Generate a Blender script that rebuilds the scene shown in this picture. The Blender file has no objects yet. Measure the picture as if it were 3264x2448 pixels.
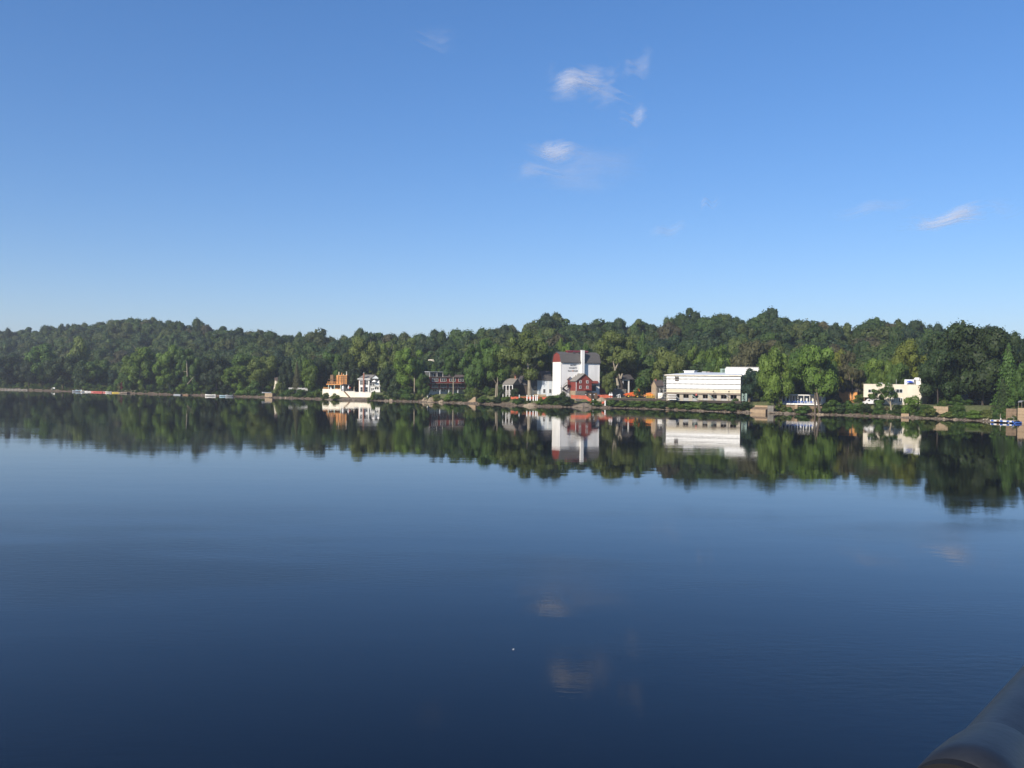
import bpy, math, random
import numpy as np
from mathutils import Vector, Matrix

random.seed(7)
R = math.radians
sc = bpy.context.scene
C = sc.collection

# ------------------------------------------------------------------ camera, sky, sun, exposure
FPX, CX, CY = 2821.0, 1632.0, 1224.0        # focal length and centre, in pixels of a 3264 x 2448 frame
EYE = Vector((0, 0, 12.0))
ROLL, PITCH = R(0.60), math.atan(19 / 2821)
cam_d = bpy.data.cameras.new('camera')
cam = bpy.data.objects.new('camera', cam_d)
C.objects.link(cam)
cam_d.sensor_width = 36.0
cam_d.lens = 36.0 * FPX / 3264
cam_d.clip_start, cam_d.clip_end = 0.05, 60000
cam.location = EYE
CAMR = Matrix.Rotation(R(90) - PITCH, 3, 'X') @ Matrix.Rotation(ROLL, 3, 'Z')
cam.rotation_euler = CAMR.to_euler()
sc.camera = cam

SUN_TO = Vector((-0.64, -0.77, 0)).normalized()
SUN_EL = R(29)
world = bpy.data.worlds.new('World')
sc.world = world
world.use_nodes = True
wn = world.node_tree
wn.nodes.clear()
wo = wn.nodes.new('ShaderNodeOutputWorld')
bg = wn.nodes.new('ShaderNodeBackground')
sky = wn.nodes.new('ShaderNodeTexSky')
sky.sky_type = 'NISHITA'
sky.sun_disc = False
sky.sun_elevation = SUN_EL
sky.sun_rotation = math.atan2(SUN_TO.x, SUN_TO.y)
sky.altitude = 0
sky.air_density = 1.0
sky.dust_density = 0.1
sky.ozone_density = 4.0
hs = wn.nodes.new('ShaderNodeHueSaturation')
hs.inputs['Saturation'].default_value = 1.3
bg.inputs['Strength'].default_value = 0.127
gm = wn.nodes.new('ShaderNodeGamma')
gm.inputs['Gamma'].default_value = 0.78
wn.links.new(sky.outputs[0], gm.inputs['Color'])
wn.links.new(gm.outputs[0], hs.inputs['Color'])
wb = wn.nodes.new('ShaderNodeVectorMath')          # the phone's white balance for the whole sky
wb.operation = 'MULTIPLY'
wb.inputs[1].default_value = (0.93, 0.995, 1.22)
wn.links.new(hs.outputs[0], wb.inputs[0])
wn.links.new(wb.outputs[0], bg.inputs['Color'])
wn.links.new(bg.outputs[0], wo.inputs['Surface'])

sl = bpy.data.lights.new('sun', 'SUN')
sl.energy = 4.9
sl.angle = R(0.5)
sl.color = (1.0, 0.90, 0.76)
sun = bpy.data.objects.new('sun', sl)
C.objects.link(sun)
sd = Vector((SUN_TO.x * math.cos(SUN_EL), SUN_TO.y * math.cos(SUN_EL), math.sin(SUN_EL)))
sun.rotation_euler = sd.to_track_quat('Z', 'Y').to_euler()
sun.location = (-200, -150, 200)
sc.view_settings.view_transform = 'Standard'
sc.view_settings.look = 'None'
sc.view_settings.exposure = 0.42
sc.view_settings.gamma = 1.0
sc.view_settings.use_curve_mapping = False
sc.render.engine = 'CYCLES'
cy = sc.cycles
cy.max_bounces = 6
cy.diffuse_bounces = 2
cy.glossy_bounces = 3
cy.transmission_bounces = 3
cy.transparent_max_bounces = 12
cy.volume_bounces = 0
cy.caustics_reflective = False
cy.caustics_refractive = False
cy.use_denoising = True

# ------------------------------------------------------------------ pixel <-> place
def ray(px, py):
    return CAMR @ Vector(((px - CX) / FPX, -(py - CY) / FPX, -1.0))

def P(px, py, D):
    d = ray(px, py)
    return EYE + d * (D / d.y)

def at(px, D, z):
    """The place at distance D and height z that shows in column px."""
    py = 1210.0
    for _ in range(4):
        p = P(px, py, D)
        py += (p.z - z) * FPX / D
    return P(px, py, D)

def zat(px, py, D):
    return P(px, py, D).z

SHORE = [(-1400, 1500), (-700, 980), (-300, 735), (0, 627), (560, 521), (1060, 451), (1400, 421), (1720, 376), (2020, 364), (2320, 333), (2700, 313), (3000, 290), (3264, 266), (3600, 243), (4200, 205)]
def lerp(tab, x):
    if x <= tab[0][0]: return tab[0][1]
    for (a, b), (c, d) in zip(tab, tab[1:]):
        if x <= c: return b + (d - b) * (x - a) / (c - a)
    return tab[-1][1]
def shore(px):
    return lerp(SHORE, px)

S22 = 3264 / 2212
SKYL = [(a * S22, b * S22) for a, b in [(-400, 735), (-150, 722), (0, 717), (60, 712), (120, 707), (200, 700), (260, 694), (300, 691), (330, 696), (400, 703), (450, 706), (500, 710), (560, 716), (620, 720), (650, 720), (690, 726), (720, 735), (740, 735), (770, 718), (830, 718), (900, 721), (940, 725), (970, 728), (990, 722), (1010, 718), (1040, 719), (1060, 711), (1110, 699), (1140, 697), (1180, 687), (1200, 687), (1240, 692), (1290, 691), (1330, 693), (1380, 700), (1420, 691), (1450, 694), (1490, 685), (1540, 681), (1580, 674), (1610, 673), (1640, 680), (1700, 683), (1750, 692), (1790, 700), (1830, 709), (1840, 713), (1850, 702), (1880, 698), (1920, 696), (1940, 693), (1970, 698), (2010, 698), (2050, 703), (2090, 709), (2130, 720), (2212, 737), (2400, 745), (2700, 750)]]
RIDGE = [(-900, 1250), (0, 1000), (442, 900), (700, 800), (944, 680), (1475, 600), (2331, 585), (2800, 540), (3264, 500), (4200, 420)]
PLAT = [(-600, 1.3), (0, 1.4), (560, 1.8), (850, 2.6), (1028, 4.0), (1400, 3.8), (1800, 4.1), (2400, 4.0), (3264, 4.4)]
def pcol(X, Y):
    return CX + FPX * X / Y
def hsh(x, y):
    return (math.sin(x * 0.31 + y * 0.17) + math.sin(x * 0.13 - y * 0.27 + 2) + math.sin(x * 0.61 + y * 0.43 + 1) * .5) / 2.5
def ground_pd(px, D):
    X = (px - CX) / FPX * D
    ds = shore(px)
    s = (D - ds) * 0.75
    pl = lerp(PLAT, px)
    if s < -8: z = -2.5
    elif s < 0: z = -2.5 + 2.5 * (s + 8) / 8
    elif s < 3: z = .8 * s / 3
    elif s < 11:
        t = (s - 3) / 8
        z = .8 + (pl - .8) * (t * t * (3 - 2 * t))
    else: z = pl
    if s > -4: z += 0.22 * hsh(X * 2.2, D * 2.2)
    h0 = ds + 62; dr = max(lerp(RIDGE, px), ds + 190)
    if D > h0:
        zt = zat(px, lerp(SKYL, px), dr) - 18.3
        t = min(1, (D - h0) / (dr - h0))
        z = pl + (zt - pl) * (t * t * (3 - 2 * t)) + 2.2 * hsh(X * .12, D * .12) * t * (1 - .6 * t)
        if D > dr: z -= min(25, (D - dr) * .09)
    return z
def ground(X, Y):
    return ground_pd(pcol(X, Y), Y)

# ------------------------------------------------------------------ materials
def nodes(name):
    m = bpy.data.materials.new(name)
    m.use_nodes = True
    nt = m.node_tree
    b = nt.nodes['Principled BSDF']
    return m, nt, b

def mat(name, col, rough=.8, var=.18, scale=1.2, spec=.3, metal=0.0, bump=.0, streak=None):
    """Painted or mineral surface: base colour with two sizes of mottling (wear, stains) and some relief."""
    m, nt, b = nodes(name)
    tc = nt.nodes.new('ShaderNodeTexCoord')
    mp = nt.nodes.new('ShaderNodeMapping')
    if streak: mp.inputs['Scale'].default_value = streak
    n1 = nt.nodes.new('ShaderNodeTexNoise'); n1.inputs['Scale'].default_value = scale; n1.inputs['Detail'].default_value = 6; n1.inputs['Roughness'].default_value = .65
    rmp = nt.nodes.new('ShaderNodeMapRange')
    rmp.inputs['From Min'].default_value = .3; rmp.inputs['From Max'].default_value = .7
    rmp.inputs['To Min'].default_value = 1 - var; rmp.inputs['To Max'].default_value = 1 + var * .6
    mul = nt.nodes.new('ShaderNodeVectorMath'); mul.operation = 'SCALE'
    mul.inputs[0].default_value = col[:3]
    nt.links.new(tc.outputs['Object'], mp.inputs['Vector'])
    nt.links.new(mp.outputs[0], n1.inputs['Vector'])
    nt.links.new(n1.outputs['Fac'], rmp.inputs['Value'])
    nt.links.new(rmp.outputs[0], mul.inputs['Scale'])
    nt.links.new(mul.outputs[0], b.inputs['Base Color'])
    b.inputs['Roughness'].default_value = rough
    b.inputs['Specular IOR Level'].default_value = spec
    b.inputs['Metallic'].default_value = metal
    if bump:
        bp = nt.nodes.new('ShaderNodeBump'); bp.inputs['Distance'].default_value = bump
        nt.links.new(n1.outputs['Fac'], bp.inputs['Height'])
        nt.links.new(bp.outputs[0], b.inputs['Normal'])
    return m

def leaf_mat(name, use_color=True, ramp=None):
    m, nt, b = nodes(name)
    oi = nt.nodes.new('ShaderNodeObjectInfo')
    at_ = nt.nodes.new('ShaderNodeAttribute'); at_.attribute_name = 'tone'
    if ramp:
        rp = nt.nodes.new('ShaderNodeValToRGB'); rp.color_ramp.interpolation = 'LINEAR'
        els = rp.color_ramp.elements
        while len(els) < len(ramp): els.new(.5)
        for e, (p, c) in zip(els, ramp): e.position = p; e.color = (*c, 1)
        nt.links.new(oi.outputs['Random'], rp.inputs['Fac']); src = rp.outputs['Color']
    else:
        src = oi.outputs['Color']
    mul = nt.nodes.new('ShaderNodeVectorMath'); mul.operation = 'SCALE'
    nt.links.new(src, mul.inputs[0]); nt.links.new(at_.outputs['Fac'], mul.inputs['Scale'])
    nt.links.new(mul.outputs[0], b.inputs['Base Color'])
    b.inputs['Roughness'].default_value = .55
    b.inputs['Specular IOR Level'].default_value = .25
    tr = nt.nodes.new('ShaderNodeBsdfTranslucent')
    m2 = nt.nodes.new('ShaderNodeVectorMath'); m2.operation = 'MULTIPLY'; m2.inputs[1].default_value = (1.5, 1.5, .5)
    nt.links.new(mul.outputs[0], m2.inputs[0]); nt.links.new(m2.outputs[0], tr.inputs['Color'])
    mx = nt.nodes.new('ShaderNodeMixShader'); mx.inputs[0].default_value = .30
    out = nt.nodes['Material Output']
    nt.links.new(b.outputs[0], mx.inputs[1]); nt.links.new(tr.outputs[0], mx.inputs[2]); nt.links.new(mx.outputs[0], out.inputs['Surface'])
    return m

M = {}
def defmat(k, *a, **kw): M[k] = mat(k, *a, **kw)
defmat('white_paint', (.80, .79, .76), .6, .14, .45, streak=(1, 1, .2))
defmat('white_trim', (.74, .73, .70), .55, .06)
defmat('shaded_white_siding', (.62, .66, .68), .6, .10, .8)  # cooler, darker white: the dimness of shaded walls put into the colour
defmat('barn_red', (.215, .045, .033), .75, .16, .8, streak=(1, 1, .2))
defmat('brick_red', (.30, .062, .045), .85, .25, 1.5)
defmat('metal_red', (.24, .035, .035), .45, .1)
defmat('grey_shingle', (.105, .098, .092), .9, .22, 1.4)
defmat('light_shingle', (.215, .20, .175), .9, .15, 1.4)
defmat('dark_shingle', (.075, .07, .068), .9, .2, 1.4)
defmat('brown_shingle', (.13, .10, .085), .9, .2, 1.4)
defmat('stone_tan', (.34, .26, .17), .95, .30, 1.1, bump=.08)
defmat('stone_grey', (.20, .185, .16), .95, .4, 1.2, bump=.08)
defmat('stone_brown', (.20, .145, .095), .95, .35, .9, bump=.08)
defmat('concrete', (.40, .36, .29), .9, .18, .8, bump=.02)
defmat('concrete_tan', (.34, .25, .16), .9, .2, .7, bump=.02)
defmat('cream_stucco', (.64, .585, .48), .85, .16, .4, streak=(1, 1, .4))
defmat('cream_wall', (.74, .68, .56), .8, .2, .35, streak=(1, 1, .35))
defmat('dark_grey_siding', (.075, .082, .082), .8, .2, .8)
defmat('orange_wood', (.58, .27, .09), .8, .22, 1.0)
defmat('brown_wood', (.20, .125, .07), .85, .3, 1.0)
defmat('dark_wood', (.050, .040, .032), .85, .3, .8)
defmat('old_wood', (.24, .20, .16), .9, .3, 1.0)
defmat('chimney_brick', (.30, .145, .10), .9, .25, 1.6)
defmat('black_metal', (.02, .02, .022), .5, .1)
defmat('galv_metal', (.34, .35, .35), .45, .15, metal=.4)
defmat('green_metal', (.33, .45, .40), .55, .1)
defmat('glass_dark', (.018, .022, .026), .12, .1, spec=.5)
defmat('void_shade', (.02, .02, .02), .9, .2)  # near-black base that puts unlit depth into the colour
defmat('orange_mesh', (.44, .10, .05), .7, .15, 1.5)
defmat('orange_paint', (.66, .14, .03), .45, .12)
defmat('yellow_paint', (.68, .46, .06), .5, .1)
defmat('blue_paint', (.045, .12, .42), .5, .12)
defmat('light_blue', (.33, .48, .56), .5, .1)
defmat('white_tarp', (.82, .82, .80), .5, .05, .5)
defmat('grey_membrane', (.56, .60, .63), .6, .06, .4)
defmat('yellow_sheathing', (.66, .585, .42), .8, .14, .9)
defmat('grey_sheathing', (.36, .36, .35), .8, .15)
defmat('rubber', (.007, .007, .008), .8, .1)
defmat('car_silver', (.42, .44, .46), .3, .05, metal=.5)
defmat('car_white', (.80, .80, .80), .3, .03, spec=.5)
defmat('hull_red', (.58, .14, .12), .5, .1)
defmat('hull_white', (.72, .71, .66), .4, .08)
defmat('hull_grey', (.32, .35, .38), .5, .12)
defmat('hull_yellow', (.62, .48, .08), .45, .1)
defmat('teal_cloth', (.06, .42, .33), .8, .1)
defmat('white_cloth', (.82, .81, .78), .8, .04)
defmat('blue_cloth', (.03, .09, .55), .7, .08)
defmat('rock', (.19, .155, .118), .95, .35, .9, bump=.06)
defmat('pale_rock', (.31, .25, .175), .95, .3, .9, bump=.06)
defmat('bark_pale', (.31, .27, .20), .9, .35, .35)
defmat('bark_grey', (.13, .105, .08), .95, .3, .5)
defmat('bark_dark', (.055, .045, .037), .95, .3, .5)
defmat('lettering_dark', (.02, .02, .025), .7, .1)
defmat('lettering_orange', (.62, .22, .03), .7, .1)
defmat('rail_paint', (.016, .019, .026), .42, .35, 22, bump=.0010, spec=.35)
defmat('bridge_deck', (.16, .16, .155), .9, .2, 2)
M['leaf'] = leaf_mat('leaf')
M['wood_leaf'] = leaf_mat('wood_leaf', ramp=[(0, (.030, .054, .016)), (.25, (.042, .072, .018)), (.5, (.052, .088, .020)), (.72, (.062, .090, .022)), (.88, (.076, .102, .026)), (1, (.078, .076, .036))])
M['scrub_leaf'] = leaf_mat('scrub_leaf', ramp=[(0, (.036, .074, .016)), (.35, (.054, .108, .020)), (.65, (.080, .138, .026)), (.85, (.110, .145, .038)), (1, (.125, .115, .050))])

# ------------------------------------------------------------------ mesh and object helpers
class MB:
    def __init__(s): s.v, s.f = [], []
    def add(s, vs, fs):
        o = len(s.v); s.v += [tuple(v) for v in vs]; s.f += [tuple(o + i for i in q) for q in fs]; return s
    def box(s, x0, x1, y0, y1, z0, z1):
        if x0 > x1: x0, x1 = x1, x0
        if y0 > y1: y0, y1 = y1, y0
        if z0 > z1: z0, z1 = z1, z0
        return s.add([(x0, y0, z0), (x1, y0, z0), (x1, y1, z0), (x0, y1, z0), (x0, y0, z1), (x1, y0, z1), (x1, y1, z1), (x0, y1, z1)],
                     [(3, 2, 1, 0), (4, 5, 6, 7), (0, 1, 5, 4), (1, 2, 6, 5), (2, 3, 7, 6), (3, 0, 4, 7)])
    def prism(s, prof, a, b, axis='y'):
        """A closed outline carried from a to b. axis y: outline in x,z; axis x: outline in y,z; axis z: outline in x,y."""
        put = {'y': lambda p, t: (p[0], t, p[1]), 'x': lambda p, t: (t, p[0], p[1]), 'z': lambda p, t: (p[0], p[1], t)}[axis]
        n = len(prof)
        vs = [put(p, a) for p in prof] + [put(p, b) for p in prof]
        fs = [tuple(range(n)), tuple(range(2 * n - 1, n - 1, -1))] + [(i, i + n, (i + 1) % n + n, (i + 1) % n) for i in range(n)]
        return s.add(vs, fs)
    def tube(s, a, b, r0, r1=None, n=6, cap=True):
        a, b = Vector(a), Vector(b); r1 = r0 if r1 is None else r1
        d = (b - a).normalized(); u = d.orthogonal().normalized(); w = d.cross(u)
        vs = []
        for p, r in ((a, r0), (b, r1)):
            for i in range(n):
                t = 2 * math.pi * i / n; vs.append(p + (u * math.cos(t) + w * math.sin(t)) * r)
        fs = [(i, (i + 1) % n, n + (i + 1) % n, n + i) for i in range(n)]
        if cap: fs += [tuple(range(n - 1, -1, -1)), tuple(range(n, 2 * n))]
        return s.add(vs, fs)
    def beam(s, a, b, w=.1, h=None):
        a, b = Vector(a), Vector(b); h = h or w
        d = (b - a).normalized(); u = d.cross(Vector((0, 0, 1)))
        u = Vector((1, 0, 0)) if u.length < 1e-3 else u.normalized()
        v = u.cross(d)
        vs = [p + u * sx * w / 2 + v * sy * h / 2 for p in (a, b) for sx, sy in ((-1, -1), (1, -1), (1, 1), (-1, 1))]
        return s.add(vs, [(0, 1, 5, 4), (1, 2, 6, 5), (2, 3, 7, 6), (3, 0, 4, 7), (3, 2, 1, 0), (4, 5, 6, 7)])
    def lathe(s, prof, n=16, c=(0, 0, 0)):
        vs, fs = [], []
        for r, z in prof:
            for i in range(n):
                t = 2 * math.pi * i / n; vs.append((c[0] + r * math.cos(t), c[1] + r * math.sin(t), c[2] + z))
        for k in range(len(prof) - 1):
            for i in range(n):
                j = (i + 1) % n; fs.append((k * n + i, k * n + j, (k + 1) * n + j, (k + 1) * n + i))
        return s.add(vs, fs)
    def mesh(s, name, m, smooth=False):
        me = bpy.data.meshes.new(name); me.from_pydata(s.v, [], s.f); me.update()
        if m: me.materials.append(M[m] if isinstance(m, str) else m)
        if smooth: me.polygons.foreach_set('use_smooth', [True] * len(me.polygons))
        return me
    def build(s, name, m, parent=None, smooth=False):
        o = bpy.data.objects.new(name, s.mesh(name, m, smooth)); C.objects.link(o)
        if parent is not None: o.parent = parent
        return o

def tag(o, label=None, cat=None, group=None, kind=None):
    if label: o['label'] = label
    if cat: o['category'] = cat
    if group: o['group'] = group
    if kind: o['kind'] = kind
    return o
def thing(name, label, cat, loc=(0, 0, 0), rz=0.0, group=None):
    o = bpy.data.objects.new(name, None); C.objects.link(o)
    o.location = loc; o.rotation_euler = (0, 0, rz); o.empty_display_size = .5
    return tag(o, label, cat, group)
def part(name, me, parent, loc=None, rot=None, label=None):
    o = bpy.data.objects.new(name, me); C.objects.link(o); o.parent = parent
    if loc is not None: o.location = loc
    if rot is not None: o.rotation_euler = rot
    if label: o['label'] = label
    return o
def box_part(name, m, parent, x0, x1, y0, y1, z0, z1):
    return MB().box(x0, x1, y0, y1, z0, z1).build(name, m, parent)
def copy_tree(o, parent=None):
    kids = list(o.children)
    c = o.copy(); C.objects.link(c)
    if parent is not None: c.parent = parent
    for k in kids: copy_tree(k, c)
    return c

class Fac:
    """A front wall given by its two ends (photo column and distance); local x runs along it, y goes in, z up."""
    def __init__(s, pL, DL, pR, DR, z0):
        s.A, s.B, s.z0 = at(pL, DL, z0), at(pR, DR, z0), z0
        d = s.B - s.A; s.L = math.hypot(d.x, d.y); s.yaw = math.atan2(d.y, d.x)
        s.ex = Vector((math.cos(s.yaw), math.sin(s.yaw), 0)); s.ey = Vector((-math.sin(s.yaw), math.cos(s.yaw), 0))
        s.loc = (s.A.x, s.A.y, z0)
    def uz(s, px, py, off=0.0):
        d = ray(px, py); o = s.A + s.ey * off - EYE
        t = o.dot(s.ey) / d.dot(s.ey); p = EYE + d * t
        return (p - s.A).dot(s.ex), p.z - s.z0
    def rect(s, x0, y0, x1, y1, off=0.0):
        xm, ym = (x0 + x1) / 2, (y0 + y1) / 2
        return s.uz(x0, ym, off)[0], s.uz(x1, ym, off)[0], s.uz(xm, y1, off)[1], s.uz(xm, y0, off)[1]
    def world(s, u, v, z=0): return s.A + s.ex * u + s.ey * v + Vector((0, 0, z))

def window(parent, F, x0, y0, x1, y1, off=0.0, cols=1, rows=1, frame='white_trim', name='window', t=.12, pane='glass_dark'):
    u0, u1, z0, z1 = F.rect(x0, y0, x1, y1, off)
    return window_uz(parent, u0, u1, z0, z1, off, cols, rows, frame, name, t, pane)
def window_uz(parent, u0, u1, z0, z1, off, cols=1, rows=1, frame='white_trim', name='window', t=.12, pane='glass_dark'):
    b = MB(); y0, y1 = off - .10, off + .02
    b.box(u0 - t, u0, y0, y1, z0 - t, z1 + t).box(u1, u1 + t, y0, y1, z0 - t, z1 + t)
    b.box(u0, u1, y0, y1, z1, z1 + t).box(u0, u1, y0 - .05, y1, z0 - t, z0)
    for i in range(1, cols):
        u = u0 + (u1 - u0) * i / cols; b.box(u - t * .4, u + t * .4, y0 + .01, y1, z0, z1)
    for i in range(1, rows):
        z = z0 + (z1 - z0) * i / rows; b.box(u0, u1, y0 + .02, y1, z - t * .25, z + t * .25)
    w = b.build(name, frame, parent)
    MB().box(u0, u1, off - .05, off - .02, z0, z1).build('pane', pane, w)
    return w

# ------------------------------------------------------------------ ground, river
def build_ground():
    cols = list(range(-1400, 4260, 35)); offs = [-14, -8, -6, -4, -2.5, -1, 0, 1, 2, 3, 4, 5.5, 7, 8.5, 10, 11.5, 13, 15, 18, 22, 27, 34, 42, 52, 62, 72, 84, 98, 115, 135, 160, 190, 225, 265, 310, 360, 420, 500, 600, 750, 1000, 1500, 2400]
    vs, fs = [], []
    for px in cols:
        for o in offs:
            D = shore(px) + o
            vs.append(((px - CX) / FPX * D, D, ground_pd(px, D)))
    n = len(offs)
    for i in range(len(cols) - 1):
        for j in range(n - 1): fs.append((i * n + j, (i + 1) * n + j, (i + 1) * n + j + 1, i * n + j + 1))
    m, nt, b = nodes('ground')
    geo = nt.nodes.new('ShaderNodeNewGeometry'); sep = nt.nodes.new('ShaderNodeSeparateXYZ')
    nt.links.new(geo.outputs['Position'], sep.inputs[0])
    n1 = nt.nodes.new('ShaderNodeTexNoise'); n1.inputs['Scale'].default_value = .22; n1.inputs['Detail'].default_value = 8
    n2 = nt.nodes.new('ShaderNodeTexNoise'); n2.inputs['Scale'].default_value = 1.3; n2.inputs['Detail'].default_value = 6
    nt.links.new(geo.outputs['Position'], n1.inputs['Vector']); nt.links.new(geo.outputs['Position'], n2.inputs['Vector'])
    # wet silt at the waterline, brown dirt and stones above it, weeds and grass higher up
    ad = nt.nodes.new('ShaderNodeMath'); ad.operation = 'MULTIPLY_ADD'; ad.inputs[1].default_value = 2.2
    nt.links.new(n1.outputs['Fac'], ad.inputs[0]); nt.links.new(sep.outputs['Z'], ad.inputs[2])
    rp = nt.nodes.new('ShaderNodeValToRGB'); mr = nt.nodes.new('ShaderNodeMapRange')
    mr.inputs['From Min'].default_value = 0; mr.inputs['From Max'].default_value = 6
    nt.links.new(ad.outputs[0], mr.inputs['Value']); nt.links.new(mr.outputs[0], rp.inputs['Fac'])
    els = rp.color_ramp.elements
    while len(els) < 6: els.new(.5)
    for e, (p, c) in zip(els, [(0, (.06, .045, .03)), (.2, (.085, .062, .04)), (.30, (.14, .10, .065)), (.37, (.10, .09, .048)), (.46, (.095, .11, .038)), (1, (.08, .095, .03))]):
        e.position = p; e.color = (*c, 1)
    mx = nt.nodes.new('ShaderNodeVectorMath'); mx.operation = 'SCALE'
    m2 = nt.nodes.new('ShaderNodeMapRange'); m2.inputs['From Min'].default_value = .3; m2.inputs['From Max'].default_value = .7; m2.inputs['To Min'].default_value = .6; m2.inputs['To Max'].default_value = 1.35
    nt.links.new(n2.outputs['Fac'], m2.inputs['Value'])
    nt.links.new(rp.outputs['Color'], mx.inputs[0]); nt.links.new(m2.outputs[0], mx.inputs['Scale'])
    nt.links.new(mx.outputs[0], b.inputs['Base Color']); b.inputs['Roughness'].default_value = .95
    bp = nt.nodes.new('ShaderNodeBump'); bp.inputs['Distance'].default_value = .25
    nt.links.new(n2.outputs['Fac'], bp.inputs['Height']); nt.links.new(bp.outputs[0], b.inputs['Normal'])
    mb = MB(); mb.v, mb.f = vs, fs
    tag(mb.build('ground', m, smooth=True), kind='structure')
build_ground()

def build_river():
    m, nt, b = nodes('river_water')
    b.inputs['Base Color'].default_value = (.0006, .0014, .0045, 1)
    b.inputs['IOR'].default_value = 1.333
    b.inputs['Specular IOR Level'].default_value = .5
    geo = nt.nodes.new('ShaderNodeNewGeometry')
    def noise(scale, sx, sy, detail, rot=0):
        mp = nt.nodes.new('ShaderNodeMapping'); mp.inputs['Scale'].default_value = (sx, sy, 1); mp.inputs['Rotation'].default_value = (0, 0, rot)
        n = nt.nodes.new('ShaderNodeTexNoise'); n.inputs['Scale'].default_value = scale; n.inputs['Detail'].default_value = detail
        nt.links.new(geo.outputs['Position'], mp.inputs['Vector']); nt.links.new(mp.outputs[0], n.inputs['Vector']); return n
    gust = noise(.03, .6, 1.3, 4, .3)            # calm lanes and rippled patches
    gr = nt.nodes.new('ShaderNodeMapRange'); gr.inputs['From Min'].default_value = .42; gr.inputs['From Max'].default_value = .72
    nt.links.new(gust.outputs['Fac'], gr.inputs['Value'])
    rr = nt.nodes.new('ShaderNodeMapRange'); rr.inputs['To Min'].default_value = .004; rr.inputs['To Max'].default_value = .03
    nt.links.new(gr.outputs[0], rr.inputs['Value'])
    # a light breeze roughens patches of the open water on this side of the river
    sy = nt.nodes.new('ShaderNodeSeparateXYZ'); nt.links.new(geo.outputs['Position'], sy.inputs[0])
    near = nt.nodes.new('ShaderNodeMapRange'); near.interpolation_type = 'SMOOTHSTEP'; near.inputs['From Min'].default_value = 105; near.inputs['From Max'].default_value = 50
    nt.links.new(sy.outputs['Y'], near.inputs['Value'])
    br = noise(.045, .45, 1.1, 3, .25)
    bm = nt.nodes.new('ShaderNodeMapRange'); bm.interpolation_type = 'SMOOTHSTEP'; bm.inputs['From Min'].default_value = .42; bm.inputs['From Max'].default_value = .62
    nt.links.new(br.outputs['Fac'], bm.inputs['Value'])
    breeze = nt.nodes.new('ShaderNodeMath'); breeze.operation = 'MULTIPLY'; nt.links.new(near.outputs[0], breeze.inputs[0]); nt.links.new(bm.outputs[0], breeze.inputs[1])
    ra = nt.nodes.new('ShaderNodeMath'); ra.operation = 'MULTIPLY_ADD'; ra.inputs[1].default_value = .20
    nt.links.new(breeze.outputs[0], ra.inputs[0]); nt.links.new(rr.outputs[0], ra.inputs[2]); nt.links.new(ra.outputs[0], b.inputs['Roughness'])
    swell = noise(.35, .45, 1.0, 3, .15)
    rip = noise(2.1, .5, 1.3, 4, -.1)
    a = nt.nodes.new('ShaderNodeMath'); a.operation = 'MULTIPLY'; a.inputs[1].default_value = .0055
    nt.links.new(swell.outputs['Fac'], a.inputs[0])
    k = nt.nodes.new('ShaderNodeMapRange'); k.inputs['To Min'].default_value = .0006; k.inputs['To Max'].default_value = .0055
    nt.links.new(gr.outputs[0], k.inputs['Value'])
    c = nt.nodes.new('ShaderNodeMath'); c.operation = 'MULTIPLY_ADD'
    kk = nt.nodes.new('ShaderNodeMath'); kk.operation = 'MULTIPLY_ADD'; kk.inputs[1].default_value = .010
    nt.links.new(breeze.outputs[0], kk.inputs[0]); nt.links.new(k.outputs[0], kk.inputs[2])
    nt.links.new(rip.outputs['Fac'], c.inputs[0]); nt.links.new(kk.outputs[0], c.inputs[1]); nt.links.new(a.outputs[0], c.inputs[2])
    slow = noise(.10, .4, 1.0, 2, .05)
    c2 = nt.nodes.new('ShaderNodeMath'); c2.operation = 'MULTIPLY_ADD'; c2.inputs[1].default_value = .012
    nt.links.new(slow.outputs['Fac'], c2.inputs[0]); nt.links.new(c.outputs[0], c2.inputs[2])
    bp = nt.nodes.new('ShaderNodeBump'); bp.inputs['Strength'].default_value = 1; bp.inputs['Distance'].default_value = 1.0
    nt.links.new(c2.outputs[0], bp.inputs['Height']); nt.links.new(bp.outputs[0], b.inputs['Normal'])
    tag(MB().add([(-2500, -600, 0), (2500, -600, 0), (2500, 2200, 0), (-2500, 2200, 0)], [(0, 1, 2, 3)]).build('river', m), kind='structure')
build_river()

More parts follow.
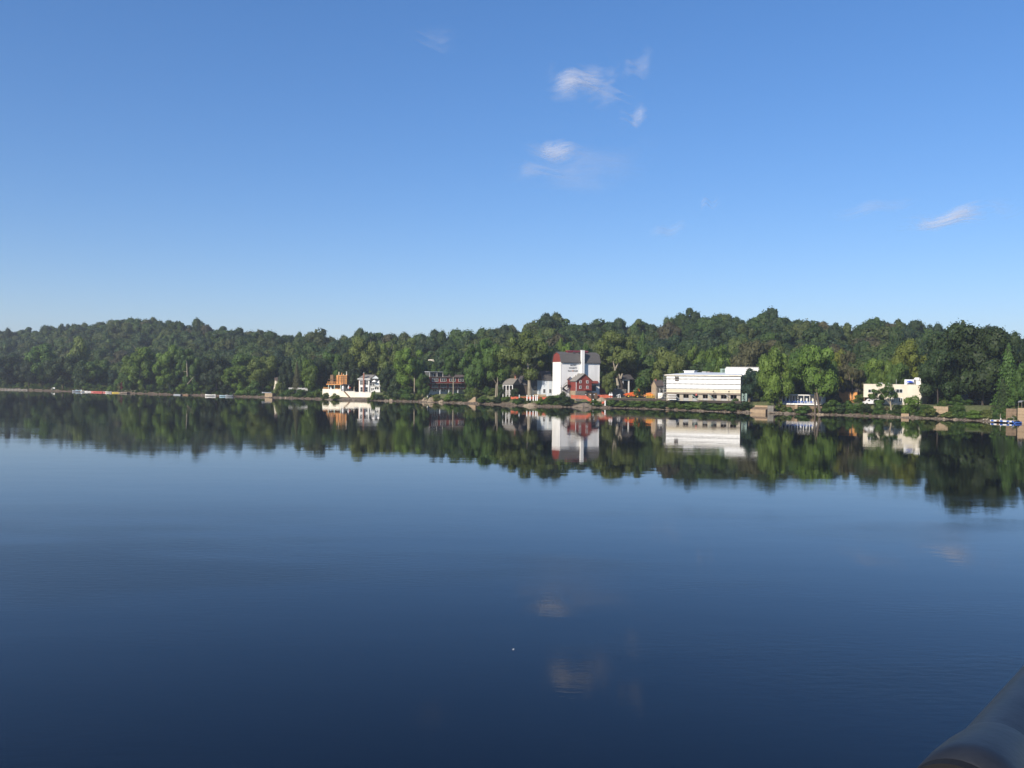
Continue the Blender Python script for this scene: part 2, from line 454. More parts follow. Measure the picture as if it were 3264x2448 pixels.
# ------------------------------------------------------------------ bridge rail the photographer leans over
def build_rail():
    d = Vector((.656, .755, 0)); nrm = Vector((.755, -.656, 0))
    p0 = P(3064, 2594, .93)
    t = thing('bridge_handrail', 'dark painted steel handrail tube of the bridge, close by in the corner', 'handrail', p0, math.atan2(d.y, d.x))
    # local x runs along the tube away from the photographer
    def ring(prof, n=40):
        b = MB(); vs, fs = [], []
        for x, r in prof:
            for i in range(n):
                a = 2 * math.pi * i / n; vs.append((x, r * math.cos(a), r * math.sin(a)))
        for k in range(len(prof) - 1):
            for i in range(n):
                j = (i + 1) % n; fs.append((k * n + i, (k + 1) * n + i, (k + 1) * n + j, k * n + j))
        return b.add(vs, fs)
    ring([(.16, .0485), (6, .0485)]).build('tube', 'rail_paint', t, True)
    ring([(0, .0500), (0, .0570), (.06, .0570), (.10, .0550), (.165, .0485)]).build('sleeve', 'rail_paint', t, True)
    ring([(-.001, .0566), (-.016, .0560), (-.016, .042)]).build('gap_shadow_ring', 'rubber', t)  # black ring painting the shadow in the gap between the two tubes
    ring([(.002, .043), (-2.5, .043)]).build('tube', 'rail_paint', t, True)
    for x in (1.3, 3.3, 5.3, -1.2):
        MB().tube((x, 0, -1.1), (x, 0, -.05), .03, n=12).build('post', 'rail_paint', t, True)
    for z in (-.95, -.7, -.45, -.25): ring([(-2.5, .015), (6, .015)], 12).build('rail_bar', 'rail_paint', t, True).location = (0, 0, z)
    w = thing('bridge_walkway', 'concrete walkway of the bridge behind its handrail', 'walkway', (p0.x, p0.y, p0.z - 1.1), math.atan2(d.y, d.x))
    w['kind'] = 'structure'; del w['category']
    MB().box(-8, 6.2, -2.2, .08, -.35, 0).build('slab', 'bridge_deck', w)
build_rail()

# ------------------------------------------------------------------ trees: shared crown and trunk meshes of unit width and height
def leaves(name, pos, nrm, size, tone, m):
    n = len(pos); rng = np.random.default_rng(n)
    nrm = nrm / np.linalg.norm(nrm, axis=1)[:, None]
    rv = rng.normal(size=(n, 3)); u = np.cross(nrm, rv); u /= np.linalg.norm(u, axis=1)[:, None]; w = np.cross(nrm, u)
    su = (size * rng.uniform(.55, 1.25, n))[:, None] * u; sw = (size * rng.uniform(.4, .9, n))[:, None] * w
    v = np.stack([pos - su, pos - sw * .9, pos + su, pos + sw * .9], 1).reshape(-1, 3)
    me = bpy.data.meshes.new(name)
    me.vertices.add(4 * n); me.vertices.foreach_set('co', v.ravel())
    me.loops.add(4 * n); me.loops.foreach_set('vertex_index', np.arange(4 * n, dtype=np.int32))
    me.polygons.add(n); me.polygons.foreach_set('loop_start', np.arange(0, 4 * n, 4, dtype=np.int32)); me.polygons.foreach_set('loop_total', np.full(n, 4, dtype=np.int32))
    a = me.attributes.new('tone', 'FLOAT', 'FACE'); a.data.foreach_set('value', tone.astype(np.float32))
    me.materials.append(m); me.update(calc_edges=True)
    return me

def crown_mesh(name, seed, kind, n, size, m):
    rng = np.random.default_rng(seed)
    if kind == 'conifer':
        z = .06 + .94 * rng.random(n) ** 1.35
        tier = np.floor(z * 17) / 17; frac = z * 17 - np.floor(z * 17)
        ang = rng.random(n) * 2 * np.pi
        k = np.floor(ang / (2 * np.pi) * 9 + tier * 31)
        rad = .5 * (1.02 - z) ** .75 * (1 - .35 * frac) * (.70 + .30 * np.sin(k * 12.9898) ** 2) * rng.uniform(.45, 1.0, n)
        pos = np.stack([rad * np.cos(ang), rad * np.sin(ang), z - .05 * rad], 1)
        nrm = np.stack([np.cos(ang), np.sin(ang), np.full(n, .7)], 1) + rng.normal(size=(n, 3)) * .55
        tone = (.8 + .4 * np.abs(np.sin(k * 78.233))) * rng.uniform(.8, 1.2, n)
        return leaves(name, pos, nrm, size, tone, m)
    hill = kind == 'hill'
    if hill: K, kind, big = int(rng.integers(9, 15)), 'round', 1.6
    else: big = 1.0
    K = K if big > 1 else {'round': 30, 'syc': 40, 'col': 22, 'bush': 16, 'sparse': 26, 'low': 14, 'high': 34}[kind]
    cs, rs = [], []
    while len(cs) < K:
        d = rng.normal(size=3); d /= np.linalg.norm(d)
        q = rng.random() ** .45
        if kind in ('round', 'high'): c = d * q * np.array([.37, .37, .31]) + [0, 0, .60]; r = rng.uniform(.09, .17)
        elif kind == 'syc': c = d * q * np.array([.38, .38, .37]) + [0, 0, .60]; r = rng.uniform(.06, .14)
        elif kind == 'sparse': c = d * q * np.array([.38, .38, .33]) + [0, 0, .62]; r = rng.uniform(.05, .11)
        elif kind == 'col': c = d * q * np.array([.26, .26, .42]) + [0, 0, .53]; r = rng.uniform(.12, .2)
        elif kind == 'low': c = np.array([d[0] * q * .4, d[1] * q * .4, abs(d[2]) * q * .55 + .1]); r = rng.uniform(.12, .2)
        else:
            c = np.array([d[0] * q * .34, d[1] * q * .34, abs(d[2]) * q * .62 + .12]); r = rng.uniform(.13, .2)
        cs.append(c); rs.append(r * big)
    cs, rs = np.array(cs), np.array(rs)
    lt = rng.uniform(.80, 1.2, K)
    wgt = rs ** 2; idx = rng.choice(K, n, p=wgt / wgt.sum())
    d = rng.normal(size=(n, 3)); d[:, 2] += .22; d /= np.linalg.norm(d, axis=1)[:, None]
    body = rng.random(n) < (.6 if hill else .42)                       # broad inner sprays that close the clump; the rest are loose leaves round it
    rho = rs[idx] * np.where(body, rng.uniform(.72, .9, n), rng.uniform(.85, 1.12, n))
    size = size * np.where(body, 2.1, 1.0)
    flat = np.array([1, 1, .78]) if kind not in ('bush', 'low') else np.array([1, 1, .9])
    pos = cs[idx] + d * rho[:, None] * flat
    # ragged outer sprigs
    ex = (rng.random(n) < .10) & ~body; pos[ex] += d[ex] * (rs[idx][ex] * rng.uniform(.03, .2, ex.sum()))[:, None]
    if kind in ('bush', 'low'): pos[:, 2] = np.abs(pos[:, 2])
    hx = np.percentile(np.hypot(pos[:, 0], pos[:, 1]), 98.5); pos[:, :2] *= .5 / hx
    zt = np.percentile(pos[:, 2], 99.7); zb = 0 if kind in ('bush', 'low') else np.percentile(pos[:, 2], .3)
    lo = {'round': .17, 'syc': .17, 'col': .08, 'bush': 0, 'sparse': .22, 'low': 0, 'high': .28}[kind]
    pos[:, 2] = lo + (pos[:, 2] - zb) / (zt - zb) * (1 - lo)
    nrm = d + rng.normal(size=(n, 3)) * np.where(body, .22, .42)[:, None]
    return leaves(name, pos, nrm, size, lt[idx] * rng.uniform(.9, 1.1, n), m)

def trunk_mesh(name, seed, m, r=.022, fork=False, bare=.18):
    rng = random.Random(seed); b = MB()
    lean = (rng.uniform(-.03, .03), rng.uniform(-.03, .03))
    pts = [Vector((0, 0, -.03)), Vector((lean[0] * .3, lean[1] * .3, .16)), Vector((lean[0] * .8, lean[1] * .8, .38)), Vector((lean[0] * 1.4, lean[1] * 1.2, .62)), Vector((lean[0] * 2, lean[1] * 1.4, .9))]
    rr = [r * 1.25, r, r * .75, r * .45, r * .12]
    for i in range(4): b.tube(pts[i], pts[i + 1], rr[i], rr[i + 1], 7, False)
    for k in range(9 if fork else 7):
        i = rng.choice([1, 2, 2, 3]); q = pts[i].lerp(pts[min(4, i + 1)], rng.random()); a = rng.random() * 6.28; rad = rng.uniform(.12, .25)
        mid = q + Vector((math.cos(a) * rad * .55, math.sin(a) * rad * .55, rng.uniform(.06, .13)))
        end = mid + Vector((math.cos(a + .4) * rad * .5, math.sin(a + .4) * rad * .5, rng.uniform(.06, .16)))
        b.tube(q, mid, r * .5, r * .3, 5, False); b.tube(mid, end, r * .3, r * .08, 5, False)
    return b.mesh(name, m, True)

CR = {}
for k, n_var, n, size in [('round', 4, 9000, .021), ('high', 2, 9000, .021), ('syc', 4, 8500, .019), ('col', 2, 5000, .026), ('conifer', 3, 6500, .020), ('bush', 5, 2600, .034), ('sparse', 2, 3600, .019), ('low', 3, 2200, .03)]:
    CR[k] = [crown_mesh(k + '_crown', 100 + 7 * i + len(k), k, n, size, M['leaf']) for i in range(n_var)]
CR['hill'] = [crown_mesh('hill_crown', 300 + i, 'hill', 2800, .032, M['leaf']) for i in range(8)]
CR['spire'] = [crown_mesh('spire_crown', 350 + i, 'conifer', 2200, .034, M['leaf']) for i in range(2)]
TR = {'pale': [trunk_mesh('pale_trunk', 10 + i, 'bark_pale', .020, True) for i in range(3)],
      'grey': [trunk_mesh('grey_trunk', 20 + i, 'bark_grey', .018) for i in range(3)],
      'dark': [trunk_mesh('dark_trunk', 30 + i, 'bark_dark', .018) for i in range(2)]}

TINT = {'dark': (.036, .062, .018), 'deep': (.028, .048, .018), 'mid': (.068, .122, .024), 'bright': (.108, .175, .028), 'olive': (.112, .146, .034), 'yellow': (.125, .145, .022), 'brown': (.088, .088, .038), 'lime': (.095, .150, .022), 'maroon': (.090, .010, .018), 'blue': (.026, .056, .030)}
TREES = []                                             # (column, distance, top row, width) of everything that hides the wood behind
def tint(o, t, rng):
    c = TINT[t]; k = rng.uniform(.9, 1.12)
    o.color = (c[0] * k * rng.uniform(.95, 1.06), c[1] * k, c[2] * k * rng.uniform(.95, 1.05), 1)
def tree(name, label, px, top, wpx, D, kind, tn, bark='grey', group=None, cat='tree', z=None, lean=0.0, lift=0.0):
    rng = random.Random(int(px * 7 + top * 3))
    X = at(px, D, 5).x
    zb = ground(X, D) if z is None else z
    h = zat(px, top, D) - zb + .2; w = wpx / FPX * D
    t = thing(name, label, cat, (X, D, zb - .15), rng.random() * 6.28, group)
    t.scale = (w, w, h)
    if lean: t.rotation_euler = (0, lean, 0)
    me = rng.choice(CR[kind]); c = part('crown', me, t); tint(c, tn, rng)
    if lift: c.location.z = lift; c.scale.z = 1 - lift
    if bark: part('trunk', rng.choice(TR[bark]), t)
    TREES.append((px, D, top, wpx))
    return t

# ------------------------------------------------------------------ the white playhouse and its red annexe
def playhouse():
    F = Fac(1787, 384, 1910, 391, 3.6)
    t = thing('playhouse', 'tall white playhouse with grey gambrel roof and white chimney', 'theatre', F.loc, F.yaw)
    L, W = F.L, 8.6
    ze = F.uz(1848, 1154.5)[1]; zb = F.uz(1848, 1131, 1.2)[1] ; zr = F.uz(1840, 1123.5, W / 2)[1]
    # walls: four real slabs
    MB().box(0, L, 0, .3, -1.5, ze).build('front_wall', 'white_paint', t)
    MB().box(0, .3, .3, W, -1.5, ze).build('side_wall', 'white_paint', t)
    MB().box(L - .3, L, .3, W, -1.5, ze).build('side_wall', 'white_paint', t)
    MB().box(.3, L - .3, W - .3, W, -1.5, ze).build('rear_wall', 'white_paint', t)
    # red gambrel gable ends under the roof
    gp = [(0.02, ze), (W - .02, ze), (W - 1.1, zb - .1), (W / 2, zr - .12), (1.1, zb - .1)]
    MB().prism(gp, -.05, .25, 'x').build('gable', 'barn_red', t)
    MB().prism(gp, L - .25, L + .05, 'x').build('gable', 'barn_red', t)
    # roof: four slopes with thickness
    pr = [(-.55, ze - .25), (1.0, zb), (W / 2, zr), (W - 1.0, zb), (W + .55, ze - .25)]
    rf = None
    for (a, b) in zip(pr, pr[1:]):
        s = MB().prism([a, b, (b[0], b[1] + .18), (a[0], a[1] + .18)], -.35, L + .35, 'x').build('roof_slope', 'grey_shingle', t)
    MB().box(-.30, L + .30, -.62, -.5, ze - .38, ze - .06).build('eave_board', 'grey_shingle', t)
    # red ridge monitor with its own little roof
    u0 = F.uz(1806, 1124, W / 2)[0]; u1 = F.uz(1871, 1125, W / 2)[0]
    MB().box(u0, u1, W / 2 - 1.0, W / 2 + 1.0, zr - .6, zr + .45).build('ridge_monitor', 'metal_red', t)
    MB().prism([(W / 2 - 1.35, zr + .35), (W / 2, zr + .8), (W / 2 + 1.35, zr + .35), (W / 2, zr + .55)], u0 - .25, u1 + .25, 'x').build('monitor_roof', 'metal_red', t)
    for u in (u0 + 2, u0 + 4.6, u0 + 7.2): MB().box(u, u + .5, 1.6, 2.0, zb + .5, zb + 1.2).build('roof_vent', 'dark_shingle', t)
    # chimney against the front wall
    c0, c1 = F.uz(1854.5, 1160, -1.3)[0], F.uz(1863.2, 1160, -1.3)[0]; zc = F.uz(1858, 1117.5, -1.2)[1]
    MB().box(c0, c1, -1.35, -.02, -1, zc).build('chimney', 'white_paint', t)
    MB().box(c0 - .08, c1 + .08, -1.43, .06, zc, zc + .22).build('chimney_cap', 'white_trim', t)
    # sign rail under the eave and the three lines of lettering
    r0, r1, rz0, rz1 = F.rect(1798, 1156.2, 1847, 1158.2)
    for i in range(12):
        a = r0 + (r1 - r0) * i / 12; MB().box(a + .05, a + (r1 - r0) / 12 - .06, -.07, -.005, rz0 + (i % 3) * .06, rz1 - (i % 2) * .08).build('sign_rail', 'grey_sheathing', t)
    def text(s, px, py, hpx, m, wpx):
        cu = bpy.data.curves.new('lettering', 'FONT'); cu.body = s; cu.align_x = 'CENTER'; cu.align_y = 'CENTER'; cu.extrude = .03; cu.offset = .012
        cu.size = hpx / FPX * 386 / .70; cu.materials.append(M[m]); cu.space_character = 1.12
        tmp = bpy.data.objects.new('lettering', cu); C.objects.link(tmp); bpy.context.view_layer.update()
        me = bpy.data.meshes.new_from_object(tmp); bpy.data.objects.remove(tmp)
        o = bpy.data.objects.new('lettering', me); C.objects.link(o); o.parent = t
        u, z = F.uz(px, py); o.location = (u, -.05, z); o.rotation_euler = (R(90), 0, 0)
        return o
    text('BUCKS', 1827.5, 1164.6, 4.4, 'lettering_dark', 16)
    text('COUNTY', 1826.5, 1173.4, 4.4, 'lettering_dark', 21)
    a = text('PLAY', 1817.3, 1182.6, 4.2, 'lettering_dark', 14)
    text('H', 1825.6, 1182.6, 4.2, 'lettering_orange', 4)
    text('OUSE', 1834.2, 1182.6, 4.2, 'lettering_dark', 14)
    # low right end: red awning, big dark door
    a0, a1, z0, z1 = F.rect(1884.5, 1214, 1908, 1222.5, -1.0)
    MB().prism([(-.02, z1), (-1.1, z0 + .25), (-1.1, z0), (-.02, z0)], a0, a1, 'x').build('awning', 'barn_red', t)
    d0, d1, dz0, dz1 = F.rect(1886, 1228, 1899, 1246.5)
    dr = MB().box(d0, d1, -.10, -.005, dz0, dz1).build('door', 'dark_grey_siding', t)
    for i in range(1, 4): MB().box(d0 + .1, d1 - .1, -.14, -.10, dz0 + (dz1 - dz0) * i / 4 - .05, dz0 + (dz1 - dz0) * i / 4 + .05).build('door_rail', 'black_metal', dr)
    l0, l1, lz0, lz1 = F.rect(1904, 1225, 1906, 1228); MB().lathe([(.02, .4), (.35, .15), (.38, 0)], 10, ((l0 + l1) / 2, -.5, lz0)).build('lamp', 'black_metal', t)
    # corner boards
    MB().box(-.06, .16, -.06, .16, -1, ze - .1).build('corner_board', 'white_trim', t)
    MB().box(L - .16, L + .06, -.06, .16, -1, ze - .1).build('corner_board', 'white_trim', t)
    # -------- red annexe in front
    A = Fac(1836, 379.8, 1886, 382.6, 3.9)
    a = thing('red_annexe', 'red clapboard annexe with grey gable roof on a stone base before the playhouse', 'annexe', A.loc, A.yaw)
    LA, DA = A.L, 7.4
    zt = A.uz(1850, 1213.5)[1]; zs = A.uz(1850, 1246)[1]; zp = A.uz(1862.5, 1191.5)[1]; up = A.uz(1862.5, 1200)[0]
    MB().prism([(0, zs), (LA, zs), (LA, zt), (up, zp - .12), (0, zt)], 0, .25).build('front_wall', 'barn_red', a)
    MB().box(0, .25, .25, DA, zs, zt).build('side_wall', 'barn_red', a)
    MB().box(LA - .25, LA, .25, DA - .3, zs, zt).build('side_wall', 'barn_red', a)
    sl = (zp - zt) / up
    MB().prism([(-.45, zt - .45 * sl), (up, zp), (up, zp + .2), (-.45, zt - .45 * sl + .2)], -.55, DA - .02).build('roof_slope', 'light_shingle', a)
    sl2 = (zp - zt) / (LA - up)
    MB().prism([(LA + .45, zt - .45 * sl2), (up, zp), (up, zp + .2), (LA + .45, zt - .45 * sl2 + .2)], -.55, DA - .02).build('roof_slope', 'light_shingle', a)
    MB().box(-.05, .14, -.05, .1, zs, zt - .2).build('corner_board', 'white_trim', a)
    for (x0, y0, x1, y1) in ((1847.6, 1213, 1852, 1220), (1869.6, 1213.6, 1874, 1220.6), (1847.6, 1230.5, 1852, 1238), (1869.6, 1231, 1874, 1238.4)):
        window(a, A, x0, y0, x1, y1, 0, 1, 2, t=.16)
    # stone base under it, sunlight on the river side put into a lighter stone colour
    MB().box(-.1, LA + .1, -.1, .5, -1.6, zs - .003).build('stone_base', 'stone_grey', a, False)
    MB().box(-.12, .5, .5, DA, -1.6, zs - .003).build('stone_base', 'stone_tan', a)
    p0, p1, pz0, pz1 = A.rect(1863, 1240, 1881, 1243.5, -1.0)
    MB().prism([(-.02, pz1 + .2), (-1.4, pz0 + .1), (-1.4, pz0 - .1), (-.02, pz1)], p0, p1, 'x').build('porch_roof', 'barn_red', a)
    vt = 0
    for px in (1828.3, 1835.4):
        u = up * .52 + (0 if px < 1830 else .35); v = 5.6 if px < 1830 else 4.4
        b = MB().tube((u, v, zt + u * sl), (u, v, zt + u * sl + 1.1), .11, n=8); b.tube((u, v, zt + u * sl + .95), (u + .3, v, zt + u * sl + .95), .11, n=8)
        b.build('vent_pipe', 'white_trim', a)
    # little shed roof and landing on its left
    MB().prism([(-1.5, zt + .35), (-.02, zt + 1.6), (-.02, zt + 1.75), (-1.5, zt + .5)], 5.4, 7.3).build('lean_to_roof', 'brown_shingle', a)
    MB().box(-1.3, -.02, 5.6, 5.7, zs + 1.2, zt + .35).build('lean_to_wall', 'barn_red', a)
    # -------- outside stairs
    s = thing('outside_stairs', 'black steel outside stairs with two flights beside the red annexe', 'stairs', F.loc, F.yaw)
    sx0, _ = F.uz(1789, 1235, -1.2); sx1, _ = F.uz(1812, 1235, -1.2)
    zl = F.uz(1812, 1226, -1.2)[1]; zm = F.uz(1789, 1235.5, -1.2)[1]; zg = F.uz(1806, 1246, -1.2)[1]
    xm = sx0 + .9; x2 = sx1 - .9
    box_part('landing', 'black_metal', s, x2, sx1 + .6, -1.9, -.4, zl - .12, zl)
    box_part('landing', 'black_metal', s, sx0 - .2, xm, -1.9, -.4, zm - .12, zm)
    for y in (-1.9, -1.15):
        MB().beam((xm, y, zm - .1), (x2, y, zl - .1), .08, .3).build('stringer', 'black_metal', s)
        MB().beam((xm, y, zm + 1.0), (x2, y, zl + 1.0), .06).build('handrail', 'black_metal', s)
    for y in (-1.05, -.4): MB().beam((xm, y, zm - .1), (x2 + .4, y, zg - .1), .08, .3).build('stringer', 'black_metal', s)
    for i in range(9):
        f = (i + .5) / 9; box_part('tread', 'black_metal', s, xm + (x2 - xm) * f - .14, xm + (x2 - xm) * f + .14, -1.85, -1.2, zm + (zl - zm) * f - .03, zm + (zl - zm) * f)
    for i in range(9):
        f = (i + .5) / 9; box_part('tread', 'black_metal', s, xm + (x2 - xm) * f - .14, xm + (x2 - xm) * f + .14, -1.0, -.45, zm + (zg - zm) * f - .03, zm + (zg - zm) * f)
    for x, z in ((sx0 - .15, zm), (xm, zm), (x2, zl), (sx1 + .5, zl)): MB().beam((x, -1.85, -1), (x, -1.85, z + 1.05), .09).build('post', 'black_metal', s)
    MB().beam((x2, -1.85, zl + 1), (sx1 + .5, -1.85, zl + 1), .06).build('handrail', 'black_metal', s)
    # -------- hoarding with notices
    H_ = Fac(1865, 376.5, 1904, 378.5, 3.9)
    h = thing('site_hoarding', 'dark brown hoarding of panels with white notices below the red annexe', 'hoarding', H_.loc, H_.yaw)
    z1 = H_.uz(1880, 1251.5)[1]
    for i in range(4):
        a0, a1 = H_.L * i / 4 + .03, H_.L * (i + 1) / 4 - .03; box_part('panel', 'brown_wood' if i % 2 else 'dark_wood', h, a0, a1, 0, .06, -.4, z1 - (i % 2) * .1)
    for px, w in ((1867, 2.6), (1881.5, 4.4), (1894, 3)):
        u0, u1, q0, q1 = H_.rect(px - w / 2, 1256.3, px + w / 2, 1259.3); box_part('notice', 'white_trim', h, u0, u1, -.04, -.005, q0, q1)
    # -------- dark red barn on the right side, dim white wing and grey house on the left
    B = Fac(1909.5, 400, 1933, 402, 3.8)
    b = thing('red_side_barn', 'low dark red shed with sloping roof behind the right end of the playhouse', 'shed', B.loc, B.yaw)
    z1 = B.uz(1915, 1224)[1]; z2 = B.uz(1931, 1243)[1]
    MB().prism([(0, -.5), (B.L, -.5), (B.L, z2), (0, z1)], 0, 5).build('wall', 'barn_red', b)
    MB().prism([(-.2, z1 + .22), (B.L + .3, z2 - .12), (B.L + .3, z2 + .08), (-.2, z1 + .42)], -.3, 5.3).build('roof', 'dark_shingle', b)
    G = Fac(1727, 393, 1761, 394, 3.6)
    g = thing('white_wing', 'low white wing with dark roof dappled by tree shade, left of the playhouse', 'building', G.loc, G.yaw)
    z1 = G.uz(1740, 1213)[1]; z2 = G.uz(1750, 1182)[1]
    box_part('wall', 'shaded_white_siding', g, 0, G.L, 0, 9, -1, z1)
    MB().prism([(-.3, z1), (9.3, z1), (4.5, z2)], 0, G.L, 'x').build('roof', 'dark_shingle', g)
    MB().box(G.L * .55, G.L * .62, -.05, -.005, -1, z1 - .1).build('corner_board', 'white_trim', g)
    for f in (.22, .78): window_uz(g, G.L * f - .5, G.L * f + .5, 2.0, 3.6, 0, 1, 2)
    K = Fac(1640, 408, 1728, 404, 3.7)
    k = thing('grey_hall', 'long grey hall with pale eave, coloured darker for tree shade, behind the pale sycamore', 'building', K.loc, K.yaw)
    z1 = K.uz(1712, 1190)[1]; um = K.uz(1694, 1200)[0]
    box_part('wall', 'dark_grey_siding', k, um, K.L, 0, 12, -1, z1)  # tree shadow on the hall put into the dark wall colour
    box_part('roof', 'dark_shingle', k, um - .4, K.L + .4, -.4, 12.4, z1 + .003, z1 + .25)
    box_part('eave_board', 'white_trim', k, um - .1, K.L + .2, -.55, -.41, z1 + .02, z1 + .45)
    z2 = K.uz(1660, 1228)[1]
    box_part('lower_wall', 'dark_wood', k, 0, um - .01, 1, 10, -1, z2)  # darker still: the shadowed stretch is done by colour
    MB().prism([(.5, z2), (10.5, z2), (5.5, z2 + 4.4)], 0, um - .02, 'x').build('roof', 'dark_shingle', k)
    for f in (.25, .6): window_uz(k, um + (K.L - um) * f, um + (K.L - um) * f + 1.1, 2.5, 4.4, 0, 1, 2, 'grey_sheathing')
    Q = Fac(1602, 402, 1634, 400, 3.9)
    q = thing('porch_cottage', 'small cottage with light grey roof and white arched porch under the trees', 'cottage', Q.loc, Q.yaw)
    z1 = Q.uz(1618, 1226)[1]; z2 = Q.uz(1618, 1210)[1]
    box_part('wall', 'dark_wood', q, .2, Q.L - .2, 2.0, 8, -.6, z1)  # wall coloured dark to stand for the shade under the porch
    MB().prism([(-.4, z1), (8.4, z1), (5.2, z2 + .6)], -.2, Q.L + .2, 'x').build('roof', 'light_shingle', q)
    for i in range(4): box_part('porch_post', 'white_trim', q, (Q.L - .3) * i / 3, (Q.L - .3) * i / 3 + .3, 0, .3, -.6, z1 - .4)
    box_part('porch_beam', 'white_trim', q, 0, Q.L, -.02, .32, z1 - .397, z1 - .01)
    for i in range(3):
        c = (Q.L - .3) * (i + .5) / 3 + .15; window_uz(q, c - .5, c + .5, .6, 2.4, 2.0, 1, 2)
    box_part('chimney', 'chimney_brick', q, Q.L * .75, Q.L * .75 + .7, 4.8, 5.5, z2 - .5, z2 + 3.2)
playhouse()

# ------------------------------------------------------------------ the wrapped building under construction, boardwalk
def wrapped():
    F = Fac(2124, 353, 2360, 340, 4.1)
    t = thing('wrapped_building', 'long three storey building wrapped in white sheeting above an open ground floor', 'building', F.loc, F.yaw)
    L, W = F.L, 24
    ze = F.uz(2240, 1197)[1]; z4 = F.uz(2240, 1252.5)[1]; zf = F.uz(2240, 1257)[1]
    box_part('frame_wall', 'grey_sheathing', t, 0, L, .12, .4, z4, ze)
    box_part('side_wall', 'white_tarp', t, 0, .3, .41, W, -.3, ze)
    box_part('side_wall', 'white_tarp', t, L - .3, L, .41, W, -.3, ze)
    box_part('rear_wall', 'white_tarp', t, .3, L - .3, W - .3, W, -.3, ze)
    # sheeting: three bands of lapped sheets, dark slabs on them paint the shade of two holes
    rows = [(1199.5, 1208.0), (1210.6, 1223.6), (1226.2, 1239.4)]
    n = 13; rng = random.Random(3)
    h0, h1, hz0, hz1 = F.rect(2152, 1200.5, 2164, 1206.5)
    g0, g1, gz0, gz1 = F.rect(2152, 1209.8, 2164, 1214.6)
    for ya, yb in rows:
        for i in range(n):
            u0, u1 = L * i / n + .02, L * (i + 1) / n - .02
            z1, z0 = F.uz(2240, ya)[1], F.uz(2240, yb)[1]
            b = MB(); k = 5; nz = 4; vs = []; ph = rng.random() * 6
            for jz in range(nz + 1):
                for ix in range(k + 1):
                    fu, fz = ix / k, jz / nz
                    bulge = .10 * math.sin(math.pi * fz) * (0.6 + .4 * math.sin(fu * 5 + ph)) + .03 * math.sin(fu * 9 + fz * 4 + ph)
                    sag = (.10 * math.sin(math.pi * fu)) * (1 if jz in (0,) else (-1 if jz == nz else 0))
                    vs.append((u0 + (u1 - u0) * fu, -.06 - bulge, z0 + (z1 - z0) * fz + sag))
            b.add(vs, [(j * (k + 1) + i2, j * (k + 1) + i2 + 1, (j + 1) * (k + 1) + i2 + 1, (j + 1) * (k + 1) + i2) for j in range(nz) for i2 in range(k)])
            b.build('sheet', 'white_tarp', t, True)
    for a0, a1, z0, z1 in ((h0, h1, hz0, hz1), (g0, g1, gz0, gz1)):
        w = box_part('hole_shade_slab', 'void_shade', t, a0, a1, -.30, -.25, z0, z1)  # dark slab over the sheets, painting the unlit inside of a hole
        for f in (.33, .66): box_part('lath', 'old_wood', w, a0, a1, -.36, -.31, z0 + (z1 - z0) * f - .06, z0 + (z1 - z0) * f + .06)
    # cream sheathing strip with its saw-tooth flaps
    s0, s1 = F.uz(2240, 1251.5)[1], F.uz(2240, 1242.0)[1]
    m = 7
    for i in range(m):
        st = box_part('sheathing', 'yellow_sheathing', t, L * i / m + .02, L * (i + 1) / m - .02, -.02, .11, s0, s1)
        q = MB()
        for j in range(9):
            u = L * i / m + L / m * (j + .5) / 9; zc = s0 + (s1 - s0) * .48
            q.add([(u - .17, -.04, zc + .13), (u + .17, -.04, zc + .13), (u, -.05, zc - .16), (u - .17, -.022, zc + .13), (u + .17, -.022, zc + .13), (u, -.022, zc - .16)], [(0, 1, 2), (5, 4, 3), (0, 3, 4, 1), (1, 4, 5, 2), (2, 5, 3, 0)])
        q.build('saw_tooth_edge', 'grey_sheathing', st)['kind'] = 'stuff'
    box_part('floor_slab', 'old_wood', t, -.15, L + .15, -.5, W, zf, z4 - .003)
    # open ground floor: pillars, back wall, parapet rails
    xs = [2124, 2149, 2166, 2178, 2195, 2207, 2224, 2240, 2256, 2267, 2285, 2298, 2316, 2328, 2348, 2360]
    us = [F.uz(x, 1265)[0] for x in xs]
    for i in range(0, len(us), 2):
        a, b = us[i], us[i + 1] if i + 1 < len(us) else L
        box_part('pillar', 'concrete', t, max(0, a), min(L, b), 0, .6, -.4, zf - .003)
    box_part('rear_wall', 'void_shade', t, .35, L - .35, 5, 5.2, -.4, zf - .003)  # shade of the recess put into its near-black colour
    for i in range(1, len(us) - 1, 2):
        a, b = us[i], us[i + 1]
        box_part('sill_wall', 'grey_sheathing', t, a + .003, b - .003, .15, .45, -.4, .75)
        box_part('window_post', 'old_wood', t, (a + b) / 2 - .05, (a + b) / 2 + .05, .1, .2, .753, zf - .01)
    # low sheeted roof
    zr = F.uz(2240, 1187.0, 8)[1]
    pk = [(-.5, -.5, ze), (L + .3, -.5, ze), (L + .3, W + .3, ze), (-.5, W + .3, ze), (8.2, 8, zr), (L - 2, 8, zr), (L - 2, W - 6, zr), (8.2, W - 6, zr), (-.5, -.5, ze + .3), (L + .3, -.5, ze + .3), (L + .3, W + .3, ze + .3), (-.5, W + .3, ze + .3)]
    MB().add(pk, [(0, 1, 9, 8), (1, 2, 10, 9), (2, 3, 11, 10), (3, 0, 8, 11), (8, 9, 5, 4), (9, 10, 6, 5), (10, 11, 7, 6), (11, 8, 4, 7), (4, 5, 6, 7), (3, 2, 1, 0)]).build('roof', 'grey_membrane', t)
    box_part('eave_board', 'cream_wall', t, -.7, L + .5, -.7, -.52, ze - .12, ze + .26)
    b0, b1, bz0, bz1 = F.rect(2181, 1182.2, 2212, 1187, 9)
    box_part('roof_hatch', 'white_tarp', t, b0, b1, 9, 14, zr - .3, bz1)
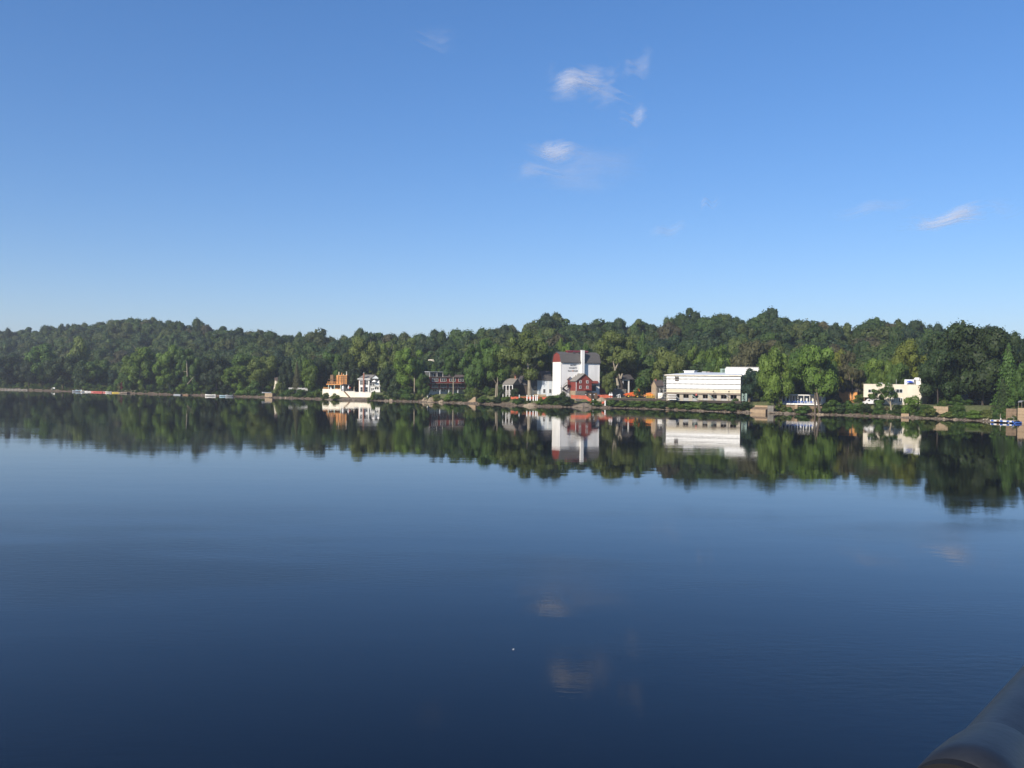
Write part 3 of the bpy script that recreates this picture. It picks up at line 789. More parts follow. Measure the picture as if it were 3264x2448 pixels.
    box_part('hatch_lid', 'white_tarp', t, b0 - .4, b1 + .4, 8.7, 14.3, bz1 + .003, bz1 + .16)
    for px, w, mt in ((2244, 14, 'grey_sheathing'), (2258, 9, 'old_wood'), (2268, 6, 'dark_wood')):
        c0, c1, cz0, cz1 = F.rect(px - w / 2, 1183.8, px + w / 2, 1187, 9); box_part('roof_bundle', mt, t, c0, c1, 9, 10.5, zr - .2, cz1)
    # upper block at the right
    u0, u1 = F.uz(2312, 1180, 6)[0], F.uz(2426, 1180, 6)[0]; zt = F.uz(2360, 1171.2, 6)[1]
    MB().prism([(u0, ze), (u1 - 3.2, ze - .2), (u1, zt), (u0 + .5, zt), (u0, zt - .5)], 6, W - 1).build('penthouse', 'white_tarp', t)
    MB().box(u0 + .2, u1 + .2, 5.7, W - .8, zt + .003, zt + .14).build('penthouse_roof', 'white_tarp', t)
    # steel frame left of it
    f0, f1, fz0, fz1 = F.rect(2296.5, 1176, 2310, 1187, 6)
    for u in (f0, (f0 + f1) / 2 - .3, f1 - .35):
        for y in (6.2, 7.6): MB().beam((u, y, fz0 - .3), (u, y, fz1), .14).build('steel_post', 'green_metal', t)
    for y in (6.2, 7.6): MB().beam((f0, y, fz1), (f1, y, fz1), .14).build('steel_beam', 'green_metal', t)
    # -------- tube scaffold at the left end
    s = thing('scaffold', 'narrow tube scaffold standing against the left end of the wrapped building', 'scaffold', F.loc, F.yaw)
    for u in (-1.15, -.15):
        for y in (-.3, 1.2): MB().tube((u, y, -.3), (u, y, ze + .3), .05, n=6).build('pole', 'galv_metal', s)
    for i in range(12):
        z = .9 + i * 1.0
        if z < ze:
            MB().tube((-1.15, -.3, z), (-.15, -.3, z), .04, n=5).build('ledger', 'galv_metal', s); MB().tube((-1.15, 1.2, z), (-.15, 1.2, z), .04, n=5).build('ledger', 'galv_metal', s)
            if i % 3 == 0: box_part('platform', 'old_wood', s, -1.15, -.15, -.25, 1.15, z + .05, z + .10)
    # props and braces in front of the open floor
    for px, y0, x1, y1, m_ in ((2205, 1258, 2222, 1272, 'green_metal'), (2257, 1257, 2277, 1273, 'green_metal'), (2312, 1257, 2321, 1264, 'galv_metal'), (2153, 1259, 2163, 1270, 'galv_metal')):
        a, b = F.uz(px, y0, -1.2), F.uz(x1, y1, -1.2)
        o = MB().beam((a[0], -1.2, a[1]), (b[0], -1.2, max(b[1], 0)), .16).build('brace', m_, None)
        o.location = F.loc; o.rotation_euler = (0, 0, F.yaw)
        tag(o, {2205: 'green sloping brace in front of the third opening from the left of the wrapped building', 2257: 'green sloping brace before the fifth opening under the wrapped building', 2312: 'short grey brace at the right hand opening of the wrapped building', 2153: 'grey sloping brace before the leftmost opening under the wrapped building'}[px], 'brace', 'braces propping the wrapped building')
    j = thing('board_stack', 'stack of pale boards at the left corner of the wrapped building', 'boards', F.world(1.0, -1.6), F.yaw)
    for i in range(6): box_part('board', 'old_wood' if i % 2 else 'white_trim', j, .2 - (i % 3) * .2, 3.6 - (i % 2) * .3, -.4, .4, .02 + i * .44, .34 + i * .44)
    a = F.uz(2219, 1255, -1.25); b = F.uz(2219, 1261, -1.25)
    q = MB()
    for i in range(5): q.box(a[0] - .22 + i * .11, a[0] - .12 + i * .11, -1.25 - .04 * (i % 2), -1.2 - .04 * (i % 2), b[1] + .1 * (i % 2), a[1])
    o = q.build('hanging_cloth', 'hull_red'); o.location = F.loc; o.rotation_euler = (0, 0, F.yaw); tag(o, 'pink cloth hanging in the third opening of the wrapped building', 'cloth')
    # -------- boardwalk: fascia beam, planks, rail posts, lamps
    ds = [(1933, 372), (2000, 368), (2080, 361), (2160, 353.5), (2240, 346), (2310, 339.5), (2362, 334.5)]
    pts = [at(px, D, 4.05) for px, D in ds]
    w = thing('boardwalk', 'long dark timber boardwalk edge below the wrapped building', 'boardwalk', pts[0])
    for a, b in zip(pts, pts[1:]):
        a, b = a - pts[0], b - pts[0]
        d = (b - a).normalized(); nn = Vector((-d.y, d.x, 0)); ln = (b - a).length
        q = MB().add([a + Vector((0, 0, -.85)), b + Vector((0, 0, -.85)), b, a] + [p + nn * .35 for p in (a + Vector((0, 0, -.85)), b + Vector((0, 0, -.85)), b, a)], [(0, 1, 2, 3), (7, 6, 5, 4), (3, 2, 6, 7), (4, 5, 1, 0), (0, 3, 7, 4), (1, 5, 6, 2)])
        q.build('fascia_beam', 'dark_wood', w)
        k = max(2, int(ln / 2.2))
        for i in range(k):
            p, r_ = a.lerp(b, i / k) - d * -.02, a.lerp(b, (i + 1) / k) - d * .02
            up = Vector((0, 0, .06)); lo = Vector((0, 0, .004)); nn3 = nn * 3.6; ng = nn * -.12
            MB().add([p + ng + lo, r_ + ng + lo, r_ + nn3 + lo, p + nn3 + lo, p + ng + up, r_ + ng + up, r_ + nn3 + up, p + nn3 + up], [(3, 2, 1, 0), (4, 5, 6, 7), (0, 1, 5, 4), (1, 2, 6, 5), (2, 3, 7, 6), (3, 0, 4, 7)]).build('deck_plank', 'old_wood', w)
    for px in range(1945, 2362, 26):
        D = lerp(ds, px) + 1.2; g = at(px, D, 1.0) - pts[0]
        MB().box(g.x - .18, g.x + .18, g.y - .18, g.y + .18, -3.8, -.86).build('pile', 'dark_wood', w)
    for i, px in enumerate((1973, 2012, 2052, 2094)):
        p = at(px, lerp(ds, px) + .3, 4.1) - pts[0]
        MB().box(p.x - .09, p.x + .09, p.y - .09, p.y + .09, .07, 1.5 if i != 2 else 2.3).build('rail_post', 'black_metal', w)
    b = MB()
    rp = [at(px, lerp(ds, px) + .3, 4.1) - pts[0] for px in (1940, 1973, 2012, 2052, 2094, 2130)]
    for z in (.55, 1.05):
        for p, q in zip(rp, rp[1:]): MB().beam(p + Vector((0, 0, z)), q + Vector((0, 0, z)), .05).build('rail', 'black_metal', w)
    lamp = None
    names = ['leftmost of the five boardwalk lamps, beside the board stack', 'boardwalk lamp before the second opening of the wrapped building', 'middle boardwalk lamp before the wrapped building', 'boardwalk lamp fourth from the left, by the sloping brace', 'rightmost of the five lamps along the boardwalk']
    for i, px in enumerate((2135, 2183, 2229, 2273.5, 2323)):
        D = lerp(ds, px) + .5; p = at(px, D, 4.12)
        if lamp is None:
            lamp = thing('boardwalk_lamp', names[0], 'lamp post', p, 0, 'lamp posts along the boardwalk')
            MB().tube((0, 0, 0), (0, 0, 3.3), .075, .055, 8).build('post', 'black_metal', lamp, True)
            MB().lathe([(.05, 0), (.22, .12), (.26, .3), (.2, .46), (.05, .56)], 10, (0, 0, 3.3)).build('globe', 'dark_grey_siding', lamp, True)
            MB().lathe([(.16, 0), (.12, .3), (.08, .5)], 8).build('base', 'black_metal', lamp, True)
            o = lamp
        else: o = copy_tree(lamp)
        o.location = p; o['label'] = 'black post lamp: ' + names[i] if False else names[i]; o['group'] = 'lamp posts along the boardwalk'
    # green stair tower at the right end
    G = Fac(2365, 338, 2376, 337.5, 4.0)
    g = thing('stair_tower', 'pale green steel stair tower at the right end of the wrapped building', 'scaffold', G.loc, G.yaw)
    zt = G.uz(2370, 1254)[1]
    for u in (0, G.L):
        for y in (0, 1.2): MB().beam((u, y, -.3), (u, y, zt), .10).build('post', 'green_metal', g)
    for i in range(5):
        z = zt * (i + .6) / 5.2; MB().beam((0, 0, z), (G.L, 0, z), .09).build('rung', 'green_metal', g)
    MB().beam((0, 0, zt), (G.L, 0, zt * .5), .09).build('brace', 'green_metal', g); MB().beam((0, 0, .2), (G.L, 0, zt * .45), .09).build('brace', 'green_metal', g)
    for px, ht, lab in ((2379.5, 1254, 'tall pale green steel post right of the stair tower'), (2387, 1270, 'short pale post right of the green posts')):
        p = at(px, 337, 4.0); o = MB().box(-.12, .12, -.12, .12, -.3, zat(px, ht, 337) - 4.0).box(-.2, .2, -.2, .2, -.3, -.1).build('steel_post', 'green_metal' if ht < 1260 else 'pale_rock', None); o.location = p; tag(o, lab, 'post')
wrapped()

# ------------------------------------------------------------------ stone house, porch house behind the site
def small_houses():
    F = Fac(2076, 372, 2092, 369, 4.1)
    t = thing('stone_house', 'old tan stone house with brown gable roof left of the wrapped building', 'house', F.loc, F.yaw)
    ze = F.uz(2084, 1229)[1]; zp = F.uz(2084, 1213)[1]; L = F.L
    # gable end faces us; the ridge runs off to the right behind
    MB().prism([(0, -.3), (L, -.3), (L, ze), (L / 2, zp - .1), (0, ze)], 0, .4).build('gable_wall', 'stone_tan', t)
    N = Fac(2092, 369, 2119, 372, 4.1); n = 4.9
    dv = N.world(N.L, 0) - F.A; u1, v1 = dv.dot(F.ex), dv.dot(F.ey)
    b0, b1 = Vector((L, .0, 0)), Vector((u1, v1, 0))
    dd = (b1 - b0); nn = Vector((-dd.y, dd.x, 0)).normalized()
    def wall(a, b, th, z0, z1, m, nm):
        c, d = a + nn * th, b + nn * th
        MB().add([(a.x, a.y, z0), (b.x, b.y, z0), (d.x, d.y, z0), (c.x, c.y, z0), (a.x, a.y, z1), (b.x, b.y, z1), (d.x, d.y, z1), (c.x, c.y, z1)], [(3, 2, 1, 0), (4, 5, 6, 7), (0, 1, 5, 4), (1, 2, 6, 5), (2, 3, 7, 6), (3, 0, 4, 7)]).build(nm, m, t)
    wall(b0 + Vector((.01, .01, 0)), b1, .4, -.3, ze, 'stone_grey', 'long_wall')
    r0 = Vector((L / 2, -.25, zp)); r1 = r0 + dd + Vector((0, .25, 0)); e0 = Vector((L + .25, -.3, ze - .25)); e1 = e0 + dd; f0 = Vector((-.25, -.3, ze - .25)); f1 = f0 + dd
    up = Vector((0, 0, .2))
    for p, q, r_, s in ((e0, e1, r1, r0), (r0, r1, f1, f0)):
        MB().add([p, q, r_, s, p + up, q + up, r_ + up, s + up], [(3, 2, 1, 0), (4, 5, 6, 7), (0, 1, 5, 4), (1, 2, 6, 5), (2, 3, 7, 6), (3, 0, 4, 7)]).build('roof_slope', 'brown_shingle', t)
    c = MB().box(L / 2 - .3, L / 2 + .3, .5, 1.2, zp - .3, zp + .7).build('chimney', 'chimney_brick', t)
    for f in (.35, .75):
        p = b0 + dd * f; w = MB().box(p.x - .45, p.x + .45, p.y - .14, p.y + .05, ze * .35, ze * .75).build('window', 'white_trim', t); MB().box(p.x - .36, p.x + .36, p.y - .19, p.y - .145, ze * .38, ze * .72).build('pane', 'glass_dark', w)
    # house with the white porch frame behind the big sycamore
    Q = Fac(1984, 398, 2016, 400, 4.2)
    q = thing('porch_house', 'shaded house with dark roof and white porch post behind the forked sycamore', 'house', Q.loc, Q.yaw)
    zb = Q.uz(2000, 1209)[1]; zt = Q.uz(2000, 1193)[1]
    box_part('wall', 'dark_grey_siding', q, 0, Q.L, 2.2, 9, -.5, zb)
    MB().prism([(-.6, zb), (9.5, zb), (6.5, zt), (3.2, zt)], -.5, Q.L + .5, 'x').build('roof', 'dark_shingle', q)
    u = Q.uz(2004, 1215)[0]
    box_part('porch_beam', 'white_trim', q, 0, u + .4, 0, .35, zb - .62, zb - .01)
    box_part('porch_post', 'white_trim', q, u - .15, u + .4, 0, .35, -.5, zb - .623)
    box_part('porch_post', 'white_trim', q, 0, .4, 0, .35, -.5, zb - .623)
    for f in (.2, .5): window_uz(q, Q.L * f, Q.L * f + 1.2, 1.0, 2.8, 2.2, 1, 2)
    # cream house up the slope, brown-roofed cottage and other glimpses
    for (x0, x1, yt, ye, yb, D, lab, wm, rm) in (
        (1376, 1405, 1146, 1152, 1178, 520, 'cream house with flat roof showing among the trees above the red brick building', 'cream_wall', 'cream_wall'),
        (880, 905, 1202, 1213, 1240, 492, 'cream cottage with steep brown roof half hidden by trees at the river', 'cream_wall', 'brown_shingle'),
        (2752, 2815, 1180, 1190, 1225, 352, 'white house with grey gable roof seen through leaves above the cream building', 'white_paint', 'grey_membrane'),
        (3085, 3125, 1188, 1200, 1240, 330, 'white house deep in shade behind the giant dark tree', 'white_paint', 'dark_shingle'),
        (2820, 2866, 1198, 1204, 1228, 345, 'dark house with flat roof directly behind the cream building', 'dark_grey_siding', 'dark_shingle'),
        (735, 765, 1208, 1218, 1242, 520, 'small pale blue boathouse behind the yellow green tree', 'light_blue', 'dark_shingle')):
        F = Fac(x0, D, x1, D + 2, 3.0); zg = min(ground(F.A.x, F.A.y), ground(F.B.x, F.B.y)) - .3
        h = thing('house', lab, 'house', (F.A.x, F.A.y, 3.0), F.yaw)
        a0 = F.uz((x0 + x1) / 2, ye)[1]; a1 = F.uz((x0 + x1) / 2, yt, 3.5)[1]
        box_part('wall', wm, h, 0, F.L, 0, 7, zg - 3, a0)
        if ye - yt > 7: MB().prism([(-.4, a0), (7.4, a0), (3.5, a1)], -.3, F.L + .3, 'x').build('roof', rm, h)
        else: box_part('roof', rm, h, -.3, F.L + .3, -.3, 7.3, a0 + .003, a1)
        for f in (.15, .42, .7): window_uz(h, F.L * f, F.L * f + .9, a0 - 2.3, a0 - .9, 0, 1, 2)
small_houses()

# ------------------------------------------------------------------ left group: river wall, orange frame house, white house
def left_group():
    F = Fac(1028, 461, 1188, 447, 0.0)
    t = thing('river_wall', 'long whitewashed retaining wall standing in the river below the orange frame', 'wall', F.loc, F.yaw)
    st = [(1028, 1087.5, 1241.2), (1087.5, 1130.5, 1248), (1130.5, 1188, 1251.2)]
    for x0, x1, y in st:
        u0, u1 = F.uz(x0, 1255)[0], F.uz(x1, 1255)[0]; z = F.uz((x0 + x1) / 2, y)[1]
        k = max(2, int((u1 - u0) / 4.5))
        for i in range(k):
            a, b = u0 + (u1 - u0) * i / k, u0 + (u1 - u0) * (i + 1) / k
            MB().prism([(0 - .5, -2), (0, z), (1.2, z), (1.2, -2)], a + .012, b - .012, 'x').build('panel', 'cream_wall', t)
        box_part('coping', 'white_trim', t, u0, u1, -.10, 1.3, z + .003, z + .16)
        for i in range(int((u1 - u0) / 5)): box_part('buttress', 'concrete_tan', t, u0 + 2.4 + i * 5, u0 + 3.0 + i * 5, -.95, -.2, -2, .5)
    a, b = F.uz(1097.5, 1247.5, -.3), F.uz(1114, 1266, -.7)
    MB().beam((a[0], -.5, a[1]), (b[0], -.75, b[1]), .45).build('drain_chute', 'brown_wood', t)
    rng = random.Random(5)
    # ---- orange framed house going up
    O = Fac(1043, 468, 1106, 466, 4.6)
    o = thing('orange_frame_house', 'house under construction in bare orange sheathing on posts over the white wall', 'house', O.loc, O.yaw)
    def R_(x0, y0, x1, y1, off=0): return O.rect(x0, y0, x1, y1, off)
    u0, u1, z0, z1 = R_(1043, 1223.5, 1094, 1227)
    box_part('deck', 'orange_wood', o, u0, u1, -1.2, 7, z0, z1)
    u0, u1, z0, z1b = R_(1071, 1195.5, 1104, 1223)
    box_part('wall', 'orange_wood', o, u0, u1, .6, 7, z1 + .003, z1b)
    box_part('wall', 'orange_wood', o, R_(1065, 1200, 1071, 1223)[0], u0 - .003, 2.0, 7, z1 + .003, z1b - .6)
    ur = O.uz(1056, 1200)[0]
    MB().box(R_(1053.5, 1195, 1063, 1223)[0], R_(1053.5, 1195, 1063, 1223)[1], -.4, 1.4, z1 + .003, z1b + .05).build('stair_shaft', 'brown_wood', o)
    for y in (1199.5, 1205.5, 1211.5, 1217):
        a0, a1, b0, b1 = R_(1074, y - .6, 1104, y + .6, .5); box_part('plank', 'brown_wood', o, a0 + rng.random() * 2, a1, .42, .58, b0, b1)
    for px in (1079, 1089, 1094.5, 1099): 
        a0, a1, b0, b1 = R_(px - .7, 1197, px + .7, 1223, .5); box_part('stud', 'brown_wood', o, a0, a1, .36, .52, z1 + .01, b1)
    for px, yt, m_ in ((1080, 1185.5, 'yellow_sheathing'), (1089, 1188.5, 'orange_wood'), (1094.4, 1192, 'yellow_sheathing'), (1104.6, 1184, 'white_trim')):
        a, b = O.uz(px, 1196, 3), O.uz(px, yt, 3); box_part('mast', m_, o, a[0] - .16, a[0] + .16, 3, 3.3, z1b - .4, b[1])
    a0 = O.uz(1107, 1195, 3); MB().beam((a0[0], 3, a0[1]), (O.uz(1112.5, 1192, 3)[0], 3, O.uz(1112.5, 1192.5, 3)[1]), .3).build('boom', 'orange_wood', o)
    for px in (1044.5, 1051, 1058, 1065, 1072):
        a0, a1, b0, b1 = R_(px - .4, 1216, px + .4, 1223.5, -1.1); box_part('rail_post', 'orange_wood', o, a0, a1, -1.15, -1.0, z1 + .003, b1)
    for y in (1217, 1220):
        a0, a1, b0, b1 = R_(1044, y - .4, 1072, y + .4, -1.1); box_part('rail', 'orange_wood', o, a0, a1, -1.2, -1.16, b0, b1)
    a0, a1, b0, b1 = R_(1046, 1208.5, 1071, 1209.6, -.6); box_part('rail', 'brown_wood', o, a0, a1, -.7, -.6, b0, b1)
    for px in (1047.2, 1066, 1086):
        a0, a1, b0, b1 = R_(px - 1.2, 1228, px + 1.2, 1241, -1); box_part('column', 'green_metal', o, a0, a1, -1.1, -.7, -.3, z0 - .003)
    a0, a1, b0, b1 = R_(1066, 1228, 1086, 1241, 1.5); box_part('lower_wall', 'orange_wood', o, a0, a1 - .2, 1.5, 6, -.5, z0 - .003)
    a0, a1, b0, b1 = R_(1053, 1228, 1057, 1238, 2); box_part('wrapped_bundle', 'white_tarp', o, a0, a1, 2, 3, -.3, b1)
    T = Fac(1030, 462.5, 1048, 461, 5.2)
    k = thing('terrace_rail', 'low orange timber railing at the left end of the white river wall', 'railing', T.loc, T.yaw)
    for i in range(6): box_part('post', 'orange_wood', k, T.L * i / 5 - .08, T.L * i / 5 + .08, .2, .36, -.1, .95)
    for z in (.4, .85): box_part('rail', 'orange_wood', k, -.05, T.L + .05, .1, .19, z, z + .12)
    S = Fac(1089, 463, 1114, 462, 4.3)
    s = thing('dark_lean_to', 'dark open lean-to shelter right of the orange frame house', 'shelter', S.loc, S.yaw)
    zt = S.uz(1100, 1227)[1]
    box_part('rear_wall', 'dark_grey_siding', s, 0, S.L, 3.5, 3.8, -.6, zt - .4)
    MB().prism([(-.3, zt - .1), (4.1, zt + .3), (4.1, zt + .5), (-.3, zt + .1)], -.3, S.L + .3, 'x').build('roof', 'black_metal', s)
    for u in (0, S.L / 2, S.L): box_part('post', 'black_metal', s, u - .1, u + .1, -.1, .1, -.6, zt - .08)
    # white and red furled parasol, statue, heap of pots
    p = thing('furled_parasol', 'red and white furled parasol leaning in the dark lean-to', 'parasol', S.world(S.uz(1111, 1236, -.8)[0], -.8, .2))
    MB().tube((0, 0, 0), (0, 0, 2.6), .05).build('pole', 'old_wood', p); MB().lathe([(.12, .9), (.48, 1.2), (.36, 2.0), (.05, 2.8)], 10).build('canopy', 'white_cloth', p, True)
    MB().lathe([(.5, 0), (.7, .35), (.25, .7)], 10, (.7, 0, 1.2)).build('valance', 'orange_mesh', p, True)
    q = thing('white_drum', 'rounded white drum standing left in the dark lean-to', 'drum', S.world(S.uz(1093.5, 1238, -.6)[0], -.6, 0))
    MB().lathe([(.5, -.3), (.62, .4), (.6, 2.0), (.4, 2.6), (0, 2.75)], 14).build('body', 'white_paint', q, True); MB().lathe([(.64, .9), (.66, .95), (.64, 1.0)], 14).build('hoop', 'galv_metal', q, True)
    q = thing('garden_statue', 'pale garden figure on a plinth between the two houses', 'statue', at(1129, 457, zat(1129, 1248, 457) - .05))
    MB().box(-.4, .4, -.4, .4, -.3, .6).build('plinth', 'concrete', q); MB().lathe([(.32, .6), (.38, 1.1), (.2, 1.6), (.3, 1.9), (.16, 2.2), (.2, 2.45), (.02, 2.65)], 12).build('figure', 'pale_rock', q, True)
    # ---- white two storey house
    H_ = Fac(1144, 459, 1177, 459, 4.0)
    h = thing('white_house', 'white two storey house with grey hip roof and tall brick chimney by the river', 'house', H_.loc, H_.yaw)
    L = H_.L; ze = H_.uz(1160, 1208)[1]; zr = H_.uz(1170, 1194, 4.5)[1]
    box_part('wall', 'white_paint', h, 0, L, 0, 9, -.6, ze)
    box_part('side_boards', 'orange_wood', h, -.12, -.003, .1, 8.9, -.6, ze - .6)
    up, ur = H_.uz(1160, 1195, 4.5)[0], H_.uz(1193, 1195, 4.5)[0]
    e = .7; zz = ze + .12; Lr = H_.uz(1210, 1205, 4.5)[0]
    MB().add([(-e, -e, zz), (Lr, -e, zz), (Lr, 9 + e, zz), (-e, 9 + e, zz), (up, 4.5, zr), (ur, 4.5, zr)], [(0, 1, 5, 4), (1, 2, 5), (2, 3, 4, 5), (3, 0, 4), (3, 2, 1, 0)]).build('roof', 'light_shingle', h)
    box_part('eave_board', 'white_trim', h, -e, L + .5, -e - .08, 0 - e + .05, ze - .28, ze + .22)
    g0, g1 = H_.uz(1184, 1205, -.5)[0], H_.uz(1210, 1205, -.5)[0]; gp = H_.uz(1194.5, 1196.5, -.5)[1]
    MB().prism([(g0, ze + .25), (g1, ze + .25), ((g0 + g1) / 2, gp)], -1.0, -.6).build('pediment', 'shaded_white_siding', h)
    for a, b in (((g0 - .4, ze + .1), ((g0 + g1) / 2, gp + .15)), ((g1 + .4, ze + .1), ((g0 + g1) / 2, gp + .15))):
        MB().beam((a[0], -1.05, a[1]), (b[0], -1.05, b[1]), .25, .3).build('rake_board', 'dark_shingle', h)
    c0, c1, cz0, cz1 = H_.rect(1157, 1190, 1161.2, 1250, -.8)
    box_part('chimney', 'chimney_brick', h, c0, c1, -.85, -.02, -.6, cz1); box_part('chimney_pot', 'galv_metal', h, c0 + .15, c1 - .15, -.65, -.25, cz1 + .003, cz1 + .5)
    for x0, y0, x1, y1, c, r in ((1148, 1213.5, 1156, 1226, 2, 2), (1162, 1213.5, 1173, 1226, 3, 2), (1149, 1234, 1156, 1248, 1, 2), (1165, 1234, 1172, 1248, 1, 2)):
        window(h, H_, x0, y0, x1, y1, 0, c, r)
    # right wing with upper balcony
    u0, u1 = L + .003, H_.uz(1210, 1240)[0]; zb = H_.uz(1190, 1230.5)[1]
    box_part('wing_wall', 'white_paint', h, u0, u1, .6, 8, -.9, zb)
    box_part('balcony_floor', 'white_trim', h, u0, u1 + .5, .2, 8, zb + .003, zb + .2)
    box_part('upper_wall', 'white_paint', h, u0, u1 - .2, 3.0, 8, zb + .21, ze)
    for px in (1178, 1187, 1196, 1209): a = H_.uz(px, 1226, .3)[0]; box_part('balcony_post', 'white_trim', h, a - .09, a + .09, .3, .5, zb + .21, zb + 1.2)
    box_part('balcony_screen', 'grey_membrane', h, H_.uz(1194, 1226, .3)[0], H_.uz(1209, 1226, .3)[0], .35, .45, zb + .21, H_.uz(1200, 1216.5, .3)[1])
    box_part('balcony_rail', 'white_trim', h, u0, H_.uz(1194, 1226, .3)[0], .3, .4, zb + 1.1, zb + 1.2)
    d0, d1, dz0, dz1 = H_.rect(1177, 1214, 1183, 1229, 3); window_uz(h, d0, d1, dz0, dz1, 3.0, 2, 2)
    d0, d1, dz0, dz1 = H_.rect(1188, 1217, 1191.5, 1228, 3); window_uz(h, d0, d1, dz0, dz1, 3.0, 1, 1)
    for x0, x1, y0, y1, c in ((1177.5, 1180, 1235, 1245, 1), (1183.5, 1186.5, 1236, 1245, 1), (1188, 1191.5, 1236, 1245, 1), (1194.5, 1199.8, 1234, 1241, 1), (1201.5, 1207, 1234, 1241, 1)):
        window(h, H_, x0, y0, x1, y1, .6, c, 1)
    box_part('bay_base', 'white_paint', h, H_.uz(1189, 1250)[0], u1 + .2, .3, .59, H_.uz(1200, 1257)[1], H_.uz(1200, 1243)[1])
    # parasols on the balcony
    par = None
    for px, w, yt, yb, D, lab in ((1193, 15, 1210.5, 1216.5, 458.5, 'white parasol opened on the balcony of the white house'), (1214, 23, 1208.5, 1219, 457, 'larger white parasol over the terrace at the right of the white house')):
        p = at(px, D, zat(px, 1230, D)); hh = zat(px, yt, D) - p.z; rr = w / 2 / FPX * D; hl = zat(px, yb, D) - p.z
        q = thing('parasol', lab, 'parasol', p, .3, 'open parasols at the white house')
        MB().tube((0, 0, 0), (0, 0, hh), .06, n=8).build('pole', 'old_wood', q)
        MB().lathe([(rr, hl), (rr * .55, hl + (hh - hl) * .55), (.02, hh)], 8).build('canopy', 'white_cloth', q)
        MB().lathe([(rr, hl - .22), (rr, hl - .01)], 8).build('valance', 'white_cloth', q)
        MB().lathe([(.35, 0), (.35, .12), (.08, .16)], 10).build('base', 'concrete', q)
    # small landing stage under the trees
    J = Fac(1186, 443.5, 1196, 443.2, 0); j = thing('landing_stage', 'small grey timber landing stage on posts right of the white river wall', 'jetty', J.loc, J.yaw)
    zt = J.uz(1190, 1271.5)[1]
    for u in (.1, J.L - .1):
        for y in (.1, 1.6): MB().tube((u, y, -1.5), (u, y, zt), .09, n=6).build('post', 'old_wood', j)
    for i in range(4): box_part('plank', 'old_wood', j, -.2, J.L + .2, i * .45, i * .45 + .4, zt + .003, zt + .12)
left_group()

def brick_block():
    F = Fac(1370, 434, 1487, 446, 3.6)
    t = thing('brick_inn', 'red brick riverside building with white triple windows, balcony and attic storey', 'building', F.loc, F.yaw)
    L, W = F.L, 6.5
    z = lambda y, x=1428: F.uz(x, y)[1]
    zg, zl, ze = z(1239.5), z(1221), z(1203)
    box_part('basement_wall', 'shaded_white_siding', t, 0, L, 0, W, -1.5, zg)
    box_part('lower_wall', 'brick_red', t, 0, L, .3, W, zg + .003, zl)
    box_part('upper_wall', 'brick_red', t, 0, L, 0, W, zl + .003, ze)
    box_part('cornice', 'old_wood', t, -.3, L + .3, -.35, W + .2, ze + .003, ze + .3)
    a1 = F.uz(1412, 1195, 1)[0]
    box_part('attic_wall', 'dark_grey_siding', t, .4, a1, 1.6, W - 1, ze + .31, z(1186, 1390))
    box_part('attic_roof', 'grey_membrane', t, 0, a1 + .4, .6, W - .6, z(1186, 1390) + .003, z(1184.6, 1390))
    for u in (.25, a1 * .55, a1 - .2): box_part('attic_post', 'white_trim', t, u, u + .16, .8, .96, ze + .31, z(1186, 1390))
    r0 = F.uz(1412, 1200)[0]
    MB().prism([(.3, ze + .31), (W, ze + .31), (W * .6, z(1194, 1440))], r0 + .5, L, 'x').build('roof', 'brown_shingle', t)
    d0, d1, dz0, dz1 = F.rect(1382, 1190, 1393, 1202, 1.6); window_uz(t, d0, d1, dz0, dz1, 1.6, 2, 1)
    for x0, x1 in ((1378, 1395.5), (1405, 1421.5), (1434, 1451), (1462.5, 1477)): window(t, F, x0, 1206.3, x1, 1215.2, 0, 3, 2, t=.2)
    for x0, x1 in ((1378, 1395), (1405, 1422), (1433, 1449), (1462, 1480)): window(t, F, x0, 1224, x1, 1235, .3, 5, 1, t=.14)
    for x0, x1 in ((1381, 1384.5), (1387, 1390.5), (1408, 1411), (1413.5, 1417)): window(t, F, x0, 1242, x1, 1247.5, 0, 1, 1)
    box_part('balcony', 'old_wood', t, -.3, L + .2, -1.5, .29, zl - .35, zl - .06)
    for i in range(9):
        u = L * i / 8; box_part('balcony_bracket', 'old_wood', t, u - .08, u + .08, -1.3, 0, zl - .7, zl - .353)
    box_part('terrace', 'dark_wood', t, -.2, L + .2, -2.2, -.003, zg - .25, zg)
    for i in range(14):
        u = L * i / 13; box_part('rail_post', 'galv_metal', t, u - .05, u + .05, -2.15, -2.05, zg + .003, zg + 1.05)
    for zz in (.55, 1.0): box_part('rail', 'galv_metal', t, -.1, L + .1, -2.2, -2.16, zg + zz, zg + zz + .06)
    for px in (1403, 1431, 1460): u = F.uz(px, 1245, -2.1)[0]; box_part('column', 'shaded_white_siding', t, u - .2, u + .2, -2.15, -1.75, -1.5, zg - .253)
    box_part('sunlit_wall_end', 'white_paint', t, -1.3, -.31, -.8, .6, -1.5, zg - .4)  # bright piece standing for the sunlit end of the dimmer basement wall
brick_block()

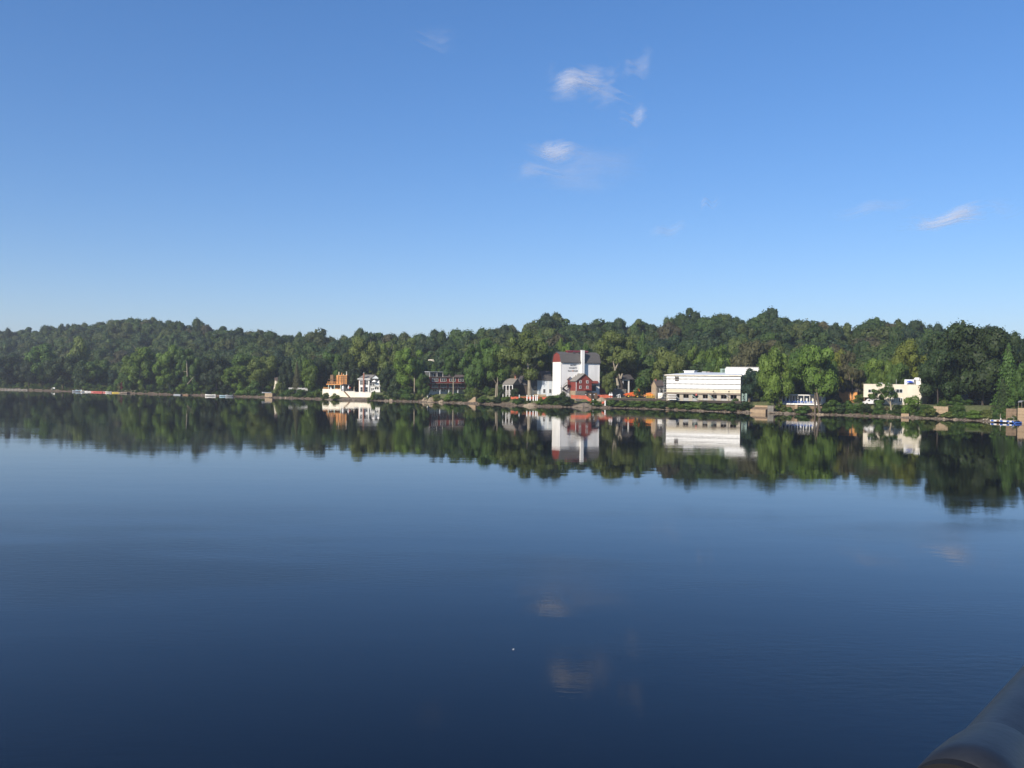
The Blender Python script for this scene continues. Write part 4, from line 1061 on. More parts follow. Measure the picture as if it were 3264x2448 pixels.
# ------------------------------------------------------------------ right group: pavilion, cream building, park
def right_group():
    F = Fac(2490, 334, 2622, 326.5, 3.7)
    t = thing('river_pavilion', 'long pale dining pavilion with dark arched windows above the stone wall', 'pavilion', F.loc, F.yaw)
    L = F.L; zr = F.uz(2556, 1260.5)[1]
    xe = F.uz(2588, 1270)[0]
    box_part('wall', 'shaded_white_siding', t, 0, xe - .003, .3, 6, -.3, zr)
    box_part('end_bay', 'cream_wall', t, xe, L, .0, 6, -.3, zr - .15)
    box_part('roof', 'white_trim', t, -.4, L + .3, -1.6, 6.4, zr + .003, zr + .28)
    def arch(u0, u1, z0, z1, y):
        w = u1 - u0; pr = [(u0, z0), (u1, z0), (u1, z1 - w / 2)] + [((u0 + u1) / 2 + w / 2 * math.cos(a), z1 - w / 2 + w / 2 * math.sin(a)) for a in (.5, 1.05, 1.57, 2.1, 2.65)] + [(u0, z1 - w / 2)]
        g = [((p[0] - (u0 + u1) / 2) * 1.28 + (u0 + u1) / 2, (p[1] - z0) * 1.06 + z0) for p in pr]
        fr = MB().prism(g, y - .10, y - .003).build('window', 'white_trim', t); MB().prism(pr, y - .15, y - .103).build('pane', 'glass_dark', fr)
    z0, z1 = .75, F.uz(2540, 1263)[1]
    for x in (2499, 2511, 2522.5, 2529.5, 2540.5, 2547.5, 2559, 2565.5, 2577, 2583): u = F.uz(x, 1270, .3)[0]; arch(u - .34, u + .34, z0, z1, .3)
    for x in (2597, 2606, 2614): u = F.uz(x, 1270)[0]; arch(u - .4, u + .4, .8, z1 - .4, 0)
    for i in range(8): u = L * i / 7; box_part('post', 'white_trim', t, u - .09, u + .09, -1.5, -1.32, -.3, zr)
    D_ = Fac(2488, 331, 2606, 324.3, 3.65)
    d = thing('pavilion_deck', 'terrace deck with white edge in front of the arched pavilion', 'deck', D_.loc, D_.yaw)
    for i in range(10): box_part('plank', 'old_wood', d, D_.L * i / 10 + .02, D_.L * (i + 1) / 10 - .02, .08, 3.0, -.15, 0)
    box_part('edge_board', 'white_trim', d, -.1, D_.L + .1, -.05, .077, -.42, .06)
    # blue chairs and tables along the terrace
    ch = None; n = 13
    for i in range(n):
        u = .8 + (D_.L - 2.4) * i / (n - 1); loc = D_.world(u, .75 + .5 * (i % 2), .01)
        if ch is None:
            ch = thing('terrace_chair', 'blue chair on the pavilion terrace', 'chair', loc, D_.yaw, 'blue chairs on the pavilion terrace')
            box_part('seat', 'blue_paint', ch, -.28, .28, -.25, .25, .42, .48); box_part('backrest', 'blue_paint', ch, -.28, .28, .2, .26, .5, 1.02)
            for x in (-.24, .24):
                for y in (-.2, .2): box_part('leg', 'blue_paint', ch, x - .03, x + .03, y - .03, y + .03, 0, .417)
            for x in (-.28, .24): box_part('armrest', 'blue_paint', ch, x, x + .05, -.2, .19, .66, .71)
            o = ch
        else: o = copy_tree(ch); o.location = loc
        o.rotation_euler = (0, 0, D_.yaw + (i * 1.7) % 6.2)
        o['label'] = ['first', 'second', 'third', 'fourth', 'fifth', 'sixth', 'seventh', 'eighth', 'ninth', 'tenth', 'eleventh', 'twelfth', 'thirteenth'][i] + ' blue chair from the left on the pavilion terrace'; o['group'] = 'blue chairs on the pavilion terrace'
    bl = thing('terrace_balustrade', 'blue balustrade along the front of the pavilion terrace', 'balustrade', D_.loc, D_.yaw)
    for i in range(24):
        u = .2 + (D_.L - .4) * i / 23; box_part('baluster', 'blue_paint', bl, u - .04, u + .04, .12, .2, .063, .72)
    box_part('top_rail', 'blue_paint', bl, .1, D_.L - .1, .1, .22, .722, .80)
    for i, px in enumerate((2560, 2598)):
        u = D_.uz(px, 1280, 1.4)[0]; q = thing('terrace_table', ('white round table on the terrace among the blue chairs', 'white round table at the right end of the pavilion terrace')[i], 'table', D_.world(u, 1.5, .01), 0)
        MB().lathe([(0, .70), (.55, .70), (.55, .75), (0, .75)], 14).build('tabletop', 'white_paint', q); MB().lathe([(.3, 0), (.06, .06), (.05, .7)], 10).build('pedestal', 'galv_metal', q)
    # stone wall below
    def stone_wall(name, label, x0, D0, x1, D1, yt, ztop, zbot, m, per=1.4, th=.7):
        W = Fac(x0, D0, x1, D1, 0); w = thing(name, label, 'wall', W.loc, W.yaw); rng = random.Random(int(x0))
        zt = ztop if ztop is not None else W.uz((x0 + x1) / 2, yt)[1]
        rows = max(1, int((zt - zbot) / .85)); k = max(1, int(W.L / per))
        for r in range(rows):
            za, zb = zbot + (zt - zbot) * r / rows, zbot + (zt - zbot) * (r + 1) / rows; sh = (.5 if r % 2 else 0)
            es = [0] + sorted((i + sh + rng.uniform(-.22, .22)) * W.L / k for i in range(1, k)) + [W.L]
            for a, b in zip(es, es[1:]):
                q = rng.uniform(0, .09); MB().box(a + .03, b - .03, -q, th - .02, za + .03, zb - .02).build('stone', m, w)
        box_part('core', 'stone_brown', w, .01, W.L - .01, .06, th, zbot, zt - .05)
        return W
    stone_wall('stone_wall', 'brown stone retaining wall below the pavilion terrace', 2490, 329.2, 2536, 326.2, 1291, 3.0, -.3, 'stone_brown')
    stone_wall('stone_wall', 'long brown stone wall right of the pier below the pavilion', 2545, 325.8, 2622, 321.3, 1291, 2.9, -.3, 'stone_brown')
    stone_wall('stone_pier', 'square stone pier in the wall below the arched pavilion', 2533, 325.6, 2542, 325, 1289, 3.25, -.4, 'concrete_tan', 1.4, 1.2)
    stone_wall('stone_wall', 'short grey stone wall beside the concrete ramp block', 2446, 326, 2466, 325, 1292, 2.9, -.2, 'stone_grey')
    stone_wall('stone_wall', 'tan stone wall between bushes left of the park lawn', 2975, 298, 3022, 295, 1299, 4.0, 1.5, 'stone_tan')
    stone_wall('stone_wall', 'stone wall pillar at the far right below the gazebo', 3206, 274, 3240, 272, 1303, 4.2, .8, 'stone_brown')
    stone_wall('stone_wall', 'sunlit orange tan block wall at the right picture edge', 3243, 266.5, 3300, 264, 1301, 4.6, -.3, 'concrete_tan', 3.2, 2.0)
    stone_wall('stone_wall', 'grey coped stone wall behind the site machines', 1945, 384, 1996, 385.5, 1240, None, 3.2, 'stone_grey', 2.0)
    stone_wall('stone_wall', 'low tan wall behind the white bollards', 1699, 392, 1740, 391, 1257, None, 3.0, 'stone_tan', 2.2)
    stone_wall('block_steps', 'small pale concrete block at the waterline below the cream building', 2872, 300.4, 2897, 299, 1320, 1.35, -.4, 'concrete_tan', 2.8, 1.6)
    stone_wall('stone_block', 'tan stone block landing among weeds left of the white river wall', 844, 482.5, 868, 479.5, 1247, 2.4, -.4, 'stone_tan', 2.2, 2.0)
    # stepped concrete ramp block
    B = Fac(2391, 329.5, 2440, 325.2, 0); b = thing('ramp_block', 'large tan concrete block with sloping top at the waterline', 'ramp', B.loc, B.yaw); BL = B.L
    zt, z2, z3 = B.uz(2415, 1292, 3)[1], B.uz(2415, 1297, 2.6)[1], B.uz(2415, 1305.5, .0)[1]
    k = 3
    for i in range(k):
        u0, u1 = BL * i / k + .015, BL * (i + 1) / k - .015
        MB().prism([(0, -.8), (0, z3), (.3, z3 + .05), (.3, -.8)], u0, u1, 'x').build('lower_slab', 'concrete_tan', b)
    MB().prism([(.303, -.8), (.303, z3 + .05), (3.0, z2), (3.0, -.8)], .05, BL - .05, 'x').build('sloping_slab', 'stone_brown', b)
    box_part('upper_slab', 'concrete_tan', b, .3, BL + .2, 3.003, 4.0, -.8, zt)
    # triangular concrete ramp by the brick inn
    T = Fac(1490, 411, 1515.5, 409, 0); w = thing('boat_ramp', 'triangular concrete ramp wall at the waterline below the brick inn', 'ramp', T.loc, T.yaw)
    z0 = T.uz(1515, 1266)[1]
    MB().prism([(0, -.6), (T.L, -.6), (T.L, z0), (T.L - 1, z0 - .15), (0, .25)], 0, 1.6).build('ramp_wall', 'concrete_tan', w)
    MB().prism([(.1, .285), (T.L - 1, z0 - .11), (T.L, z0 + .004), (T.L, z0 + .13), (T.L - 1, z0 + .02), (.1, .42)], -.06, 1.66).build('coping', 'concrete', w)
    # -------- cream flat-roofed building
    G = Fac(2752, 321, 2938, 309, 3.7); g = thing('cream_building', 'cream flat roofed two storey building with open carport below', 'building', G.loc, G.yaw)
    L = G.L; zt, zm = G.uz(2845, 1226.5)[1], G.uz(2800, 1267)[1]; xc = G.uz(2816, 1280)[0]
    box_part('upper_wall', 'cream_stucco', g, 0, L, 0, 10, zm, zt)
    box_part('parapet', 'cream_wall', g, -.08, L + .08, -.08, 10.1, zt + .003, zt + .18)
    box_part('lower_wall', 'cream_stucco', g, xc, L - .5, .05, 10, -.8, zm - .003)
    box_part('carport_rear_wall', 'dark_wood', g, .2, xc - .003, 6, 6.2, -.8, zm - .003)
    box_part('carport_side', 'brown_wood', g, .1, .35, .2, 6, -.8, zm - .003)
    box_part('carport_post', 'brown_wood', g, xc * .35, xc * .35 + .25, .1, .35, -.8, zm - .003)
    for x0, y0, x1, y1, c in ((2768, 1241.5, 2786, 1251, 2), (2841, 1241.5, 2849, 1248, 1), (2857, 1241, 2876.5, 1251.5, 2)): window(g, G, x0, y0, x1, y1, 0, c, 1, 'white_trim' if x0 < 2850 else 'shaded_white_siding')  # frame on the shadowed right part gets a dimmer white, shade in its colour
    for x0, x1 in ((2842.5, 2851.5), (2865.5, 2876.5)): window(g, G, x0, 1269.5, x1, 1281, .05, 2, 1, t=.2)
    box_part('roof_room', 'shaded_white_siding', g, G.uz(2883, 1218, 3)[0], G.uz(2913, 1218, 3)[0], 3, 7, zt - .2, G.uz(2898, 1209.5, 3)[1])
    u = G.uz(2857, 1218, 2)[0]; MB().tube((u, 2, zt), (u, 2, G.uz(2857, 1208.5, 2)[1]), .10, n=6).build('vent_pipe', 'galv_metal', g)
    for i, (x, w_) in enumerate(((2800, 1.4), (2830, .8))): u = G.uz(x, 1224, 4)[0]; box_part('roof_unit', 'galv_metal', g, u, u + w_, 4, 5, zt - .1, zt + .7)
    def lean_parasol(px, D, z, w, h, m, label):
        q = thing('parasol', label, 'parasol', at(px, D, z), .5); rr = w / 2
        MB().tube((0, 0, 0), (0, 0, h), .05, n=8).build('pole', 'galv_metal', q)
        for i in range(8):
            a0, a1 = i * math.pi / 4, (i + 1) * math.pi / 4
            v = [(rr * math.cos(a0), rr * math.sin(a0), h * .62), (rr * math.cos(a1), rr * math.sin(a1), h * .62), (rr * .5 * math.cos(a1), rr * .5 * math.sin(a1), h * .88), (rr * .5 * math.cos(a0), rr * .5 * math.sin(a0), h * .88), (0, 0, h)]
            MB().add(v + [(x, y, zz - .03) for x, y, zz in v], [(0, 1, 2, 3), (3, 2, 4), (8, 7, 6, 5), (9, 7, 8), (0, 5, 6, 1)]).build('canopy_panel', m, q)
        return q
    lean_parasol(2900, 313, zat(2900, 1226, 313) - .2, 2.9, zat(2900, 1213.5, 313) - zat(2900, 1226, 313) + .2, 'blue_cloth', 'bright blue parasol on the roof of the cream building')
    E = Fac(2912, 316, 2954, 313, zat(2930, 1227, 316) - 1.2); e = thing('white_roof_tent', 'white marquee with pitched roof at the right end of the cream roof', 'marquee', E.loc, E.yaw)
    z1, z2 = E.uz(2930, 1213)[1], E.uz(2930, 1203.5, 2)[1]
    box_part('side', 'white_cloth', e, 0, E.L, 0, 4, -1, z1); MB().prism([(-.3, z1), (4.3, z1), (2, z2)], -.2, E.L + .2, 'x').build('roof', 'white_cloth', e)
    for i in range(6): box_part('pole', 'galv_metal', e, E.L * i / 5 - .05, E.L * i / 5 + .05, -.10, -.003, -1, z1 - .05)
    Yb = Fac(2674, 334, 2732, 331, 3.6); y = thing('ochre_house', 'ochre orange house wall glowing in the sun behind dark tree trunks', 'house', Yb.loc, Yb.yaw)
    za, zb = Yb.uz(2700, 1247)[1], Yb.uz(2700, 1234, 3)[1]
    box_part('wall', 'orange_wood', y, 0, Yb.L, 0, 7, -.5, za); MB().prism([(-.4, za), (7.4, za), (3.5, zb)], -.3, Yb.L + .3, 'x').build('roof', 'dark_shingle', y)
    box_part('eave_board', 'brown_wood', y, -.2, Yb.L + .2, -.12, -.003, za - .3, za - .02)
right_group()

# ------------------------------------------------------------------ vehicles
def wheel(parent, x, y, r, w=.22, name='wheel', hub='galv_metal'):
    o = part(name, None, parent) if False else None
    b = MB(); n = 14; vs = []
    for s in (-w / 2, w / 2):
        for i in range(n): a = 2 * math.pi * i / n; vs.append((x + r * math.cos(a), y + s, r + r * math.sin(a)))
    b.add(vs, [tuple(range(n - 1, -1, -1)), tuple(range(n, 2 * n))] + [(i, (i + 1) % n, n + (i + 1) % n, n + i) for i in range(n)])
    o = b.build(name, 'rubber', parent)
    b = MB(); r2 = r * .55; vs = []
    for s in (-w / 2 - .02, w / 2 + .02):
        for i in range(n): a = 2 * math.pi * i / n; vs.append((x + r2 * math.cos(a), y + s, r + r2 * math.sin(a)))
    b.add(vs, [tuple(range(n - 1, -1, -1)), tuple(range(n, 2 * n))] + [(i, (i + 1) % n, n + (i + 1) % n, n + i) for i in range(n)]).build('rim', hub, o)
    return o
def vehicle(name, label, cat, px, D, z, rz, prof, W, L, m, wins, wheels, r):
    t = thing(name, label, cat, at(px, D, z), rz)
    MB().prism(prof, -W / 2, W / 2).build('body', m, t)
    for (x0, x1, z0, z1, sl) in wins:
        for s in (-1, 1): MB().prism([(x0, z0), (x1, z0), (x1 - (sl if sl > 0 else 0), z1), (x0 - (sl if sl < 0 else 0), z1)], s * (W / 2 + .004), s * (W / 2 + .02)).build('side_window', 'glass_dark', t)
    for x in wheels:
        for s in (-1, 1): wheel(t, x, s * (W / 2 - .08), r)
    x0 = min(p[0] for p in prof); x1 = max(p[0] for p in prof)
    for s in (-1, 1):
        box_part('headlight', 'white_trim', t, x0 - .03, x0 - .003, s * W * .38 - .14, s * W * .38 + .14, .68, .88); box_part('tail_light', 'metal_red', t, x1 + .003, x1 + .03, s * W * .42 - .09, s * W * .42 + .09, .9, 1.3)
    box_part('bumper', 'black_metal', t, x0 - .06, x0 - .031, -W / 2 + .1, W / 2 - .1, .3, .55)
    return t
vehicle('white_van', 'white panel van parked in the carport of the cream building', 'van', 2777, 319.0, 3.75, -.06,
        [(-2.75, .35), (2.75, .35), (2.75, 1.9), (2.55, 2.1), (-1.0, 2.1), (-1.75, 1.35), (-2.65, 1.08)], 1.95, 5.5, 'car_white', [(-1.62, -.75, 1.3, 1.9, -.5)], (-1.85, 1.75), .36)
vehicle('silver_car', 'silver car parked before the dark red shed by the playhouse', 'car', 1918, 393, 4.0, .15,
        [(-2.2, .3), (2.2, .3), (2.2, .85), (1.75, .95), (1.1, 1.42), (-.5, 1.42), (-1.2, .95), (-2.15, .8)], 1.75, 4.4, 'car_silver', [(-1.0, .2, .95, 1.34, -.4), (.28, 1.35, .95, 1.34, .5)], (-1.35, 1.35), .32)

def machines():
    # orange telescopic handler
    D = 377.5; t = thing('telehandler', 'orange telescopic handler with big tyres on the boardwalk site', 'telehandler', at(2016, D, 4.12), .12)
    MB().prism([(-3.1, .7), (2.4, .7), (2.6, 1.3), (2.2, 1.75), (-.2, 1.75), (-1.4, 1.5), (-3.0, 1.35)], -.95, .95).build('chassis', 'orange_paint', t)
    c = MB().prism([(.3, 1.753), (1.9, 1.753), (1.9, 3.1), (.75, 3.1), (.3, 2.5)], -.95, -.05).build('cab', 'orange_paint', t)
    for s, y in ((-1, -.97), (1, -.03)): MB().prism([(.55, 1.95), (1.7, 1.95), (1.7, 2.9), (.9, 2.9), (.55, 2.45)], y - .012, y + .012).build('window', 'glass_dark', c)
    MB().beam((2.3, .45, 2.5), (-2.9, .45, 1.6), .5, .55).build('boom', 'orange_paint', t); MB().beam((-2.9, .45, 1.6), (-3.9, .45, 1.2), .34, .36).build('boom_head', 'orange_paint', t)
    b = MB().box(1.95, 3.0, -.8, .1, 2.6, 3.3).box(2.1, 2.7, -.7, 0, 3.3, 3.9).build('engine_box', 'orange_paint', t)
    box_part('roof_panel', 'white_trim', t, .3, 1.9, -.98, -.02, 3.103, 3.2)
    box_part('counter_plate', 'white_trim', t, -2.2, -1.0, -.98, -.955, 1.36, 1.75) if False else None
    MB().box(-4.5, -3.9, -.5, 1.3, .25, .35).box(-4.0, -3.9, -.5, 1.3, .35, 1.3).build('forks', 'black_metal', t)
    for x in (-2.1, 1.8):
        for s in (-1, 1): wheel(t, x, s * 1.05, .68, .45, hub='yellow_paint')
    # orange boom lift with yellow basket
    D = 372; t = thing('boom_lift', 'orange boom lift with yellow railed basket standing before the stone house', 'boom lift', at(2071, D, 4.12), -.05)
    box_part('chassis', 'orange_wood', t, -2.3, 2.3, -1.1, 1.1, .55, 1.15); box_part('turret', 'orange_paint', t, -1.4, 1.7, -.9, .9, 1.153, 1.9)
    for x in (-1.6, 1.6):
        for s in (-1, 1): wheel(t, x, s * 1.1, .5, .4)
    MB().beam((-1.6, .3, 1.9), (2.2, .3, 2.5), .38).build('boom', 'orange_wood', t); MB().beam((2.2, 0, 2.5), (3.4, 0, 2.9), .35).build('boom', 'orange_paint', t)
    MB().beam((3.4, 0, 2.9), (3.9, -.2, 3.6), .32).build('jib', 'orange_paint', t)
    k = MB()
    for x in (-1.6, -.5, .5, 1.6):
        for y in (-2.6, -1.7): k.beam((x, y, .35), (x, y, 1.55), .09)
    for z in (.42, 1.0, 1.55):
        for y in (-2.6, -1.7): k.beam((-1.6, y, z), (1.6, y, z), .11)
        for x in (-1.6, 1.6): k.beam((x, -2.6, z), (x, -1.7, z), .09)
    bk = k.build('basket', 'yellow_paint', t); box_part('floor_plate', 'yellow_paint', bk, -1.65, 1.65, -2.65, -1.65, .25, .34)
    # brown excavator behind, white cab box
    D = 379; t = thing('excavator', 'small ochre excavator with folded arm between the handler and the boom lift', 'excavator', at(2045, D, 4.12), .3)
    for s in (-1, 1):
        MB().prism([(-1.5, .05), (1.5, .05), (1.75, .4), (1.5, .75), (-1.5, .75), (-1.75, .4)], s * .9 - .25, s * .9 + .25).build('track', 'rubber', t)
    box_part('slew_deck', 'orange_wood', t, -1.5, 1.6, -1.0, 1.0, .8, 1.5); c = box_part('cab', 'orange_wood', t, -.9, .5, -.95, .1, 1.503, 2.75); box_part('window', 'glass_dark', c, -.7, .3, -.99, -.955, 1.8, 2.6)
    MB().beam((-1.2, .4, 1.5), (-2.6, .4, 2.9), .35).build('arm', 'orange_wood', t); MB().beam((-2.6, .4, 2.9), (-3.0, .4, .9), .28).build('arm', 'orange_wood', t)
    MB().prism([(-3.4, .3), (-2.7, .3), (-2.6, 1.0), (-3.1, .9)], 0, .8).build('bucket', 'stone_brown', t)
    q = thing('portable_toilet', 'pale blue portable toilet cabin between the orange machines', 'cabin', at(2033, 378, 4.12), .1)
    box_part('shell', 'white_trim', q, -.55, .55, -.55, .55, 0, 2.1); MB().prism([(-.6, 2.103), (.6, 2.103), (.4, 2.35), (-.4, 2.35)], -.6, .6).build('roof', 'light_blue', q); box_part('door', 'light_blue', q, -.4, .4, -.58, -.553, .1, 1.95)
    q = thing('site_container', 'dark steel site container before the stone house', 'container', at(2079, 376, 4.12), -.1)
    box_part('shell', 'dark_grey_siding', q, 0, 3.6, 0, 2.4, .1, 1.75); box_part('base_frame', 'black_metal', q, -.05, 3.65, -.05, 2.45, -.1, .097)
    for i in range(9): box_part('rib', 'black_metal', q, .2 + i * .4, .32 + i * .4, -.07, -.003, .15, 1.7)
    q = thing('white_crate', 'white square site cabin left of the wrapped building', 'cabin', at(2104, 368, 4.12), -.1)
    box_part('shell', 'white_paint', q, -.9, .9, -.8, .8, .1, 2.3); box_part('lid', 'white_trim', q, -.97, .97, -.87, .87, 2.303, 2.4); box_part('door', 'white_trim', q, -.3, .45, -.84, -.803, .15, 2.05)
    p = thing('yellow_plank', 'long yellow plank leaning from the boardwalk up to the wrapped building', 'plank', at(2108, 366, 4.12), 0)
    MB().beam((-1.5, 0, .1), (1.9, 0, 2.9), .3, .1).build('plank', 'yellow_sheathing', p); MB().beam((-1.5, .3, .05), (1.9, .3, 2.75), .12, .1).build('batten', 'old_wood', p)
    q = thing('saw_horse', 'white A shaped trestle on the site left of the orange machines', 'trestle', at(1972, 376, 4.1), .1)
    MB().beam((-1.0, 0, .9), (.55, 0, 1.5), .3, .2).build('top_bar', 'white_paint', q)
    for x in (-.1, .55):
        for y in (-.4, .4): MB().beam((x + (.1 if x > 0 else -.2), y, -.05), (x, 0, 1.4), .16).build('leg', 'white_paint', q)
    for px, m_, lab in ((1944, 'white_trim', 'rounded white tank behind the orange mesh'), (1950, 'white_trim', 'second rounded white tank at the left end of the boardwalk')):
        q = thing('white_tank', lab, 'tank', at(px, 373, 4.0), 0); MB().lathe([(.45, -.1), (.5, .3), (.5, 1.3), (.4, 1.7), (.1, 1.85), (.0, 1.86)], 14).build('shell', m_, q, True); MB().lathe([(.09, 1.8), (.09, 2.3 if px < 1947 else 2.5), (0, 2.3 if px < 1947 else 2.5)], 8).build('neck', m_, q)
        MB().lathe([(.51, .2), (.525, .5), (.51, 1.0)], 14).build('wrap', 'orange_mesh', q)
    q = thing('white_beam', 'white beam lying on the stone wall right of the playhouse', 'beam', at(1947, 383.5, zat(1955, 1241, 384)), .03)
    MB().prism([(0, 0), (2.2, .04), (2.2, .42), (1.9, .42), (1.9, .22), (0, .18)], 0, .5).build('beam', 'white_paint', q); MB().box(.2, .5, .05, .45, -.6, -.003).box(1.6, 1.9, .05, .45, -.6, -.003).build('trestle', 'old_wood', q)
    # spoil and soil
    for px, w, h, D, m_, lab in ((1917, 37, 8, 374, 'pale_rock', 'long heap of pale planks and soil at the left end of the boardwalk'), (1862, 60, 9, 372.5, 'rock', 'grey brown slumped dirt mound below the orange netting'), (2126, 46, 11, 357, 'concrete_tan', 'bare yellow soil face lit by the sun under the boardwalk'), (1690, 60, 9, 380.5, 'pale_rock', 'pale spit of rubble at the waterline left of the big shrub')):
        rng = random.Random(px); W_ = w / FPX * D; hh = h / FPX * D; z0 = {1917: 3.1, 1862: .6, 2126: 1.2, 1690: -.1}[px]; b = MB(); n, k = 18, 7; vs = []
        for j in range(k + 1):
            for i in range(n):
                a = 2 * math.pi * i / n; f = 1 - (j / k) ** 1.6 * .92
                vs.append((W_ / 2 * f * math.cos(a) * (1 + .18 * math.sin(a * 5 + px + j)), min(3, W_ / 3) * f * math.sin(a) * (1 + .12 * math.sin(a * 7 + j * .7)), -.5 + (hh + .5) * (j / k) * (1 + .12 * math.sin(a * 3 + px))))
        b.add(vs, [(j * n + i, j * n + (i + 1) % n, (j + 1) * n + (i + 1) % n, (j + 1) * n + i) for j in range(k) for i in range(n)] + [tuple(k * n + i for i in range(n))])
        o = b.build('soil_mound', m_); o.location = at(px, D, z0); tag(o, lab, 'mound')
machines()

# ------------------------------------------------------------------ orange mesh fences, bollards
def mesh_fence(label, pts, h, cat='mesh fence', m='orange_mesh', step=1.1):
    """pts: (column, distance, ground height, row of the top edge or None)"""
    P3 = [at(px, D, z) for px, D, z in pts]; t = thing('mesh_fence', label, cat, P3[0]); rng = random.Random(int(pts[0][0]))
    for a, b in zip(P3, P3[1:]):
        ln = (b - a).length; k = max(1, int(ln / 2.4)); d = (b - a) / k; nn = Vector((-d.y, d.x, 0)).normalized()
        for i in range(k):
            p, q = a + d * i - P3[0], a + d * (i + 1) - P3[0]; n = 5; vs = []
            for s in (0, .03):
                for iz in range(3):
                    for ix in range(n + 1):
                        f = ix / n; sag = -.16 * math.sin(math.pi * f) * iz / 2 + rng.uniform(-.05, .05)
                        vs.append(p.lerp(q, f) + nn * (s + .12 * math.sin(f * 7 + i) * (iz / 2)) + Vector((0, 0, h * iz / 2 + sag)))
            m1 = 3 * (n + 1); fs = []
            for s in range(2):
                for iz in range(2):
                    for ix in range(n):
                        q4 = (s * m1 + iz * (n + 1) + ix, s * m1 + iz * (n + 1) + ix + 1, s * m1 + (iz + 1) * (n + 1) + ix + 1, s * m1 + (iz + 1) * (n + 1) + ix); fs.append(q4 if s == 0 else q4[::-1])
            MB().add(vs, fs).build('mesh_panel', m, t)
            MB().tube(p + Vector((0, 0, -.4)), p + Vector((0, 0, h + .12)), .04, n=5).build('stake', 'old_wood', t)
    return t
mesh_fence('orange silt netting behind bushes on the bank left of the big round shrub', [(1628, 396, 2.6), (1690, 388, 2.9), (1742, 382, 3.0)], 1.1)
mesh_fence('sagging orange netting across the dirt bank below the red annexe', [(1820, 376, 3.6), (1868, 374, 3.4), (1884, 372, 1.9)], 1.6)
mesh_fence('bright orange mesh fence right of the playhouse before the silver car', [(1905, 380, 3.8), (1952, 379, 3.8)], 1.5)
mesh_fence('scrap of orange netting beside the white post left of the boardwalk', [(1918, 370, 1.6), (1931, 368.5, 2.2)], .9)
bo = None
for i, px in enumerate((1680, 1690, 1700, 1708, 1713)):
    p = at(px, 386 - .25 * i, 3.0); hh = zat(px, 1260 + (i % 2), 386) - 3.0
    if bo is None:
        bo = thing('white_bollard', '', 'bollard', p, 0, 'white bollards before the low tan wall'); MB().lathe([(.24, -.5), (.24, 1.0), (.2, 1.06), (0, 1.1)], 12).build('post', 'white_paint', bo, True); MB().lathe([(.25, .7), (.26, .75), (.25, .8)], 12).build('band', 'galv_metal', bo); o = bo
    else: o = copy_tree(bo); o.location = p
    o.scale = (1, 1, hh); o['group'] = 'white bollards before the low tan wall'; o['label'] = ['leftmost white bollard before the pale sycamore trunk', 'second white bollard from the left, beside the sycamore trunk', 'third white bollard from the left, at the corner of the tan wall', 'fourth white bollard, before the tan wall', 'rightmost of the white bollards before the tan wall'][i]
for px, y0, D, z, m_, lab, r in ((1655.5, 1258, 388, 2.8, 'galv_metal', 'grey steel pipe post standing in the orange silt netting', .3), (1891, 1272, 372, 1.8, 'white_paint', 'short white marker post below the pale planks', .22), (1929, 1277, 368, 1.4, 'white_paint', 'white marker post at the left end of the boardwalk', .26)):
    q = thing('marker_post', lab, 'post', at(px, D, z)); h_ = zat(px, y0, D) - z; MB().lathe([(r, -.5), (r, h_ - .08), (r * .8, h_), (0, h_)], 10).build('post', m_, q, True); MB().lathe([(r + .01, h_ * .6), (r + .02, h_ * .65), (r + .01, h_ * .7)], 10).build('band', 'grey_sheathing', q)

# ------------------------------------------------------------------ boats and docks
def hull(L, B, Hh, sheer=.25, n=9, bow=1.0, stern=.8):
    """Open hull: loft of U sections, bow at +x."""
    vs, fs, m = [], [], 9
    for i in range(n):
        f = i / (n - 1); x = -L / 2 + L * f
        wd = B / 2 * (1 - max(0, (f - .45) / .55) ** 2.2 * .97) * (1 - max(0, (.3 - f) / .3) ** 2 * (1 - stern)); z1 = Hh * (1 + sheer * (2 * f - 1) ** 2)
        for j in range(m):
            a = math.pi * j / (m - 1); vs.append((x, -wd * math.cos(a), z1 * (1 - math.sin(a) ** .7) - .12 * math.sin(a)))
        for j in range(m):
            a = math.pi * j / (m - 1); vs.append((x + (-.08 if f > .5 else .08), -wd * .86 * math.cos(a), z1 * (1 - .8 * math.sin(a) ** .7)))
    K = 2 * m
    for i in range(n - 1):
        for j in range(m - 1):
            a, b = i * K + j, (i + 1) * K + j
            fs += [(a, b, b + 1, a + 1), (a + m + 1, b + m + 1, b + m, a + m)]
        for j in (0, m - 1): fs.append((i * K + j, i * K + m + j, (i + 1) * K + m + j, (i + 1) * K + j))
    for i in (0, n - 1):
        for j in range(m - 1): fs.append((i * K + j, i * K + j + 1, i * K + m + j + 1, i * K + m + j))
    return MB().add(vs, fs)
def boat(name, label, cat, px, off, L, B, Hh, m, rz, parts, z=.0, mx=None):
    D = shore(px) + off; t = thing(name, label, cat, at(px, D, z), rz)
    hull(L, B, Hh).build('hull', m, t, True)
    for (nm, mt, x0, x1, y0, y1, z0, z1) in parts: box_part(nm, mt, t, x0, x1, y0, y1, z0, z1)
    return t
seat = lambda x, B, z: ('seat', 'old_wood', x - .15, x + .15, -B * .36, B * .36, z, z + .06)
boat('row_boat', 'grey rowing boat drawn up at the left of the small docks', 'boat', 243, -1, 4.6, 1.5, .75, 'hull_grey', .2, [seat(-1, 1.5, .5), seat(.6, 1.5, .5)])
boat('row_boat', 'second grey rowing boat stacked behind the leftmost one', 'boat', 250, 1.2, 4.4, 1.5, .7, 'light_blue', 2.9, [seat(-.8, 1.5, .45), seat(.7, 1.5, .45)], .45)
